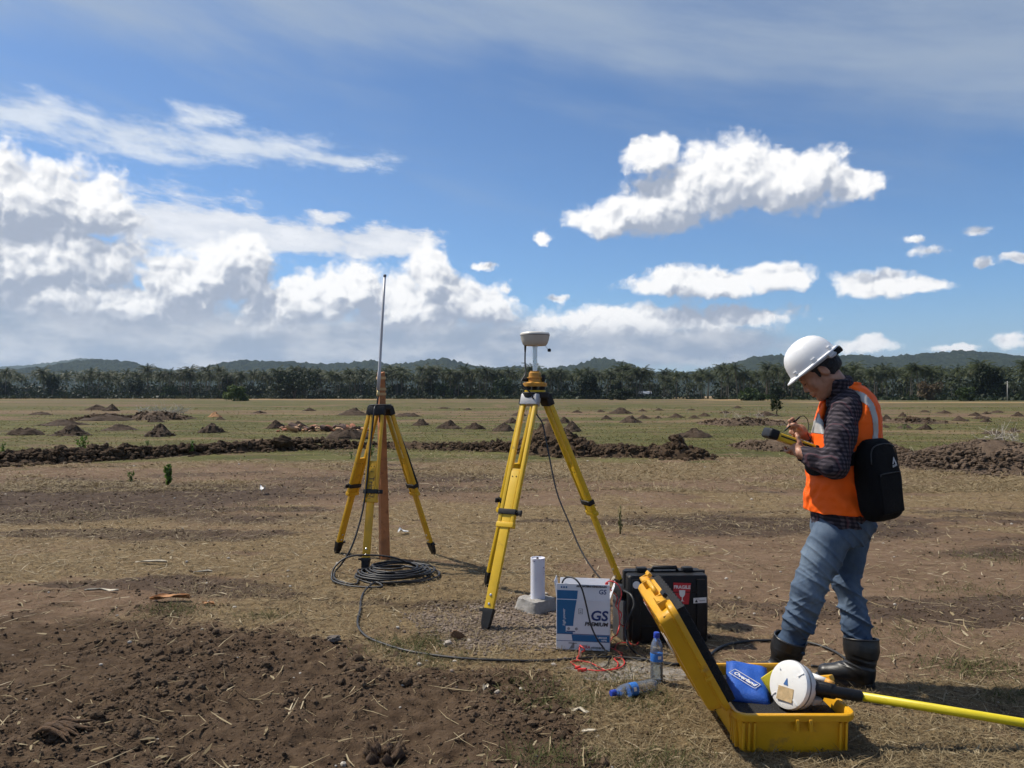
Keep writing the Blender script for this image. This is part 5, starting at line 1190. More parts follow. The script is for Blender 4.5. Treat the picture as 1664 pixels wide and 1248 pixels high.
link_obj('wire', tube('wire', [p_-o_ for p_ in (px(984, 948, 4.55), px(992, 944, 4.52), px(1004, 950, 4.50), px(1010, 965, 4.49), px(1005, 985, 4.46), px(1007, 1010, 4.42), px(1003, 1030, 4.39), z_(995, 1040), z_(990, 1052), z_(1000, 1060), z_(1012, 1064))], .0038, 6, True, 8), t, M_RED)
link_obj('wire', tube('wire', [p_-o_ for p_ in (px(986, 952, 4.55), px(996, 962, 4.53), px(1003, 972, 4.50), px(1001, 985, 4.48), px(1010, 998, 4.46), px(1008, 1014, 4.44), z_(1030, 1028), z_(1038, 1040), z_(1034, 1050), z_(1024, 1046), z_(1016, 1030))], .0035, 6, True, 8), t, M_RED)
link_obj('clip', rbox('clip', (.016, .014, .055), .004, 2, (.0, 0, -.012), (.1, .4, 0)), t, M_RED)
t = thing('jumper_lead', 'tangled red lead with clips lying on the ground before the carton', 'lead', tuple(gp(960, 1090)))
o_ = Vector(t.location)
link_obj('wire', tube('wire', [p_-o_ for p_ in (z_(946, 1091), z_(932, 1082), z_(928, 1078), z_(940, 1074), z_(942, 1062, .04), px(944, 1050, 4.32), px(950, 1056, 4.30), z_(944, 1070, .03), z_(938, 1076), z_(960, 1080), z_(985, 1091), z_(1008, 1088), z_(1015, 1079), z_(1008, 1072), z_(998, 1073), z_(1004, 1080), z_(1000, 1089), z_(975, 1093), z_(955, 1091))], .0038, 6, True, 8), t, M_RED)
link_obj('wire', tube('wire', [p_-o_ for p_ in (z_(1014, 1076), z_(1008, 1066), z_(1000, 1058), z_(1005, 1048), z_(1020, 1046), z_(1036, 1040), z_(1040, 1030), z_(1028, 1020))], .0036, 6, True, 8), t, M_RED)
link_obj('clip', rbox('clip', (.05, .018, .016), .004, 2, tuple(z_(946, 1092, .014)-o_), (0, -.2, -.5)), t, M_RED); link_obj('clip', rbox('clip', (.04, .014, .014), .004, 2, tuple(z_(939, 1089, .013)-o_), (0, .1, .9)), t, M_RED)
link_obj('clip_jaw', rbox('clip_jaw', (.012, .010, .040), .003, 2, tuple(px(943, 1062, 4.31)-o_), (0, .1, 0)), t, M_STEEL)
cable('thin_black_lead', 'thin black lead coiled with the red one on the ground', [z_(1000, 1050), z_(985, 1062), z_(990, 1070), z_(985, 1084), z_(970, 1088), z_(960, 1080), z_(966, 1070), z_(985, 1064), z_(1015, 1070), z_(1045, 1076)], .0036, M_CABLE, 'lead', 8, 6)
# ------------------------------------------------------------------ black case, radio box
def black_case():
    a = gp(1020, 1046); W = .478; t = thing('black_case', 'black hard case standing upright behind the yellow lid, with a red sticker', 'case', (a.x, a.y, 0), R(2))
    D_, H = .20, .40
    m = mat('black_case_plastic', (.009, .009, .0095), .55, .25, 8, bump=.2, bscale=90, spec=.35, col2=(.035, .03, .025), f2=.15)
    link_obj('shell', loft('shell', [rr_ring(.012, W-.012, .004, D_*.52, .02, .0), rr_ring(.003, W-.003, 0, D_*.52, .022, .012), rr_ring(0, W, 0, D_*.52, .022, H*.5), rr_ring(.003, W-.003, 0, D_*.52, .022, H-.014), rr_ring(.012, W-.012, .004, D_*.52, .02, H-.004)]), t, m)
    link_obj('back_shell', loft('back_shell', [rr_ring(.012, W-.012, D_*.54, D_, .02, .0), rr_ring(0, W, D_*.54, D_, .022, .012), rr_ring(0, W, D_*.54, D_, .022, H-.014), rr_ring(.012, W-.012, D_*.54, D_, .02, H-.004)]), t, m)
    link_obj('seam_rim', loft('seam_rim', [rr_ring(-.006, W+.006, D_*.46, D_*.60, .012, .004), rr_ring(-.006, W+.006, D_*.46, D_*.60, .012, H+.004)]), t, m)
    for x in (.10, .375): link_obj('latch', rbox('latch', (.062, .05, .026), .006, 2, (x, D_*.5, H+.012)), t, m)
    link_obj('handle', tube('handle', [(.165, D_*.5, H), (.17, D_*.5, H+.022), (.31, D_*.5, H+.022), (.315, D_*.5, H)], .012, 8), t, m)
    for x in (.05, .43):
        link_obj('corner_rib', rbox('corner_rib', (.05, .012, H-.05), .006, 2, (x, -.003, H/2)), t, m)
    for z in (.10, .30): link_obj('rib', rbox('rib', (W-.14, .008, .010), .003, 1, (W/2, -.002, z)), t, m)
    st = link_obj('fragile_sticker', poly_mesh('fragile_sticker', [(.268, .235), (.358, .228), (.372, .352), (.268, .356)], .0008, Matrix.Translation((0, -.0045, 0))), t, mat('sticker_red', (.50, .02, .03), .5))
    link_obj('lettering', text_mesh('FRAGILE', .0265, .0004, 'LEFT', 0, .0008), st, M_WHITE, (.270, -.0060, .322), (R(90), R(1.5), 0))
    gl = [(.302, .312), (.338, .311), (.336, .285), (.328, .272), (.323, .270), (.3225, .252), (.333, .246), (.306, .247), (.3175, .253), (.3175, .271), (.309, .275), (.303, .288)]
    link_obj('glass_symbol', poly_mesh('glass_symbol', gl, .0005, Matrix.Translation((0, -.0056, 0))), st, M_WHITE)
    s2 = link_obj('white_sticker', poly_mesh('white_sticker', [(.385, .235), (.462, .238), (.462, .270), (.385, .266)], .0008, Matrix.Translation((0, -.0098, 0))), t, M_WHITE)
    link_obj('sticker_mark', poly_mesh('sticker_mark', [(.392, .241), (.412, .241), (.402, .258)], .0006, Matrix.Translation((0, -.0108, 0))), s2, M_PRINT)
    link_obj('sticker_mark', poly_mesh('sticker_mark', [(.42, .246), (.455, .248), (.455, .256), (.42, .254)], .0006, Matrix.Translation((0, -.0108, 0))), s2, mat('sticker_grey', (.4, .4, .4), .6))
    link_obj('round_sticker', lathe('round_sticker', [(.022, 0), (.022, .0009)], 20, Matrix.Translation((.050, -.0092, .345)) @ Matrix.Rotation(R(90), 4, 'X')), t, M_WHITE)
black_case()
def radio():
    a = gp(1022, 1040); t = thing('radio_unit', 'dark grey radio box beside the black case with cables', 'radio', (a.x-.01, a.y+.06, 0), R(14))
    m = mat('dark_grey_metal', (.055, .055, .058), .5, .2, 12)
    link_obj('body', rbox('body', (.105, .17, .24), .008, 2, (0, 0, .12)), t, m)
    for q in range(6): link_obj('cooling_fin', rbox('cooling_fin', (.008, .16, .20), .002, 1, (-.044+q*.018, -.0, .125 if q % 2 else .13)), t, m)
    link_obj('top_cover', rbox('top_cover', (.11, .14, .05), .008, 2, (-.005, 0, .275), (.1, .15, 0)), t, M_BLK)
    link_obj('panel', rbox('panel', (.07, .004, .10), .002, 1, (0, -.087, .12)), t, mat('grey_panel', (.13, .13, .135), .45))
    link_obj('socket', tube('socket', [(.0, -.088, .10), (.0, -.115, .10)], .012, 12), t, M_BLK)
radio()
cable('radio_cable', 'thick black cable curving from the radio box down to the ground', [px(1014, 960, 4.60), px(1026, 968, 4.52), px(1030, 985, 4.48), px(1018, 1010, 4.46), px(1016, 1030, 4.43), px(1022, 1048, 4.36), z_(1036, 1066), z_(1055, 1076), z_(1085, 1081), z_(1110, 1080)], .0068, M_CABLE)
# ------------------------------------------------------------------ water bottles
def clear_mat(name, tint, dens):
    m, nt, b = new_mat(name); nt.nodes.remove(b)
    tr = nt.nodes.new('ShaderNodeBsdfTransparent'); tr.inputs[0].default_value = tint+(1,)
    gl = nt.nodes.new('ShaderNodeBsdfGlossy'); gl.inputs['Roughness'].default_value = .06; gl.inputs[0].default_value = (.95, .97, 1, 1)
    df = nt.nodes.new('ShaderNodeBsdfDiffuse'); df.inputs[0].default_value = (.8, .84, .88, 1)
    tc = nt.nodes.new('ShaderNodeTexCoord'); bn = nt.nodes.new('ShaderNodeBump'); bn.inputs['Strength'].default_value = .6; bn.inputs['Distance'].default_value = .004
    link(nt, noise(nt, S(nt, tc.outputs['Object']), 45, 3, .5), bn.inputs['Height']); nt.links.new(bn.outputs[0], gl.inputs['Normal'])
    lw = nt.nodes.new('ShaderNodeLayerWeight'); lw.inputs[0].default_value = .35; nt.links.new(bn.outputs[0], lw.inputs['Normal'])
    m1 = nt.nodes.new('ShaderNodeMixShader'); m1.inputs[0].default_value = dens; nt.links.new(tr.outputs[0], m1.inputs[1]); nt.links.new(df.outputs[0], m1.inputs[2])
    m2 = nt.nodes.new('ShaderNodeMixShader'); nt.links.new(lw.outputs['Fresnel'], m2.inputs[0]); nt.links.new(m1.outputs[0], m2.inputs[1]); nt.links.new(gl.outputs[0], m2.inputs[2])
    nt.links.new(m2.outputs[0], nt.nodes['Material Output'].inputs[0]); return m
M_PET = clear_mat('clear_plastic', (.90, .93, .95), .12); M_WATER = clear_mat('water', (.90, .95, .97), .03)
M_CAP = mat('blue_cap', (.02, .055, .38), .4, .06); M_LAB = mat('blue_label', (.030, .16, .52), .35, .15, 30, col2=(.25, .45, .75), f2=.25)
def bottle(label, loc, M_, water):
    t = thing('water_bottle', label, 'bottle', loc); t.matrix_world = M_
    r0 = .0325; prof = [(.0001, .006), (.018, .003), (.027, .0), (.031, .006), (.0325, .02)]
    for q in range(5): z = .03+q*.014; prof += [(.0325, z), (.0305, z+.006), (.0325, z+.012)]
    prof += [(.0325, .108), (.0315, .112), (.0315, .152), (.0325, .156), (.032, .175), (.027, .198), (.019, .216), (.0135, .226), (.0125, .232), (.0125, .240)]
    sh = link_obj('shell', lathe('shell', prof, 28, None, 50), t, M_PET)
    link_obj('label_band', lathe('label_band', [(.0319, .112), (.0321, .113), (.0321, .151), (.0319, .152)], 28), t, M_LAB)
    vs = [(.0325*math.sin(a), -.0325*math.cos(a), z) for z in (.126, .142) for a in np.linspace(.05, .62, 6)]; n = 6
    link_obj('label_patch', mesh_from('label_patch', vs, [(i, i+1, n+i+1, n+i) for i in range(5)]), t, M_WHITE)
    link_obj('cap', lathe('cap', [(.0145, .233), (.0150, .235), (.0150, .251), (.0135, .254), (.0001, .2545)], 24), t, M_CAP)
    link_obj('neck_ring', lathe('neck_ring', [(.0125, .226), (.0160, .228), (.0160, .231), (.0125, .232)], 24), t, M_CAP)
    if water: link_obj('water', lathe('water', [(.0001, .006), (.030, .007), (.0308, .03), (.0300, .085), (.0001, .0851)], 24), t, M_WATER)
b1 = gp(1067, 1109); bottle('clear water bottle with blue cap standing before the black case', tuple(b1), Matrix.Translation((b1.x, b1.y, gz(b1.x, b1.y)+.004)), True)
b2 = z_(1064, 1124, .034); e2 = z_(992, 1138, .034); ax = (e2-b2).normalized(); Mb = Matrix.Translation(b2) @ frame((0, 0, 1), ax).to_4x4()
bottle('clear water bottle with blue cap lying on its side', tuple(b2), Mb, False)
def sheath():
    r = np.random.default_rng(5); p = gp(100, 1204); t = thing('palm_sheath', 'dark brown fibrous palm sheath lying at lower left of the tilled soil', 'palm sheath', (p.x, p.y, gz(p.x, p.y)), -.2)
    m = mat('sheath', (.085, .047, .022), .95, .45, 25, bump=1.0, bscale=70)
    for k in range(11):
        y = (k-5)*.011; L = r.uniform(.13, .22); b = r.uniform(.02, .05); x0 = r.uniform(-.02, .02)
        link_obj('fibre_strip', tube('fibre_strip', [(x0-L*.5, y*1.2, r.uniform(-.004, .02)), (x0-L*.2, y, .018+b*.6), (x0+L*.15, y*.9+r.uniform(-.01, .01), .015+b*.5), (x0+L*.5, y*1.4+r.uniform(-.02, .02), r.uniform(0, .03))], [.003, .011, .010, .002], 6, True, 5), t, m)
sheath()
# ------------------------------------------------------------------ open yellow case and what lies in it
M_CASE = mat('case_yellow', (.66, .33, .010), .42, .10, 5, bump=.15, bscale=160, col2=(.40, .20, .04), f2=.18)
M_FOAM = mat('black_foam', (.012, .012, .013), .95, .3, 40, bump=.8, bscale=120)
M_INNER = mat('case_inner_dark', (.016, .015, .014), .85, .3, 10)
CX0, CX1, CY0, CY1, CHH = .905, 1.385, 3.170, 3.775, .172
def yellow_case():
    zg = -.004
    t = thing('yellow_case', 'open yellow hard case lying at the lower right with its lid raised', 'case', (CX0, CY0, zg))
    W, L, H = CX1-CX0, CY1-CY0, CHH
    def ring(i, z, r_=.05): return rr_ring(i, W-i, i, L-i, max(.012, r_-i), z, 7)
    body = loft('body', [ring(.040, 0), ring(.028, .006), ring(.022, .020), ring(.012, .138), ring(.004, .140), ring(-.006, .144), ring(-.008, .150), ring(-.008, .168), ring(-.004, .172), ring(.010, .172), ring(.014, .166), ring(.018, .150), ring(.030, .030), ring(.036, .022)], True, True, 30)
    body = link_obj('body', body, t, M_CASE)
    link_obj('foam_insert', loft('foam_insert', [ring(.037, .023), ring(.0205, .118), ring(.030, .126)], True, True), body, M_FOAM)
    # ribs, hinge knuckles, hasp tabs
    for y in (.055, .085, .115, L-.055, L-.085, L-.115): link_obj('rib', rbox('rib', (.016, .012, .120), .004, 2, (.010, y, .078), (0, R(-4), 0)), body, M_CASE)
    for x in (.030, .052, .074): link_obj('rib', rbox('rib', (.010, .014, .115), .004, 2, (x, .012, .078), (R(4), 0, 0)), body, M_CASE)
    for x in (W*.5, W*.61): link_obj('hasp_tab', rbox('hasp_tab', (.014, .022, .050), .004, 2, (x, -.006, .130)), body, M_CASE)
    for x in (.035, .06): link_obj('rib', rbox('rib', (.010, .014, .115), .004, 2, (W-x, .012, .078), (R(4), 0, 0)), body, M_CASE)
    for y in (.10, .13, L-.13, L-.10): link_obj('rib', rbox('rib', (.014, .012, .120), .004, 2, (W-.010, y, .078), (0, R(4), 0)), body, M_CASE)
    for y in (L*.2, L*.8):
        link_obj('latch_seat', rbox('latch_seat', (.022, .075, .045), .005, 2, (W-.002, y, .125)), body, M_CASE)
    for q in range(4): link_obj('rim_notch', rbox('rim_notch', (.010, .008, .008), .002, 1, (W-.002-.012*0, L-.05-q*.022, .174)), body, M_CASE)
    for y in (L*.22, L*.5, L*.78): link_obj('hinge', tube('hinge', [(-.012, y-.045, .170), (-.012, y+.045, .170)], .009, 10), body, M_CASE)
    # lid
    TH = R(119); LH = .084
    M_ = Matrix.Translation((-.012, 0, .176)) @ Matrix.Rotation(-TH, 4, 'Y') @ Matrix.Translation((.012, 0, -.0))
    def lr(i, z, r_=.05): return rr_ring(i, W-i, i, L-i, max(.012, r_-i), z, 7)
    lid = loft('lid', [lr(.014, .010), lr(.006, .0), lr(-.006, .0), lr(-.008, .006), lr(-.008, .022), lr(-.002, .027), lr(.010, .030), lr(.018, LH-.014), lr(.028, LH-.002), lr(.045, LH)], False, True, 30)
    bmx = bmesh.new(); bmx.from_mesh(lid)
    inner = loft('tmp', [lr(.014, .010), lr(.022, .040), lr(.030, LH-.012)], False, True); bmx.from_mesh(inner); bpy.data.meshes.remove(inner); bpy.data.meshes.remove(lid)
    bmesh.ops.remove_doubles(bmx, verts=bmx.verts, dist=1e-5); bmesh.ops.transform(bmx, matrix=M_, verts=bmx.verts)
    lid = link_obj('lid', bm_mesh('lid', bmx, True, 30), t, M_CASE)
    def lp(me_, nm, m): me_.transform(M_); return link_obj(nm, me_, lid, m)
    # egg-crate foam
    n1, n2 = 34, 42; X, Y = np.meshgrid(np.linspace(.024, W-.024, n1), np.linspace(.024, L-.024, n2), indexing='ij')
    Z = -.036+.006*np.sin(X*2*math.pi/.045)*np.sin(Y*2*math.pi/.045); i_ = np.arange(n1*n2).reshape(n1, n2)
    Vt = np.stack([X, Y, Z], -1).reshape(-1, 3); Vb = np.stack([X, Y, np.full_like(X, .06)], -1).reshape(-1, 3); N = n1*n2
    F = [tuple(f) for f in np.stack([i_[:-1, :-1], i_[:-1, 1:], i_[1:, 1:], i_[1:, :-1]], -1).reshape(-1, 4)]
    rg = list(i_[:, 0])+list(i_[-1, 1:])+list(i_[-2::-1, -1])+list(i_[0, -2:0:-1]); F += [(rg[k], rg[(k+1) % len(rg)], rg[(k+1) % len(rg)]+N, rg[k]+N) for k in range(len(rg))]
    fm = mesh_from('lid_foam', np.vstack([Vt, Vb]), F, True); fm.set_sharp_from_angle(angle=R(60)); lp(fm, 'lid_foam', M_FOAM)
    for y in (L*.2, L*.8):
        lp(rbox('latch', (.016, .075, .050), .004, 2, (W+.010, y, .030), (0, R(20), 0)), 'latch', M_CASE)
        lp(rbox('latch_lever', (.020, .060, .018), .004, 2, (W+.028, y, .008), (0, R(-25), 0)), 'latch_lever', M_BLK if y < L/2 else M_CASE)
        for s_ in (-1, 1): lp(rbox('latch_ear', (.034, .010, .040), .003, 2, (W+.004, y+s_*.046, .034)), 'latch_ear', M_CASE)
    for x in (.16, .20): lp(rbox('end_tab', (.012, .024, .028), .003, 2, (x+.0, -.004, .020)), 'end_tab', M_CASE)
    lp(tube('handle', [(W+.004, L*.38, .030), (W+.030, L*.40, .030), (W+.030, L*.60, .030), (W+.004, L*.62, .030)], .011, 8), 'handle', M_CASE)
    for q in range(5): lp(rbox('rib', (W-.14, .012, .006), .003, 1, (W/2, .10+q*(L-.2)/4, LH+.001)), 'rib', M_CASE)
    st = [(.30, .16, .07, .10, M_WHITE), (.40, .36, .08, .10, mat('sticker_red2', (.50, .05, .05), .5)), (.22, .36, .09, .14, mat('scuffed_label', (.55, .50, .45), .5, .25, 30)), (.36, .52, .05, .06, M_WHITE)]
    for x, y, a, b, m in st: lp(rbox('sticker', (a, b, .0008), 0, 1, (x, y, LH+.0008+.004)), 'sticker', m)
    # contents are things of their own
yellow_case()
# blue pouch with white lettering
def pouch():
    c = Vector((1.055, 3.53, .158)); t = thing('blue_pouch', 'blue fabric pouch with white lettering inside the yellow case', 'pouch', tuple(c), R(-14))
    m = mat('blue_fabric', (.012, .085, .40), .6, .12, 10, bump=.3, bscale=120)
    bm = bmesh.new(); bmesh.ops.create_grid(bm, x_segments=16, y_segments=16, size=.5)
    r_ = bmesh.ops.extrude_face_region(bm, geom=bm.faces[:]); top = [v for v in r_['geom'] if isinstance(v, bmesh.types.BMVert)]
    bmesh.ops.translate(bm, vec=(0, 0, 1), verts=top)
    for v in bm.verts:
        x, y, u = v.co.x, v.co.y, v.co.z
        pf_ = max(0, (1-(abs(x)*2)**8))*max(0, (1-(abs(y)*2)**8))
        wr = float(vn(np.array([x*5+9]), np.array([y*5]), 3)[0]-.5)*.008
        v.co = Vector((x*.185*(1-.06*abs(y)), y*.27, (.008+.030*pf_+wr*pf_) if u > .5 else -.02*pf_-.004))
    me_ = bm_mesh('body', bm, True, 60); Mt = Matrix.Rotation(R(-24), 4, 'X') @ Matrix.Rotation(R(14), 4, 'Y'); Mt = Matrix.Rotation(R(16), 4, 'X') @ Matrix.Rotation(R(6), 4, 'Y'); me_.transform(Mt)
    b = link_obj('body', me_, t, m)
    tx = text_mesh('Overland', .030, .0005, 'CENTER', .1, .0010); tx.transform(Mt @ Matrix.Translation((-.022, -.036, .0445)) @ Matrix.Rotation(R(-38), 4, 'Z')); link_obj('lettering', tx, b, M_WHITE)
    o_ = [(math.cos(R(a))*.074, math.sin(R(a))*.028) for a in range(0, 360, 12)]; o_ = [(max(-.068, min(.068, x*1.15)), max(-.022, min(.022, y*1.25))) for x, y in o_]
    fr_ = tube('logo_outline', [(x+0, y, 0) for x, y in o_]+[(o_[0][0], o_[0][1], 0)], .0016, 5); fr_.transform(Mt @ Matrix.Translation((-.018, -.027, .0440)) @ Matrix.Rotation(R(-38), 4, 'Z')); link_obj('logo_outline', fr_, b, M_WHITE)
pouch()
t = thing('yellow_pouch', 'bright yellow pouch corner sticking up in the case beside the white receiver', 'pouch', (1.150, 3.43, .150), R(20))
m_ = mat('bright_yellow', (.62, .52, .02), .5, .12, 14)
link_obj('panel', rbox('panel', (.075, .016, .13), .006, 2, (0, 0, .03), (R(-28), R(-24), 0)), t, m_); link_obj('side_panel', rbox('side_panel', (.016, .07, .15), .006, 2, (.05, .02, .015), (R(-10), R(-24), R(15))), t, m_)
# rover receiver and its pole resting on the rim
PA, PB = Vector((1.405, 3.285, .205)), Vector((2.66, 3.215, .020)); pd = (PB-PA).normalized()
RC = Vector((1.185, 3.335, .224)); dn = Vector((-.84, -.44, .30)).normalized()
t = thing('rover_receiver', 'white disc receiver propped on edge in the yellow case', 'receiver', tuple(RC))
Mr = frame((0, 0, 1), dn).to_4x4(); r_ = .1005
link_obj('cover', lathe('cover', [(.1, .004), (r_, .008), (r_, .014), (.098, .024), (.085, .029), (.0001, .034)], 48, Mr), t, M_WHITE)
link_obj('housing', lathe('housing', [(.030, -.062), (.070, -.060), (.092, -.040), (.100, -.006), (.101, .004)], 48, Mr), t, mat('grey_white_housing', (.58, .58, .57), .45))
link_obj('seam_band', lathe('seam_band', [(.1005, -.002), (.1025, .0005), (.1025, .004), (.1005, .006)], 48, Mr), t, mat('dark_seam', (.10, .10, .11), .5))
for k in range(4):
    me_ = rbox('cover_rib', (.030, .006, .004), .002, 2, (0, 0, 0)); me_.transform(Mr @ Matrix.Rotation(R(45+90*k), 4, 'Z') @ Matrix.Translation((.082, 0, .0305)) @ Matrix.Rotation(R(12), 4, 'Y')); link_obj('cover_rib', me_, t, M_WHITE)
yv = Mr.to_3x3().inverted()
def ondisc(me_, nm, u_, v_, m, h=.0345):
    """place a flat mesh on the cover; u right, v up as seen from the front"""
    up = Vector((0, 0, 1)); up = (up-dn*up.dot(dn)).normalized(); rt = up.cross(dn)
    Mx = Matrix((rt, up, dn)).transposed().to_4x4(); rr = math.hypot(u_, v_); hh = h if rr < .02 else h-.004*rr/.085
    me_.transform(Mx @ Matrix.Translation((u_, v_, hh))); return link_obj(nm, me_, t, m)
ondisc(rbox('tape_patch', (.080, .056, .006), .0006, 1, (0, 0, -.0005), (R(-3), R(2), R(4))), 'tape_patch', .004, -.040, mat('brown_tape', (.45, .33, .18), .5, .25, 40))
ondisc(poly_mesh('emblem', [(-.012, -.012), (.012, -.012), (.006, .004), (0, .018), (-.006, .004)], .0008, Matrix.Rotation(R(90), 4, 'X') @ Matrix.Rotation(R(180), 4, 'X')), 'emblem', -.002, .008, mat('blue_emblem', (.05, .14, .35), .5))
t2 = thing('survey_pole', 'yellow survey pole with black grip resting on the case rim, running off right', 'pole', tuple(PA))
nk = tube('neck', [RC-dn*.05-PA, RC-dn*.075-PA, RC+Vector((.105, .010, -.016))-PA, Vector((-.06, .0, .010))], [.030, .034, .034, .030], 16, True, 6); link_obj('neck', nk, t2, M_BLK)
link_obj('bracket', rbox('bracket', (.06, .05, .05), .008, 2, tuple(RC+Vector((.11, .03, -.05))-PA), (.2, .3, .1)), t2, M_BLK)
link_obj('clamp', rbox('clamp', (.05, .035, .03), .006, 2, tuple(RC+Vector((.09, -.02, -.055))-PA), (.4, .1, .5)), t2, mat('grey_plastic', (.35, .35, .34), .5))
link_obj('grip', tube('grip', [-pd*.16+Vector((0, 0, .0)), -pd*.15, pd*.045, pd*.05], [.0215, .0238, .0238, .0215], 18), t2, M_BLK)
link_obj('tube', tube('tube', [pd*.05, pd*1.20, pd*1.24, pd*1.265], [.0182, .0182, .009, .002], 20), t2, mat('pole_yellow', (.62, .50, .012), .4, .06))
link_obj('label_sleeve', rbox('label_sleeve', (.034, .028, .090), .006, 2, tuple(Vector((1.392, 3.52, .185))-PA), (R(70), 0, R(35))), t2, M_CASE)
t3 = thing('marker_pen', 'stubby white and orange pen on the far right rim of the case', 'pen', (1.375, 3.50, .19))
link_obj('barrel', tube('barrel', [(-.03, .035, .004), (.012, -.02, .0)], .013, 12), t3, M_WHITE); link_obj('cap', tube('cap', [(.012, -.02, 0), (.034, -.048, -.004)], [.0135, .012], 12), t3, mat('pen_orange', (.6, .3, .06), .5)); link_obj('tip', tube('tip', [(-.03, .035, .004), (-.05, .06, .006)], [.0135, .012], 12), t3, M_BLK)
# ------------------------------------------------------------------ implicit modelling for the figure
class Field:
    def __init__(s, lo, hi, h):
        s.lo = np.array(lo, float); s.h = h; s.n = np.ceil((np.array(hi)-s.lo)/h).astype(int)+1
        s.f = np.full(s.n, 1.0, np.float32); s.ax = [s.lo[i]+np.arange(s.n[i])*h for i in range(3)]
    def sub(s, lo, hi):
        a = np.clip(np.floor((np.array(lo)-s.lo)/s.h).astype(int)-1, 0, s.n-1); b = np.clip(np.ceil((np.array(hi)-s.lo)/s.h).astype(int)+2, 1, s.n)
        sl = tuple(slice(a[i], b[i]) for i in range(3))
        return sl, s.ax[0][sl[0]][:, None, None], s.ax[1][sl[1]][None, :, None], s.ax[2][sl[2]][None, None, :]
    def put(s, d, sl, k, mode):
        g = s.f[sl]
        if mode == 'cut': d = -d
        if k > 0:
            if mode == 'add': hh = np.clip(.5+.5*(g-d)/k, 0, 1); r = g*(1-hh)+d*hh-k*hh*(1-hh)
            else: hh = np.clip(.5-.5*(g-d)/k, 0, 1); r = g*(1-hh)+d*hh+k*hh*(1-hh)
        else: r = np.minimum(g, d) if mode == 'add' else np.maximum(g, d)
        s.f[sl] = r.astype(np.float32)
    def cone(s, a, b, ra, rb, k=.01, mode='add', flat=None):
        """round cone a-b; flat=(axis, factor) squeezes the section along axis"""
        a, b = np.array(a, float), np.array(b, float); m = max(ra, rb)+.03+k
        sl, X, Y, Z = s.sub(np.minimum(a, b)-m, np.maximum(a, b)+m); ab = b-a; L2 = max(ab@ab, 1e-9)
        px_, py_, pz_ = X-a[0], Y-a[1], Z-a[2]; t = np.clip((px_*ab[0]+py_*ab[1]+pz_*ab[2])/L2, 0, 1)
        qx, qy, qz = px_-t*ab[0], py_-t*ab[1], pz_-t*ab[2]
        if flat is not None:
            n = np.array(flat[0], float); n /= np.linalg.norm(n); q = (qx*n[0]+qy*n[1]+qz*n[2])*(1/flat[1]-1); qx, qy, qz = qx+q*n[0], qy+q*n[1], qz+q*n[2]
        s.put(np.sqrt(qx*qx+qy*qy+qz*qz)-(ra+(rb-ra)*t), sl, k, mode); return s
    def ell(s, c, axes, rad, k=.01, mode='add'):
        c = np.array(c, float); m = max(rad)+.03+k; sl, X, Y, Z = s.sub(c-m, c+m); x, y, z = X-c[0], Y-c[1], Z-c[2]; q = 0; q2 = 0
        for a, r_ in zip(axes, rad): e = (x*a[0]+y*a[1]+z*a[2]); q = q+(e/r_)**2; q2 = q2+(e/r_**2)**2
        k0 = np.sqrt(q); k1 = np.sqrt(q2)+1e-9; s.put(k0*(k0-1)/k1, sl, k, mode); return s
    def trunk(s, table, fwd, left, infl=0.0, k=.01, mode='add', p=2.3):
        """stack of ovals: (z, centre_x, centre_y, half depth, half width)"""
        T = np.array(table, float); T = T[np.argsort(T[:, 0])]; z0, z1 = T[0, 0], T[-1, 0]; w = T[:, 3:].max()+.06
        sl, X, Y, Z = s.sub((T[:, 1].min()-w, T[:, 2].min()-w, z0-.05), (T[:, 1].max()+w, T[:, 2].max()+w, z1+.05))
        zz = Z[0, 0]; I = lambda c: np.interp(zz, T[:, 0], T[:, c])[None, None, :]
        x, y = X-I(1), Y-I(2); F_ = np.abs((x*fwd[0]+y*fwd[1])/(I(3)+infl)); S_ = np.abs((x*left[0]+y*left[1])/(I(4)+infl))
        d = ((F_**p+S_**p)**(1/p)-1)*np.minimum(I(3), I(4)); d = np.maximum(d, np.maximum(z0-infl-Z, Z-z1-infl)); s.put(d, sl, k, mode); return s
    def half(s, pt, n, k=.0):
        """keep the side the normal points away from"""
        n = np.array(n, float); n /= np.linalg.norm(n); sl = (slice(None),)*3
        d = (s.ax[0][:, None, None]-pt[0])*n[0]+(s.ax[1][None, :, None]-pt[1])*n[1]+(s.ax[2][None, None, :]-pt[2])*n[2]; s.put(-d, sl, k, 'cut'); return s
    def mesh(s, name, disp=None, smooth=1):
        f = s.f; ng = f < 0; c = np.zeros(s.n-1, np.int8)
        cs = [(i, j, k) for i in (0, 1) for j in (0, 1) for k in (0, 1)]; nn = s.n-1
        sh = lambda A, q: A[q[0]:q[0]+nn[0], q[1]:q[1]+nn[1], q[2]:q[2]+nn[2]]
        for q in cs: c += sh(ng, q)
        act = (c > 0) & (c < 8); ii = np.argwhere(act); idm = np.full(nn, -1, np.int32); idm[act] = np.arange(len(ii))
        P = np.zeros((len(ii), 3)); cnt = np.zeros(len(ii))
        fv = {q: sh(f, q)[act] for q in cs}
        for q in cs:
            for ax_ in range(3):
                if q[ax_] == 0:
                    q2 = list(q); q2[ax_] = 1; q2 = tuple(q2); a, b = fv[q], fv[q2]; cr = (a < 0) != (b < 0); t = np.where(cr, a/(a-b+1e-12), 0)
                    p = np.zeros((len(ii), 3)); p[:] = q; p[:, ax_] = t; P += p*cr[:, None]; cnt += cr
        V = s.lo+(ii+P/cnt[:, None])*s.h; F_ = []
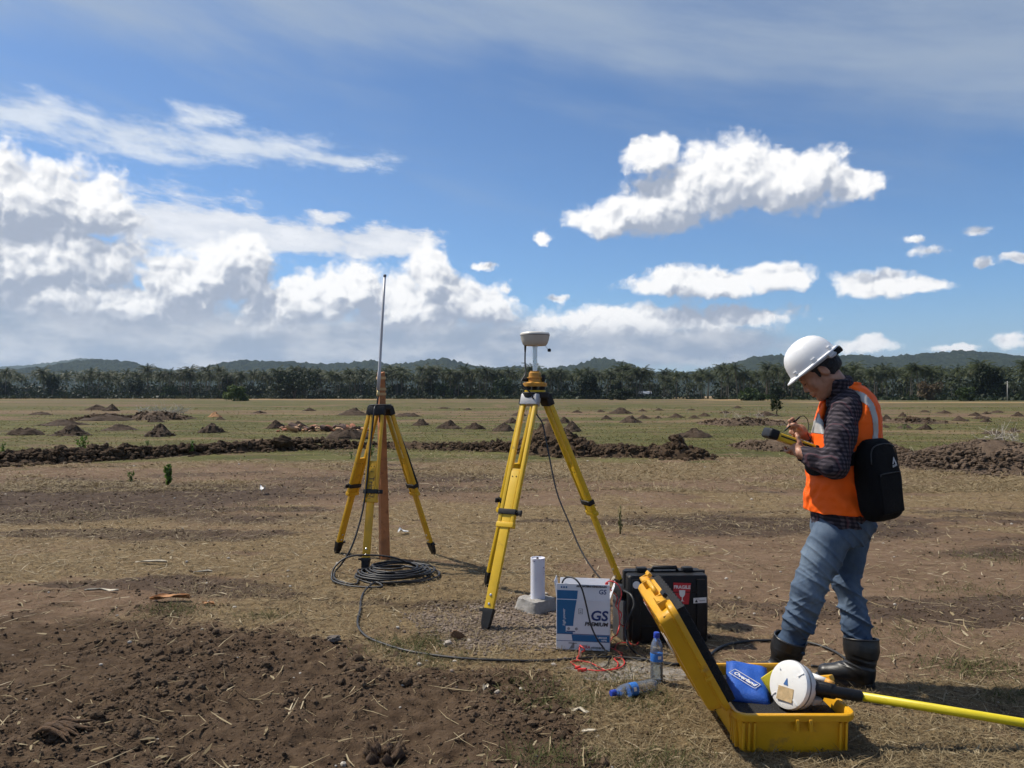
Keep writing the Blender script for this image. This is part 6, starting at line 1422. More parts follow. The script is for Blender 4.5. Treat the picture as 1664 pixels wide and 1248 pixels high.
        for ax_ in range(3):
            o1, o2 = [(1, 2), (2, 0), (0, 1)][ax_]
            a = [slice(0, None)]*3; a[ax_] = slice(0, -1); b = [slice(0, None)]*3; b[ax_] = slice(1, None)
            e = ng[tuple(a)] != ng[tuple(b)]; e[tuple(slice(0, 1) if q == o1 else slice(None) for q in range(3))] = False; e[tuple(slice(0, 1) if q == o2 else slice(None) for q in range(3))] = False
            e[tuple(slice(-1, None) if q == o1 else slice(None) for q in range(3))] = False; e[tuple(slice(-1, None) if q == o2 else slice(None) for q in range(3))] = False
            w = np.argwhere(e); neg = ng[tuple(a)][e]; d1 = np.zeros(3, int); d1[o1] = 1; d2 = np.zeros(3, int); d2[o2] = 1
            g = lambda u: idm[u[:, 0], u[:, 1], u[:, 2]]
            Q = np.stack([g(w-d1-d2), g(w-d2), g(w), g(w-d1)], -1); Q = np.where(neg[:, None], Q, Q[:, ::-1]); F_.append(Q[(Q >= 0).all(1)])
        F_ = np.vstack(F_)
        for _ in range(smooth):
            acc = np.zeros_like(V); n_ = np.zeros(len(V))
            for k in range(4): np.add.at(acc, F_[:, k], V[F_[:, (k+1) % 4]]+V[F_[:, k-1]]); np.add.at(n_, F_[:, k], 2)
            V = V*.5+.5*acc/np.maximum(n_, 1)[:, None]
        if disp is not None:
            N = np.zeros_like(V); fn = np.cross(V[F_[:, 2]]-V[F_[:, 0]], V[F_[:, 3]]-V[F_[:, 1]])
            for k in range(4): np.add.at(N, F_[:, k], fn)
            N /= np.linalg.norm(N, axis=1)[:, None]+1e-12; V = V+N*disp(V, N)[:, None]
        return np_mesh(name, V, F_, True), V, F_
def vn3(p, sc, seed):
    a = vn(p[:, 0]*sc[0]+p[:, 2]*.13*sc[2], p[:, 1]*sc[1]+p[:, 2]*sc[2], seed); b = vn(p[:, 0]*sc[0]*1.3+p[:, 1]*sc[1], p[:, 2]*sc[2]*1.1, seed+1); return (a+b)*.5-.5
def folds(p, sc, seed): q = vn3(p, sc, seed); return np.abs(q)*2

# ------------------------------------------------------------------ the surveyor
YB = 3.97
PHI = R(14); FW = np.array([-math.cos(PHI), math.sin(PHI), 0]); LF = np.array([-math.sin(PHI), -math.cos(PHI), 0]); UP = np.array([0, 0, 1.0])
A_ = lambda u, v, D=YB: np.array(px(u, v, D)[:])
zof = lambda v: CH-(v-V0)*YB/FPX
J = dict(lsh=A_(1374, 668, 3.80), lel=A_(1357, 757, 3.73), lwr=A_(1302, 737, 3.85), rsh=A_(1388, 664, 4.14), rel=A_(1352, 750, 4.16), rwr=A_(1313, 713, 4.03),
         lhip=A_(1364, 866, 3.89), lkn=A_(1314, 958, 3.89), lan=A_(1282, 1075, 3.945), rhip=A_(1384, 866, 4.05), rkn=A_(1379, 957, 4.02), ran=A_(1398, 1080, 3.945), nb=A_(1369, 646), hd=A_(1331, 605, 3.955))
TH_ = R(39); hf_ = FW*math.cos(TH_)-UP*math.sin(TH_); hu_ = UP*math.cos(TH_)+FW*math.sin(TH_); hs_ = LF
HD = lambda f, u, s_=0: J['hd']+hf_*f+hu_*u+hs_*s_
def trunk_table(rows, kw=1.0):
    return [(zof(v), ((a+b)/2-CX)*YB/FPX, YB, (b-a)/2*YB/FPX*.975, w*kw) for v, a, b, w in rows]
VEST = [(627, 1366, 1394, .085), (634, 1356, 1404, .125), (645, 1346, 1412, .165), (660, 1339, 1419, .190), (683, 1332, 1422, .200), (711, 1326, 1424, .195), (765, 1318, 1421, .182), (800, 1315, 1416, .182), (829, 1314, 1411, .186)]
# ---- body: one continuous skin surface
def body():
    f = Field((1.15, 3.60, -.02), (2.0, 4.35, 1.76), .0045)
    f.trunk(trunk_table([(a, b+9, c-9, d-.03) for a, b, c, d in VEST]+[(866, 1326, 1412, .14)]), FW, LF, 0, .02)
    f.cone(J['nb']-FW*.01+UP*.0, HD(-.025, -.055), .064, .056, .03)
    for s_, q in ((1, 'l'), (-1, 'r')):
        f.cone(J[q+'sh']-LF*s_*.035-UP*.02, J[q+'el'], .038, .034, .02); f.cone(J[q+'el'], J[q+'wr'], .038, .026, .015)
        f.cone(J[q+'hip'], J[q+'kn'], .075, .052, .03); f.cone(J[q+'kn'], J[q+'an'], .050, .036, .02)
    # head
    ax = (hf_, hu_, hs_)
    f.ell(HD(-.008, .034), ax, (.097, .086, .076), .01); f.ell(HD(.030, -.030), ax, (.064, .088, .060), .03)
    f.cone(HD(-.015, -.050, .050), HD(.062, -.100, .016), .018, .015, .03); f.cone(HD(-.015, -.050, -.050), HD(.062, -.100, -.016), .018, .015, .03)
    f.ell(HD(.074, -.104), ax, (.018, .016, .022), .02)
    for s_ in (1, -1): f.ell(HD(.056, -.026, s_*.038), ax, (.028, .026, .022), .025)
    f.cone(HD(.083, .021, .034), HD(.083, .021, -.034), .010, .010, .02)
    for s_ in (1, -1): f.ell(HD(.100, .002, s_*.031), ax, (.020, .011, .017), .012, 'cut'); f.ell(HD(.0805, .002, s_*.031), ax, (.0125, .0115, .0155), .004)
    f.cone(HD(.086, .006), HD(.106, -.032), .0085, .0105, .012)
    for s_ in (1, -1): f.ell(HD(.096, -.039, s_*.0125), ax, (.010, .008, .008), .008)
    f.cone(HD(.088, -.061, .020), HD(.0965, -.060, 0), .006, .0075, .006); f.cone(HD(.088, -.061, -.020), HD(.0965, -.060, 0), .006, .0075, .006)
    f.cone(HD(.086, -.072, .017), HD(.0935, -.074, 0), .0065, .0085, .006); f.cone(HD(.086, -.072, -.017), HD(.0935, -.074, 0), .0065, .0085, .006)
    f.cone(HD(.094, -.067, .022), HD(.104, -.067, 0), .002, .002, .003, 'cut'); f.cone(HD(.094, -.067, -.022), HD(.104, -.067, 0), .002, .002, .003, 'cut')
    for s_ in (1, -1):
        ea = (hf_*.95-hu_*.3, hu_*.95+hf_*.3, hs_); f.ell(HD(-.014, -.004, s_*.079), ea, (.019, .033, .010), .006); f.ell(HD(-.010, .000, s_*.092), ea, (.011, .021, .010), .004, 'cut'); f.ell(HD(-.008, -.006, s_*.081), ea, (.006, .008, .008), .004)
    # left hand round the data collector, right hand with the stylus
    def finger(pts, r0, r1, k=.004):
        for i in range(len(pts)-1):
            a = i/(len(pts)-1); b = (i+1)/(len(pts)-1); f.cone(pts[i], pts[i+1], r0+(r1-r0)*a, r0+(r1-r0)*b, k)
    da = np.array([.943, 0, -.333]); dn_ = np.array([.333, 0, .943]); dc = A_(1286, 717, 3.935)                 # collector axis, normal, centre
    W_ = J['lwr']; pm = dc+da*.028-dn_*.030+np.array([0, -.058, 0])
    f.cone(W_, pm, .027, .026, .015, flat=((.2, 1, .1), .75)); f.ell(pm-da*.004, (da, dn_, np.array([0, 1, 0])), (.040, .030, .019), .015)
    for i, o in enumerate((-.036, -.014, .008, .029)):
        b = pm+da*(o*.92-.004)-dn_*.012; L = (.95, 1.0, .96, .82)[i]
        finger([b, b-dn_*.016*L+np.array([0, .034*L, 0]), b-dn_*.013*L+np.array([0, .066*L, 0]), b+dn_*.004+np.array([0, .090*L, 0])], .0092, .0076)
    tb = pm+da*.012+dn_*.010; finger([tb, tb-da*.022+dn_*.022+np.array([0, -.006, 0]), tb-da*.036+dn_*.046+np.array([0, .002, 0]), tb-da*.044+dn_*.060+np.array([0, .016, 0])], .0125, .0088, .006)
    W2 = J['rwr']; gp_ = A_(1287, 690, 3.975); pm2 = A_(1300, 700, 4.00)
    f.cone(W2, pm2, .026, .026, .015, flat=((.1, 1, 0), .8)); f.ell(pm2, (np.array([-.8, -.1, .6]), np.array([.6, 0, .8]), np.array([0, 1, 0])), (.036, .032, .018), .014)
    g0 = pm2+np.array([-.018, -.004, .026]); finger([g0, A_(1288, 681, 3.985), A_(1283, 684, 3.975), gp_+np.array([-.006, 0, -.004])], .0092, .0075)
    g1 = pm2+np.array([-.030, .006, .016]); finger([g1, A_(1285, 687, 4.005), A_(1281, 694, 3.995), gp_+np.array([.002, .016, -.022])], .0092, .0076)
    g2 = pm2+np.array([-.032, .010, .000]); finger([g2, A_(1287, 696, 4.02), A_(1284, 703, 4.01), A_(1289, 706, 4.0)], .0088, .0074)
    g3 = pm2+np.array([-.026, .012, -.014]); finger([g3, A_(1292, 703, 4.03), A_(1289, 709, 4.02), A_(1293, 711, 4.01)], .0082, .0068)
    g4 = pm2+np.array([-.004, -.020, .010]); finger([g4, A_(1296, 693, 3.965), A_(1290, 690, 3.962), gp_+np.array([-.004, -.010, -.002])], .0115, .0085, .006)
    return f.mesh('person', None, 1)[0], da, dn_, dc
body_me, DA, DNN, DC = body()
def skin_mat():
    m, nt, b = new_mat('skin'); tc = nt.nodes.new('ShaderNodeTexCoord'); o = S(nt, tc.outputs['Object'])
    n1 = noise(nt, o, 22, 5, .6); c = mixc(nt, n1.ss(.35, .65), (.36, .165, .095, 1), (.47, .235, .145, 1)); link(nt, c, b.inputs['Base Color'])
    b.inputs['Roughness'].default_value = .5; b.inputs['Subsurface Weight'].default_value = .12; b.inputs['Subsurface Radius'].default_value = (.012, .005, .003); b.inputs['Subsurface Scale'].default_value = .5
    bn = nt.nodes.new('ShaderNodeBump'); bn.inputs['Strength'].default_value = .15; bn.inputs['Distance'].default_value = .003; link(nt, noise(nt, o, 260, 3, .6), bn.inputs['Height']); nt.links.new(bn.outputs[0], b.inputs['Normal']); return m
person = link_obj('person', body_me, None, skin_mat()); tag(person, 'surveyor in orange vest, plaid shirt and jeans looking down at a handheld device', 'person')
def kid(name, me_, m, parent=person): return link_obj(name, me_, parent, m)
# ---- hair, brows, eyes
M_HAIR = mat('black_hair', (.009, .008, .008), .55, .4, 60, bump=.8, bscale=220)
def hair():
    f = Field(HD(-.02, 0)-.16, HD(-.02, 0)+.16, .004); ax = (hf_, hu_, hs_)
    f.ell(HD(-.016, .032), ax, (.101, .094, .0805), .0); f.ell(HD(-.050, -.016), ax, (.062, .060, .066), .03)
    f.half(HD(.046, .03), hf_*.86-hu_*.5, .01); f.half(HD(0, -.055), -hu_+hf_*-.15, .012)
    for s_ in (1, -1): f.ell(HD(.034, -.040, s_*.075), ax, (.050, .050, .05), .006, 'cut'); f.ell(HD(-.013, -.008, s_*.088), ax, (.019, .031, .02), .003, 'cut'); f.cone(HD(.012, .020, s_*.070), HD(.016, -.014, s_*.072), .011, .006, .006)
    return f.mesh('hair', lambda V, N: vn3(V, (90, 90, 90), 3)*.010, 0)[0]
kid('hair', hair(), M_HAIR)
for s_ in (1, -1):
    kid('eyebrow', tube('eyebrow', [HD(.090, .020, s_*.014), HD(.0935, .025, s_*.030), HD(.080, .022, s_*.046)], [.003, .0042, .002], 6, True, 4), M_HAIR)
    kid('eyelashes', tube('eyelashes', [HD(.092, -.003, s_*.019), HD(.0965, -.006, s_*.030), HD(.089, -.003, s_*.044)], [.0014, .0022, .0014], 5, True, 4), M_HAIR)
# ---- shirt
def plaid_mat():
    m, nt, b = new_mat('plaid_shirt'); tc = nt.nodes.new('ShaderNodeTexCoord'); x, y, z = sep(nt, S(nt, tc.outputs['Object']))
    w = (x*.8+y*.75)*330.0+z*25; w2 = z*330.0+x*30.0
    sx = w.m('SINE').ss(-.3, .3); sz = w2.m('SINE').ss(-.3, .3)
    f_ = sx*.5+sz*.5; c = ramp(nt, f_, [(0, (.016, .013, .018)), (.5, (.034, .028, .036)), (1.0, (.085, .068, .078))])
    c = mixc(nt, (w*.25).m('SINE').ss(.94, .99)*.5, c, (.12, .05, .06, 1))
    link(nt, c, b.inputs['Base Color']); b.inputs['Roughness'].default_value = .85; b.inputs['Specular IOR Level'].default_value = .2
    bn = nt.nodes.new('ShaderNodeBump'); bn.inputs['Strength'].default_value = .35; bn.inputs['Distance'].default_value = .01; link(nt, noise(nt, S(nt, tc.outputs['Object']), 24, 4, .6), bn.inputs['Height']); nt.links.new(bn.outputs[0], b.inputs['Normal']); return m
M_PLAID = plaid_mat()
SHIRT = [(624, 1362, 1396, .080), (634, 1356, 1404, .12), (645, 1349, 1410, .155), (660, 1343, 1416, .175), (683, 1336, 1418, .185), (711, 1331, 1420, .182), (765, 1323, 1417, .170), (800, 1320, 1412, .170), (829, 1320, 1410, .172), (851, 1321, 1411, .176)]
def shirt():
    f = Field((1.40, 3.58, .78), (1.98, 4.32, 1.58), .005)
    f.trunk(trunk_table(SHIRT), FW, LF, 0, .0)
    for q, s_ in (('l', 1), ('r', -1)):
        sh = J[q+'sh']; f.cone(sh-LF*s_*.03+UP*.004, sh*.55+J[q+'el']*.45, .072, .066, .03); f.cone(sh*.55+J[q+'el']*.45, J[q+'el'], .066, .060, .03)
        f.cone(J[q+'el'], J[q+'wr']*.55+J[q+'el']*.45, .060, .052, .02); f.cone(J[q+'wr']*.55+J[q+'el']*.45, J[q+'wr']*.93+J[q+'el']*.07, .052, .040, .012)
    f.cone(J['nb']+UP*-.005, HD(-.040, -.075), .076, .070, .012)                                        # collar
    f.half(HD(-.040, -.068), (HD(-.02, -.06)-J['nb'])*.6+UP*.05-FW*.035, .0); f.cone(J['nb'], HD(-.02, -.03), .066, .0625, .0, 'cut')
    w = lambda V, N: folds(V, (16, 14, 30), 5)*-.008+vn3(V, (40, 40, 55), 8)*.007+.003
    return f.mesh('shirt', w, 1)[0]
sh_o = kid('shirt', shirt(), M_PLAID)
# ---- vest
M_VEST = mat('fluorescent_orange', (1.0, .130, .007), .65, .06, 7, bump=.5, bscale=24, spec=.25)
M_REFL = mat('reflective_tape', (.40, .39, .37), .45, .08, 20)
def vest():
    f = Field((1.42, 3.66, .86), (1.98, 4.28, 1.56), .0045)
    f.trunk(trunk_table(VEST), FW, LF, .013, 0)
    f.half((0, 0, zof(829)), -UP, 0)
    for q, s_ in (('l', 1), ('r', -1)):
        sh = J[q+'sh']; a = sh-LF*s_*.095+UP*.030+FW*.004; b = sh+LF*s_*.14+UP*.020
        f.cone(a+FW*.012, b+FW*.012, .070, .106, 0, 'cut'); f.cone(a+UP*.030-FW*.03, b+UP*.02-FW*.01, .050, .085, .01, 'cut'); f.cone(a-UP*.062+FW*.030, b-UP*.075+FW*.035, .060, .098, .02, 'cut')
        f.cone(sh-LF*s_*.030+UP*.012, sh+LF*s_*.10+UP*.03, .075, .115, .01, 'cut')
        f.cone(a-UP*.11+FW*.040, b-UP*.135+FW*.045, .040, .080, .02, 'cut')
    f.cone(HD(-.04, -.10)+UP*.02, J['nb']-UP*.05+FW*.10, .080, .030, .0, 'cut'); f.cone(J['nb']+UP*.0, J['nb']+UP*.12, .088, .10, 0, 'cut')
    def w(V, N):
        lo = np.clip((zof(740)-V[:, 2])/.12, 0, 1); dg = V[:, 0]*.7+V[:, 2]*.7
        c = vn(dg*17+V[:, 1]*5, (V[:, 2]-V[:, 0])*6+V[:, 1]*4, 12); r = np.abs(c-.5)*2
        return -(.018*r*(.35+.65*lo))+vn3(V, (26, 26, 26), 15)*.014*(0.4+lo)+.007
    return f.mesh('vest', w, 1)
vme, VV, VF = vest()
vest_o = kid('vest', vme, M_VEST)
def stripe(polys, half, side, name='reflective_stripe'):
    co = np.empty(len(vme.vertices)*3, np.float32); vme.vertices.foreach_get('co', co); co = co.reshape(-1, 3); nr = np.empty(len(vme.vertices)*3, np.float32); vme.vertex_normals.foreach_get('vector', nr); nr = nr.reshape(-1, 3)
    fc = co[VF].mean(1); dmin = np.full(len(fc), 9.0)
    for pl in polys:
        q = np.array([((u-CX)*3.86/FPX, CH-(v-V0)*3.86/FPX) for u, v in pl])
        for a, b in zip(q[:-1], q[1:]):
            ab = b-a; t = np.clip(((fc[:, [0, 2]]-a)@ab)/(ab@ab), 0, 1); dmin = np.minimum(dmin, np.linalg.norm(fc[:, [0, 2]]-a-t[:, None]*ab, axis=1))
    sel = (dmin < half) & ((fc[:, 1]-YB)*side > -.02); fs = VF[sel]; used, inv = np.unique(fs, return_inverse=True); fs = inv.reshape(-1, 4)
    n = len(used); V2 = np.vstack([co[used]+nr[used]*.003, co[used]+nr[used]*.0005])
    return np_mesh(name, V2, np.vstack([fs, fs[:, ::-1]+n]), True)
SP = [[(1377, 634), (1392, 644), (1402, 658), (1408, 678), (1410, 700), (1407, 722), (1400, 736), (1388, 741), (1374, 738)], [(1337, 664), (1338, 700)]]
for s_ in (-1, 1): kid('reflective_stripe', stripe(SP, .0165, s_), M_REFL, vest_o)
# ---- jeans
def denim_mat():
    m, nt, b = new_mat('denim'); tc = nt.nodes.new('ShaderNodeTexCoord'); o = S(nt, tc.outputs['Object'])
    g = nt.nodes.new('ShaderNodeNewGeometry'); nx_, ny_, nz_ = sep(nt, S(nt, g.outputs['Normal'])); x, y, z = sep(nt, o)
    n1 = noise(nt, vmath(nt, 'MULTIPLY', o, (1, 1, .45)), 10, 5, .6)
    fd = attr(nt, 'fade'); c = mixc(nt, (fd*.9+(n1-.5)*.9).ss(.0, 1.0), (.048, .076, .125, 1), (.225, .285, .345, 1))
    c = mixc(nt, noise(nt, vmath(nt, 'MULTIPLY', o, (1, 1, .2)), 420, 2, .5)*.35, c, (.02, .035, .07, 1)); link(nt, c, b.inputs['Base Color']); b.inputs['Roughness'].default_value = .9; b.inputs['Specular IOR Level'].default_value = .15
    bn = nt.nodes.new('ShaderNodeBump'); bn.inputs['Strength'].default_value = .3; bn.inputs['Distance'].default_value = .008; link(nt, noise(nt, o, 32, 5, .65), bn.inputs['Height']); nt.links.new(bn.outputs[0], b.inputs['Normal']); return m
M_DENIM = denim_mat()
def jeans():
    f = Field((1.22, 3.72, .12), (2.0, 4.26, .92), .005)
    f.trunk(trunk_table([(838, 1323, 1415, .170), (850, 1321, 1422, .172), (864, 1319, 1414, .166), (880, 1322, 1404, .155)]), FW, LF, 0, 0)
    chain = {'l': [(A_(1349, 876, 3.885), .097), (A_(1334, 910, 3.885), .089), (A_(1318, 950, 3.885), .077), (A_(1307, 985, 3.89), .064), (A_(1297, 1012, 3.905), .066), (A_(1286, 1046, 3.93), .060)],
             'r': [(A_(1385, 872, 4.05), .083), (A_(1379, 910, 4.04), .071), (A_(1375, 950, 4.03), .066), (A_(1386, 985, 4.00), .062), (A_(1391, 1012, 3.975), .066), (A_(1396, 1046, 3.955), .058)]}
    for q in 'lr':
        c = chain[q]
        for (a, ra), (b, rb) in zip(c[:-1], c[1:]): f.cone(a, b, ra, rb, .025)
    f.cone(A_(1396, 848, 3.93), A_(1392, 862, 3.93), .056, .054, .03); f.cone(A_(1399, 847, 4.04), A_(1394, 862, 4.04), .056, .05, .03)
    def w(V, N):
        kn = np.exp(-((V[:, 2]-.40)/.17)**2)+.7*np.exp(-((V[:, 2]-.20)/.10)**2)
        r = np.abs(vn(V[:, 2]*19+V[:, 0]*11, V[:, 1]*7+V[:, 0]*5, 22)-.5)*2; r2 = np.abs(vn(V[:, 2]*33-V[:, 0]*26, V[:, 1]*12, 25)-.5)*2
        r3 = np.abs(vn((V[:, 2]+V[:, 0])*15, V[:, 1]*6, 28)-.5)*2
        return .011*(1-r)**3*kn-.010*r*kn+.005*(1-r2)**4*kn+.008*(1-r3)**3-.002
    me_, V, F_ = f.mesh('jeans', w, 1)
    fade = np.clip((V[:, 2]-.1)/.7, 0, 1)*.35+.45*np.exp(-((V[:, 2]-.62)/.16)**2)*np.exp(-((V[:, 0]-1.48)/.10)**2)+.25*np.exp(-((V[:, 2]-.40)/.12)**2)
    at = me_.attributes.new('fade', 'FLOAT', 'POINT'); at.data.foreach_set('value', fade.astype(np.float32)); return me_
jn = kid('jeans', jeans(), M_DENIM)
M_SEAM = mat('denim_seam', (.020, .034, .065), .9)
# ---- boots
M_RUB = mat('black_rubber', (.012, .012, .013), .44, .25, 9, bump=.08, bscale=30, col2=(.05, .04, .032), f2=.10)
def boot(an, heel, toe, top, rtop, tname):
    h = np.array(heel); t_ = np.array(toe); d = (t_-h); d[2] = 0; d /= np.linalg.norm(d); sd_ = np.array([-d[1], d[0], 0])
    f = Field(np.minimum.reduce([h, t_, np.array(top)])-.11, np.maximum.reduce([h, t_, np.array(top)])+.11, .004)
    ank = h+d*.055+UP*.10
    f.cone(top, ank*.45+np.array(top)*.55, rtop, rtop*.93, .0); f.cone(ank*.45+np.array(top)*.55, ank, rtop*.93, .058, .03)
    f.cone(h+d*.045+UP*.045, h+d*.06+UP*.09, .047, .050, .03); f.cone(ank-UP*.02, h+d*.15+UP*.062, .052, .042, .035); f.cone(h+d*.15+UP*.058, t_-d*.05+UP*.046, .046, .044, .03, flat=(UP, .92)); f.cone(h+d*.05+UP*.04, h+d*.17+UP*.04, .044, .042, .02)
    f.half((0, 0, .022), -UP, .006); tn = (np.array(top)-ank); f.half(top, tn, 0); f.cone(np.array(top)-tn*.35, np.array(top)+tn*.3, rtop-.007, rtop-.006, 0, 'cut')
    def w(V, N):
        k = np.exp(-((V[:, 2]-.135)/.05)**2); return -.006*np.abs(vn(V[:, 2]*55+V[:, 0]*12, V[:, 1]*14, 33)-.5)*2*k+vn3(V, (14, 14, 14), 35)*.004
    b = kid('boot', f.mesh('boot', w, 1)[0], M_RUB)
    out = []
    for a_ in range(32):
        q = a_/32*2*math.pi; c_, s_ = math.cos(q), math.sin(q); L = np.linalg.norm((t_-h)[:2]); x = L/2+.006
        hw = .050 if c_ > -.2 else .043; out.append(h+d*(L/2)+d*np.sign(c_)*abs(c_)**.75*x+sd_*np.sign(s_)*abs(s_)**.8*hw)
    rg = lambda z, k: [tuple(h*0+np.array([p[0], p[1], 0])+(np.array([h[0]+d[0]*.14, h[1]+d[1]*.14, 0])-np.array([p[0], p[1], 0]))*(1-k)+np.array([0, 0, z])) for p in out]
    link_obj('sole', loft('sole', [rg(-.004, .97), rg(.004, 1.0), rg(.024, 1.0), rg(.030, .985)]), b, M_RUB)
    tp = np.array(top); tn = tn/np.linalg.norm(tn); u1 = np.cross(tn, [0, 1, 0]); u1 /= np.linalg.norm(u1); u2 = np.cross(tn, u1)
    link_obj('top_rim', tube('top_rim', [tuple(tp+(u1*math.cos(R(a_))+u2*math.sin(R(a_)))*(rtop-.003)-tn*.006) for a_ in range(0, 361, 15)], .0055, 6), b, M_RUB)
    return b
rheel = np.array([(1419-CX)*3.915/FPX, 3.905, 0]); rtoe = np.array([(1328-CX)*4.02/FPX, 4.035, 0])
boot(J['ran'], rheel, rtoe, A_(1399, 1036, 3.955), .084, 'r')
lheel = np.array([1.415, 3.945, 0]); ltoe = np.array([1.140, 3.985, 0])
boot(J['lan'], lheel, ltoe, A_(1285, 1036, 3.925), .080, 'l')
# ---- wristband
kid('wristband', tube('wristband', [tuple(J['rwr']*.96+J['rel']*.04+np.array([math.cos(R(a_))*.004, math.sin(R(a_))*.029, math.cos(R(a_))*.029])) for a_ in range(0, 361, 20)], .006, 6), M_BLK)

# ------------------------------------------------------------------ hard hat
HC = HD(-.006, .056)
t = thing('hard_hat', 'white hard hat worn tilted forward by the surveyor', 'hard hat', tuple(HC))
HM_ = Matrix((Vector(hf_), Vector(hs_), Vector(hu_))).transposed().to_4x4()
M_HAT = mat('white_hat', (.80, .80, .79), .28, .03, 6, col2=(.62, .60, .56), f2=.08)
def hat():
    n = 56; rings = []
    prof = [(u_*.90, a_*.985, b_) for u_, a_, b_ in [(0, .130, .109), (.02, .1295, .108), (.045, .126, .105), (.07, .119, .099), (.092, .108, .090), (.112, .092, .077), (.128, .071, .060), (.139, .046, .039), (.1445, .022, .019), (.146, .004, .004)]]
    def ring(u, a, b, off=0.0):
        out = []
        for i in range(n):
            q = 2*math.pi*i/n; c, s_ = math.cos(q), math.sin(q); k = 1.0
            rd = .0045*math.exp(-(b*s_/.020)**2)*min(1, u/.05)          # raised centre ridge
            out.append((c*(a+off)+.0, s_*(b+off), u+rd+(off if u > .13 else 0)))
        return out
    outer = [ring(u, a, b) for u, a, b in prof]
    brim = []
    def br(k, du):
        o = []
        for i in range(n):
            q = 2*math.pi*i/n; c, s_ = math.cos(q), math.sin(q)
            ext = .010+(.024*max(0, c)**1.5)+.006*max(0, -c)**2; a, b = .128+ext*k, .109+.012*k
            o.append((c*a, s_*b, du-.008*k*max(0, c)-.002*k))
        return o
    rings = [br(.0, -.006), br(.5, -.006), br(1.0, -.007), br(1.06, -.004), br(1.0, .0), br(.5, .001), ring(.003, .1305, .1095)]+outer[1:]
    me_ = loft('shell', rings, False, True, 40); me_.transform(HM_); o = link_obj('shell', me_, t, M_HAT)
    inner = loft('lining', [ring(u, a-.004, b-.004) for u, a, b in prof[:-1]], False, True, 60); inner.flip_normals(); inner.transform(HM_); link_obj('lining', inner, o, M_HAT)
    def add(nm, me_, m, par=o): me_.transform(HM_); return link_obj(nm, me_, par, m)
    for s_ in (1, -1):
        for a_ in (38, 90, 138):
            q = R(a_*s_); x, y = .131*math.cos(q), .110*math.sin(q); add('side_lug', rbox('side_lug', (.024, .010, .016), .003, 2, (x, y, .014), (0, 0, q+R(90))), M_HAT)
        for x in ():  add('top_rib', tube('top_rib', [(x+.03, s_*.058, .105), (x, s_*.055, .119-.1*abs(x)*.3), (x-.03, s_*.052, .108)], .003, 6, True, 4), M_HAT)
    bm_ = tube('headband', [(math.cos(R(a_))*.101-.012, math.sin(R(a_))*.084, -.012-(.016 if 120 < a_ < 240 else 0)) for a_ in range(0, 361, 12)], .010, 6); add('headband', bm_, mat('grey_white_band', (.45, .45, .46), .6), t)
    add('ratchet', rbox('ratchet', (.026, .060, .032), .006, 2, (-.122, 0, -.026)), M_BLK, t); add('ratchet_knob', lathe('ratchet_knob', [(.017, 0), (.017, .014), (.014, .017), (.0001, .018)], 18, Matrix.Translation((-.134, 0, -.026)) @ Matrix.Rotation(R(-90), 4, 'Y')), M_BLK, t)
    for s_ in (1, -1): add('strap_anchor', rbox('strap_anchor', (.040, .006, .022), .003, 2, (-.085, s_*.078, -.014), (0, R(10), s_*R(28))), mat('anchor_white', (.62, .62, .62), .5), t)
hat()
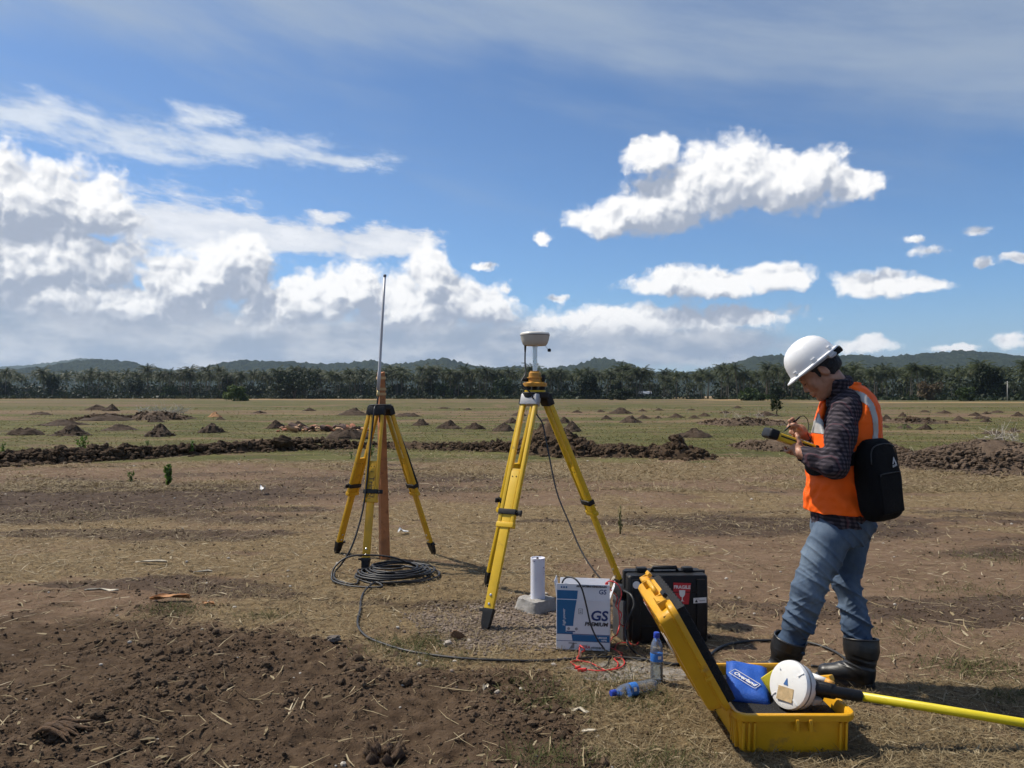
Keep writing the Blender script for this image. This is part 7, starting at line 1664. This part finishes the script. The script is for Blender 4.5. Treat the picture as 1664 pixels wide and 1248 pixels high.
# ------------------------------------------------------------------ shoulder bag
BC = Vector(A_(1427, 779, 3.765)); bn_ = Vector((.52, -.84, .10)).normalized(); bu = Vector((-.06, 0, 1)); bu = (bu-bn_*bu.dot(bn_)).normalized(); bxv = bu.cross(bn_)
BM = Matrix((bxv, bn_*-1, bu)).transposed().to_4x4()                 # local x right as seen, y inward, z up
t = thing('shoulder_bag', 'black sling backpack hanging low on the surveyor\'s back', 'bag', tuple(BC))
M_BAG = mat('black_nylon', (.0045, .0045, .005), .8, .3, 10, bump=.4, bscale=70, spec=.15)
def bag():
    bm = bmesh.new(); bmesh.ops.create_cube(bm, size=1); bmesh.ops.subdivide_edges(bm, edges=bm.edges[:], cuts=11, use_grid_fill=True)
    for v in bm.verts:
        x, y, z = v.co*2; k = (1-.16*max(0, z)**2-.06*max(0, -z)**3)
        # superellipsoid rounding
        l = (abs(x)**5+abs(y)**3.5+abs(z)**5)**(1/5.0); m_ = max(abs(x), abs(y), abs(z)); q = m_/max(l, 1e-6); w_ = float(vn(np.array([x*2.2+z]), np.array([y*2+z*2.1]), 5)[0]-.5)*.014
        v.co = Vector((x*q*.114*k, y*q*.064*(1-.22*max(0, z)), z*q*.196))*(1+w_)+Vector((0, w_*.6, 0))
    me_ = bm_mesh('body', bm, True); me_.transform(BM); b = link_obj('body', me_, t, M_BAG)
    pk = rbox('front_pocket', (.168, .022, .19), .010, 4, (.0, -.055, -.065)); pk.transform(BM); p_ = link_obj('front_pocket', pk, t, M_BAG)
    def ad(nm, me2, m, par): me2.transform(BM); return link_obj(nm, me2, par, m)
    ad('zipper', tube('zipper', [(-.078, -.0665, .018), (-.066, -.067, .029), (.066, -.067, .029), (.078, -.0665, .018)], .003, 6, True, 4), mat('zip_grey', (.016, .016, .017), .5), p_)
    ad('zipper', tube('zipper', [(-.105, -.045, .08), (-.085, -.045, .150), (0, -.045, .168), (.085, -.045, .150), (.105, -.045, .08)], .003, 6, True, 5), bpy.data.materials['zip_grey'], b)
    lg = mat('bag_logo', (.55, .55, .56), .5)
    ad('logo', poly_mesh('logo', [(.030, .068), (.044, .102), (.062, .070), (.054, .068), (.044, .086), (.037, .068)], .0012, Matrix.Translation((0, -.0635, 0))), lg, b)
    tx = text_mesh('EIGER', .014, .0004, 'LEFT', 0, .0004); tx.transform(Matrix.Translation((.030, -.0645, .052)) @ Matrix.Rotation(R(90), 4, 'X') @ Matrix.Rotation(R(12), 4, 'Z')); ad('lettering', tx, lg, b)
    def band(pts, w_, th, nm):
        P_ = catmull(np.array([tuple(p) for p in pts]), 8); V, F = [], []
        Tn = np.gradient(P_, axis=0); Tn /= np.linalg.norm(Tn, axis=1)[:, None]; ctr = np.array([1.67, YB, 1.2])
        for i, p in enumerate(P_):
            o = p-ctr; o[2] *= .2; o = o-Tn[i]*(o@Tn[i]); o /= np.linalg.norm(o)+1e-9; sd_ = np.cross(Tn[i], o)
            for a_, b_ in ((-1, -1), (1, -1), (1, 1), (-1, 1)): V.append(p+sd_*a_*w_/2+o*b_*th/2-np.array(BC))
        for i in range(len(P_)-1):
            for j in range(4): F.append((i*4+j, i*4+(j+1) % 4, i*4+4+(j+1) % 4, i*4+4+j))
        F += [(3, 2, 1, 0), tuple(len(P_)*4-4+q for q in range(4))]
        link_obj(nm, mesh_from(nm, V, F, False), t, M_BAG)
    band([A_(1424, 724, 3.80), A_(1427, 712, 3.86), A_(1425, 690, 3.93), A_(1421, 668, 3.99), A_(1411, 643, 4.04), A_(1396, 630, 4.07), A_(1372, 634, 4.06), A_(1350, 655, 4.04)], .035, .006, 'strap')
    band([A_(1412, 742, 3.735), A_(1396, 744, 3.755), A_(1378, 748, 3.762), A_(1356, 756, 3.768), A_(1334, 762, 3.80), A_(1318, 762, 3.88), A_(1310, 750, 3.97), A_(1318, 722, 4.06)], .060, .008, 'strap')
    band([A_(1402, 728, 3.76), A_(1398, 738, 3.755), A_(1386, 750, 3.76)], .05, .008, 'strap')
bag()
# ------------------------------------------------------------------ data collector and stylus
t = thing('data_collector', 'yellow and black handheld data collector held by the surveyor', 'data collector', tuple(DC))
DMx = Matrix((Vector(DA), Vector((0, 1, 0)), Vector(DNN))).transposed().to_4x4()
def dcol():
    def ad(nm, me2, m, par=t): me2.transform(DMx); return link_obj(nm, me2, par, m)
    my = mat('collector_yellow', (.70, .42, .012), .4, .06)
    b = ad('body', rbox('body', (.215, .118, .038), .010, 3, (.008, 0, 0)), my)
    ad('end_cap', rbox('end_cap', (.052, .128, .052), .016, 4, (-.110, 0, .001)), M_BLK); ad('end_cap', rbox('end_cap', (.040, .122, .044), .012, 3, (.118, 0, 0)), M_BLK)
    ad('bumper', rbox('bumper', (.17, .122, .007), .002, 1, (.008, 0, .004)), M_BLK, b); ad('screen', rbox('screen', (.088, .080, .002), .0006, 1, (-.028, 0, .0195)), mat('dark_screen', (.03, .035, .04), .12), b); ad('keypad', rbox('keypad', (.075, .085, .003), .001, 1, (.062, 0, .0195)), M_BLK, b)
    for i in range(4):
        for j in range(3): ad('key', rbox('key', (.012, .018, .004), .0015, 1, (.036+i*.018, -.026+j*.026, .0215)), mat('key_grey', (.35, .35, .36), .5) if not (i or j) else bpy.data.materials['key_grey'], b)
dcol()
s0, s1 = Vector(A_(1273, 702, 3.962)), Vector(A_(1300, 677, 3.985))
t = thing('stylus', 'thin black stylus in the surveyor\'s raised right hand', 'stylus', tuple(s0)); d = s1-s0
link_obj('barrel', tube('barrel', [d*.10, d*.14, d*.95, d], [.003, .0045, .0045, .003], 10), t, M_BLK); link_obj('tip', tube('tip', [d*0, d*.1], [.0008, .003], 8), t, M_BLK)
cable('stylus_tether', 'thin dark cord looping behind the stylus hand', [s1, Vector(A_(1306, 676, 3.99)), Vector(A_(1312, 682, 4.0)), Vector(A_(1314, 694, 4.0)), Vector(A_(1313, 706, 3.99)), DC+DA*.12+DNN*.02], .0022, M_CABLE, 'cord', 6, 5)

# ------------------------------------------------------------------ hazy air
def haze():
    bm = bmesh.new(); bmesh.ops.create_cube(bm, size=1, matrix=Matrix.LocRotScale((0, 3660, 210), None, (15600, 8160, 424)))
    o = link_obj('haze', bm_mesh('haze', bm)); m = bpy.data.materials.new('hazy_air'); m.use_nodes = True; nt = m.node_tree; nt.nodes.clear()
    v = nt.nodes.new('ShaderNodeVolumePrincipled'); v.inputs['Color'].default_value = (.62, .80, 1.0, 1); v.inputs['Density'].default_value = 0.62e-4; v.inputs['Anisotropy'].default_value = .25
    out = nt.nodes.new('ShaderNodeOutputMaterial'); nt.links.new(v.outputs[0], out.inputs['Volume']); o.data.materials.append(m); o.display_type = 'WIRE'
    tag(o, 'thin pale haze in the air over the whole field', None, None, 'stuff')
haze()
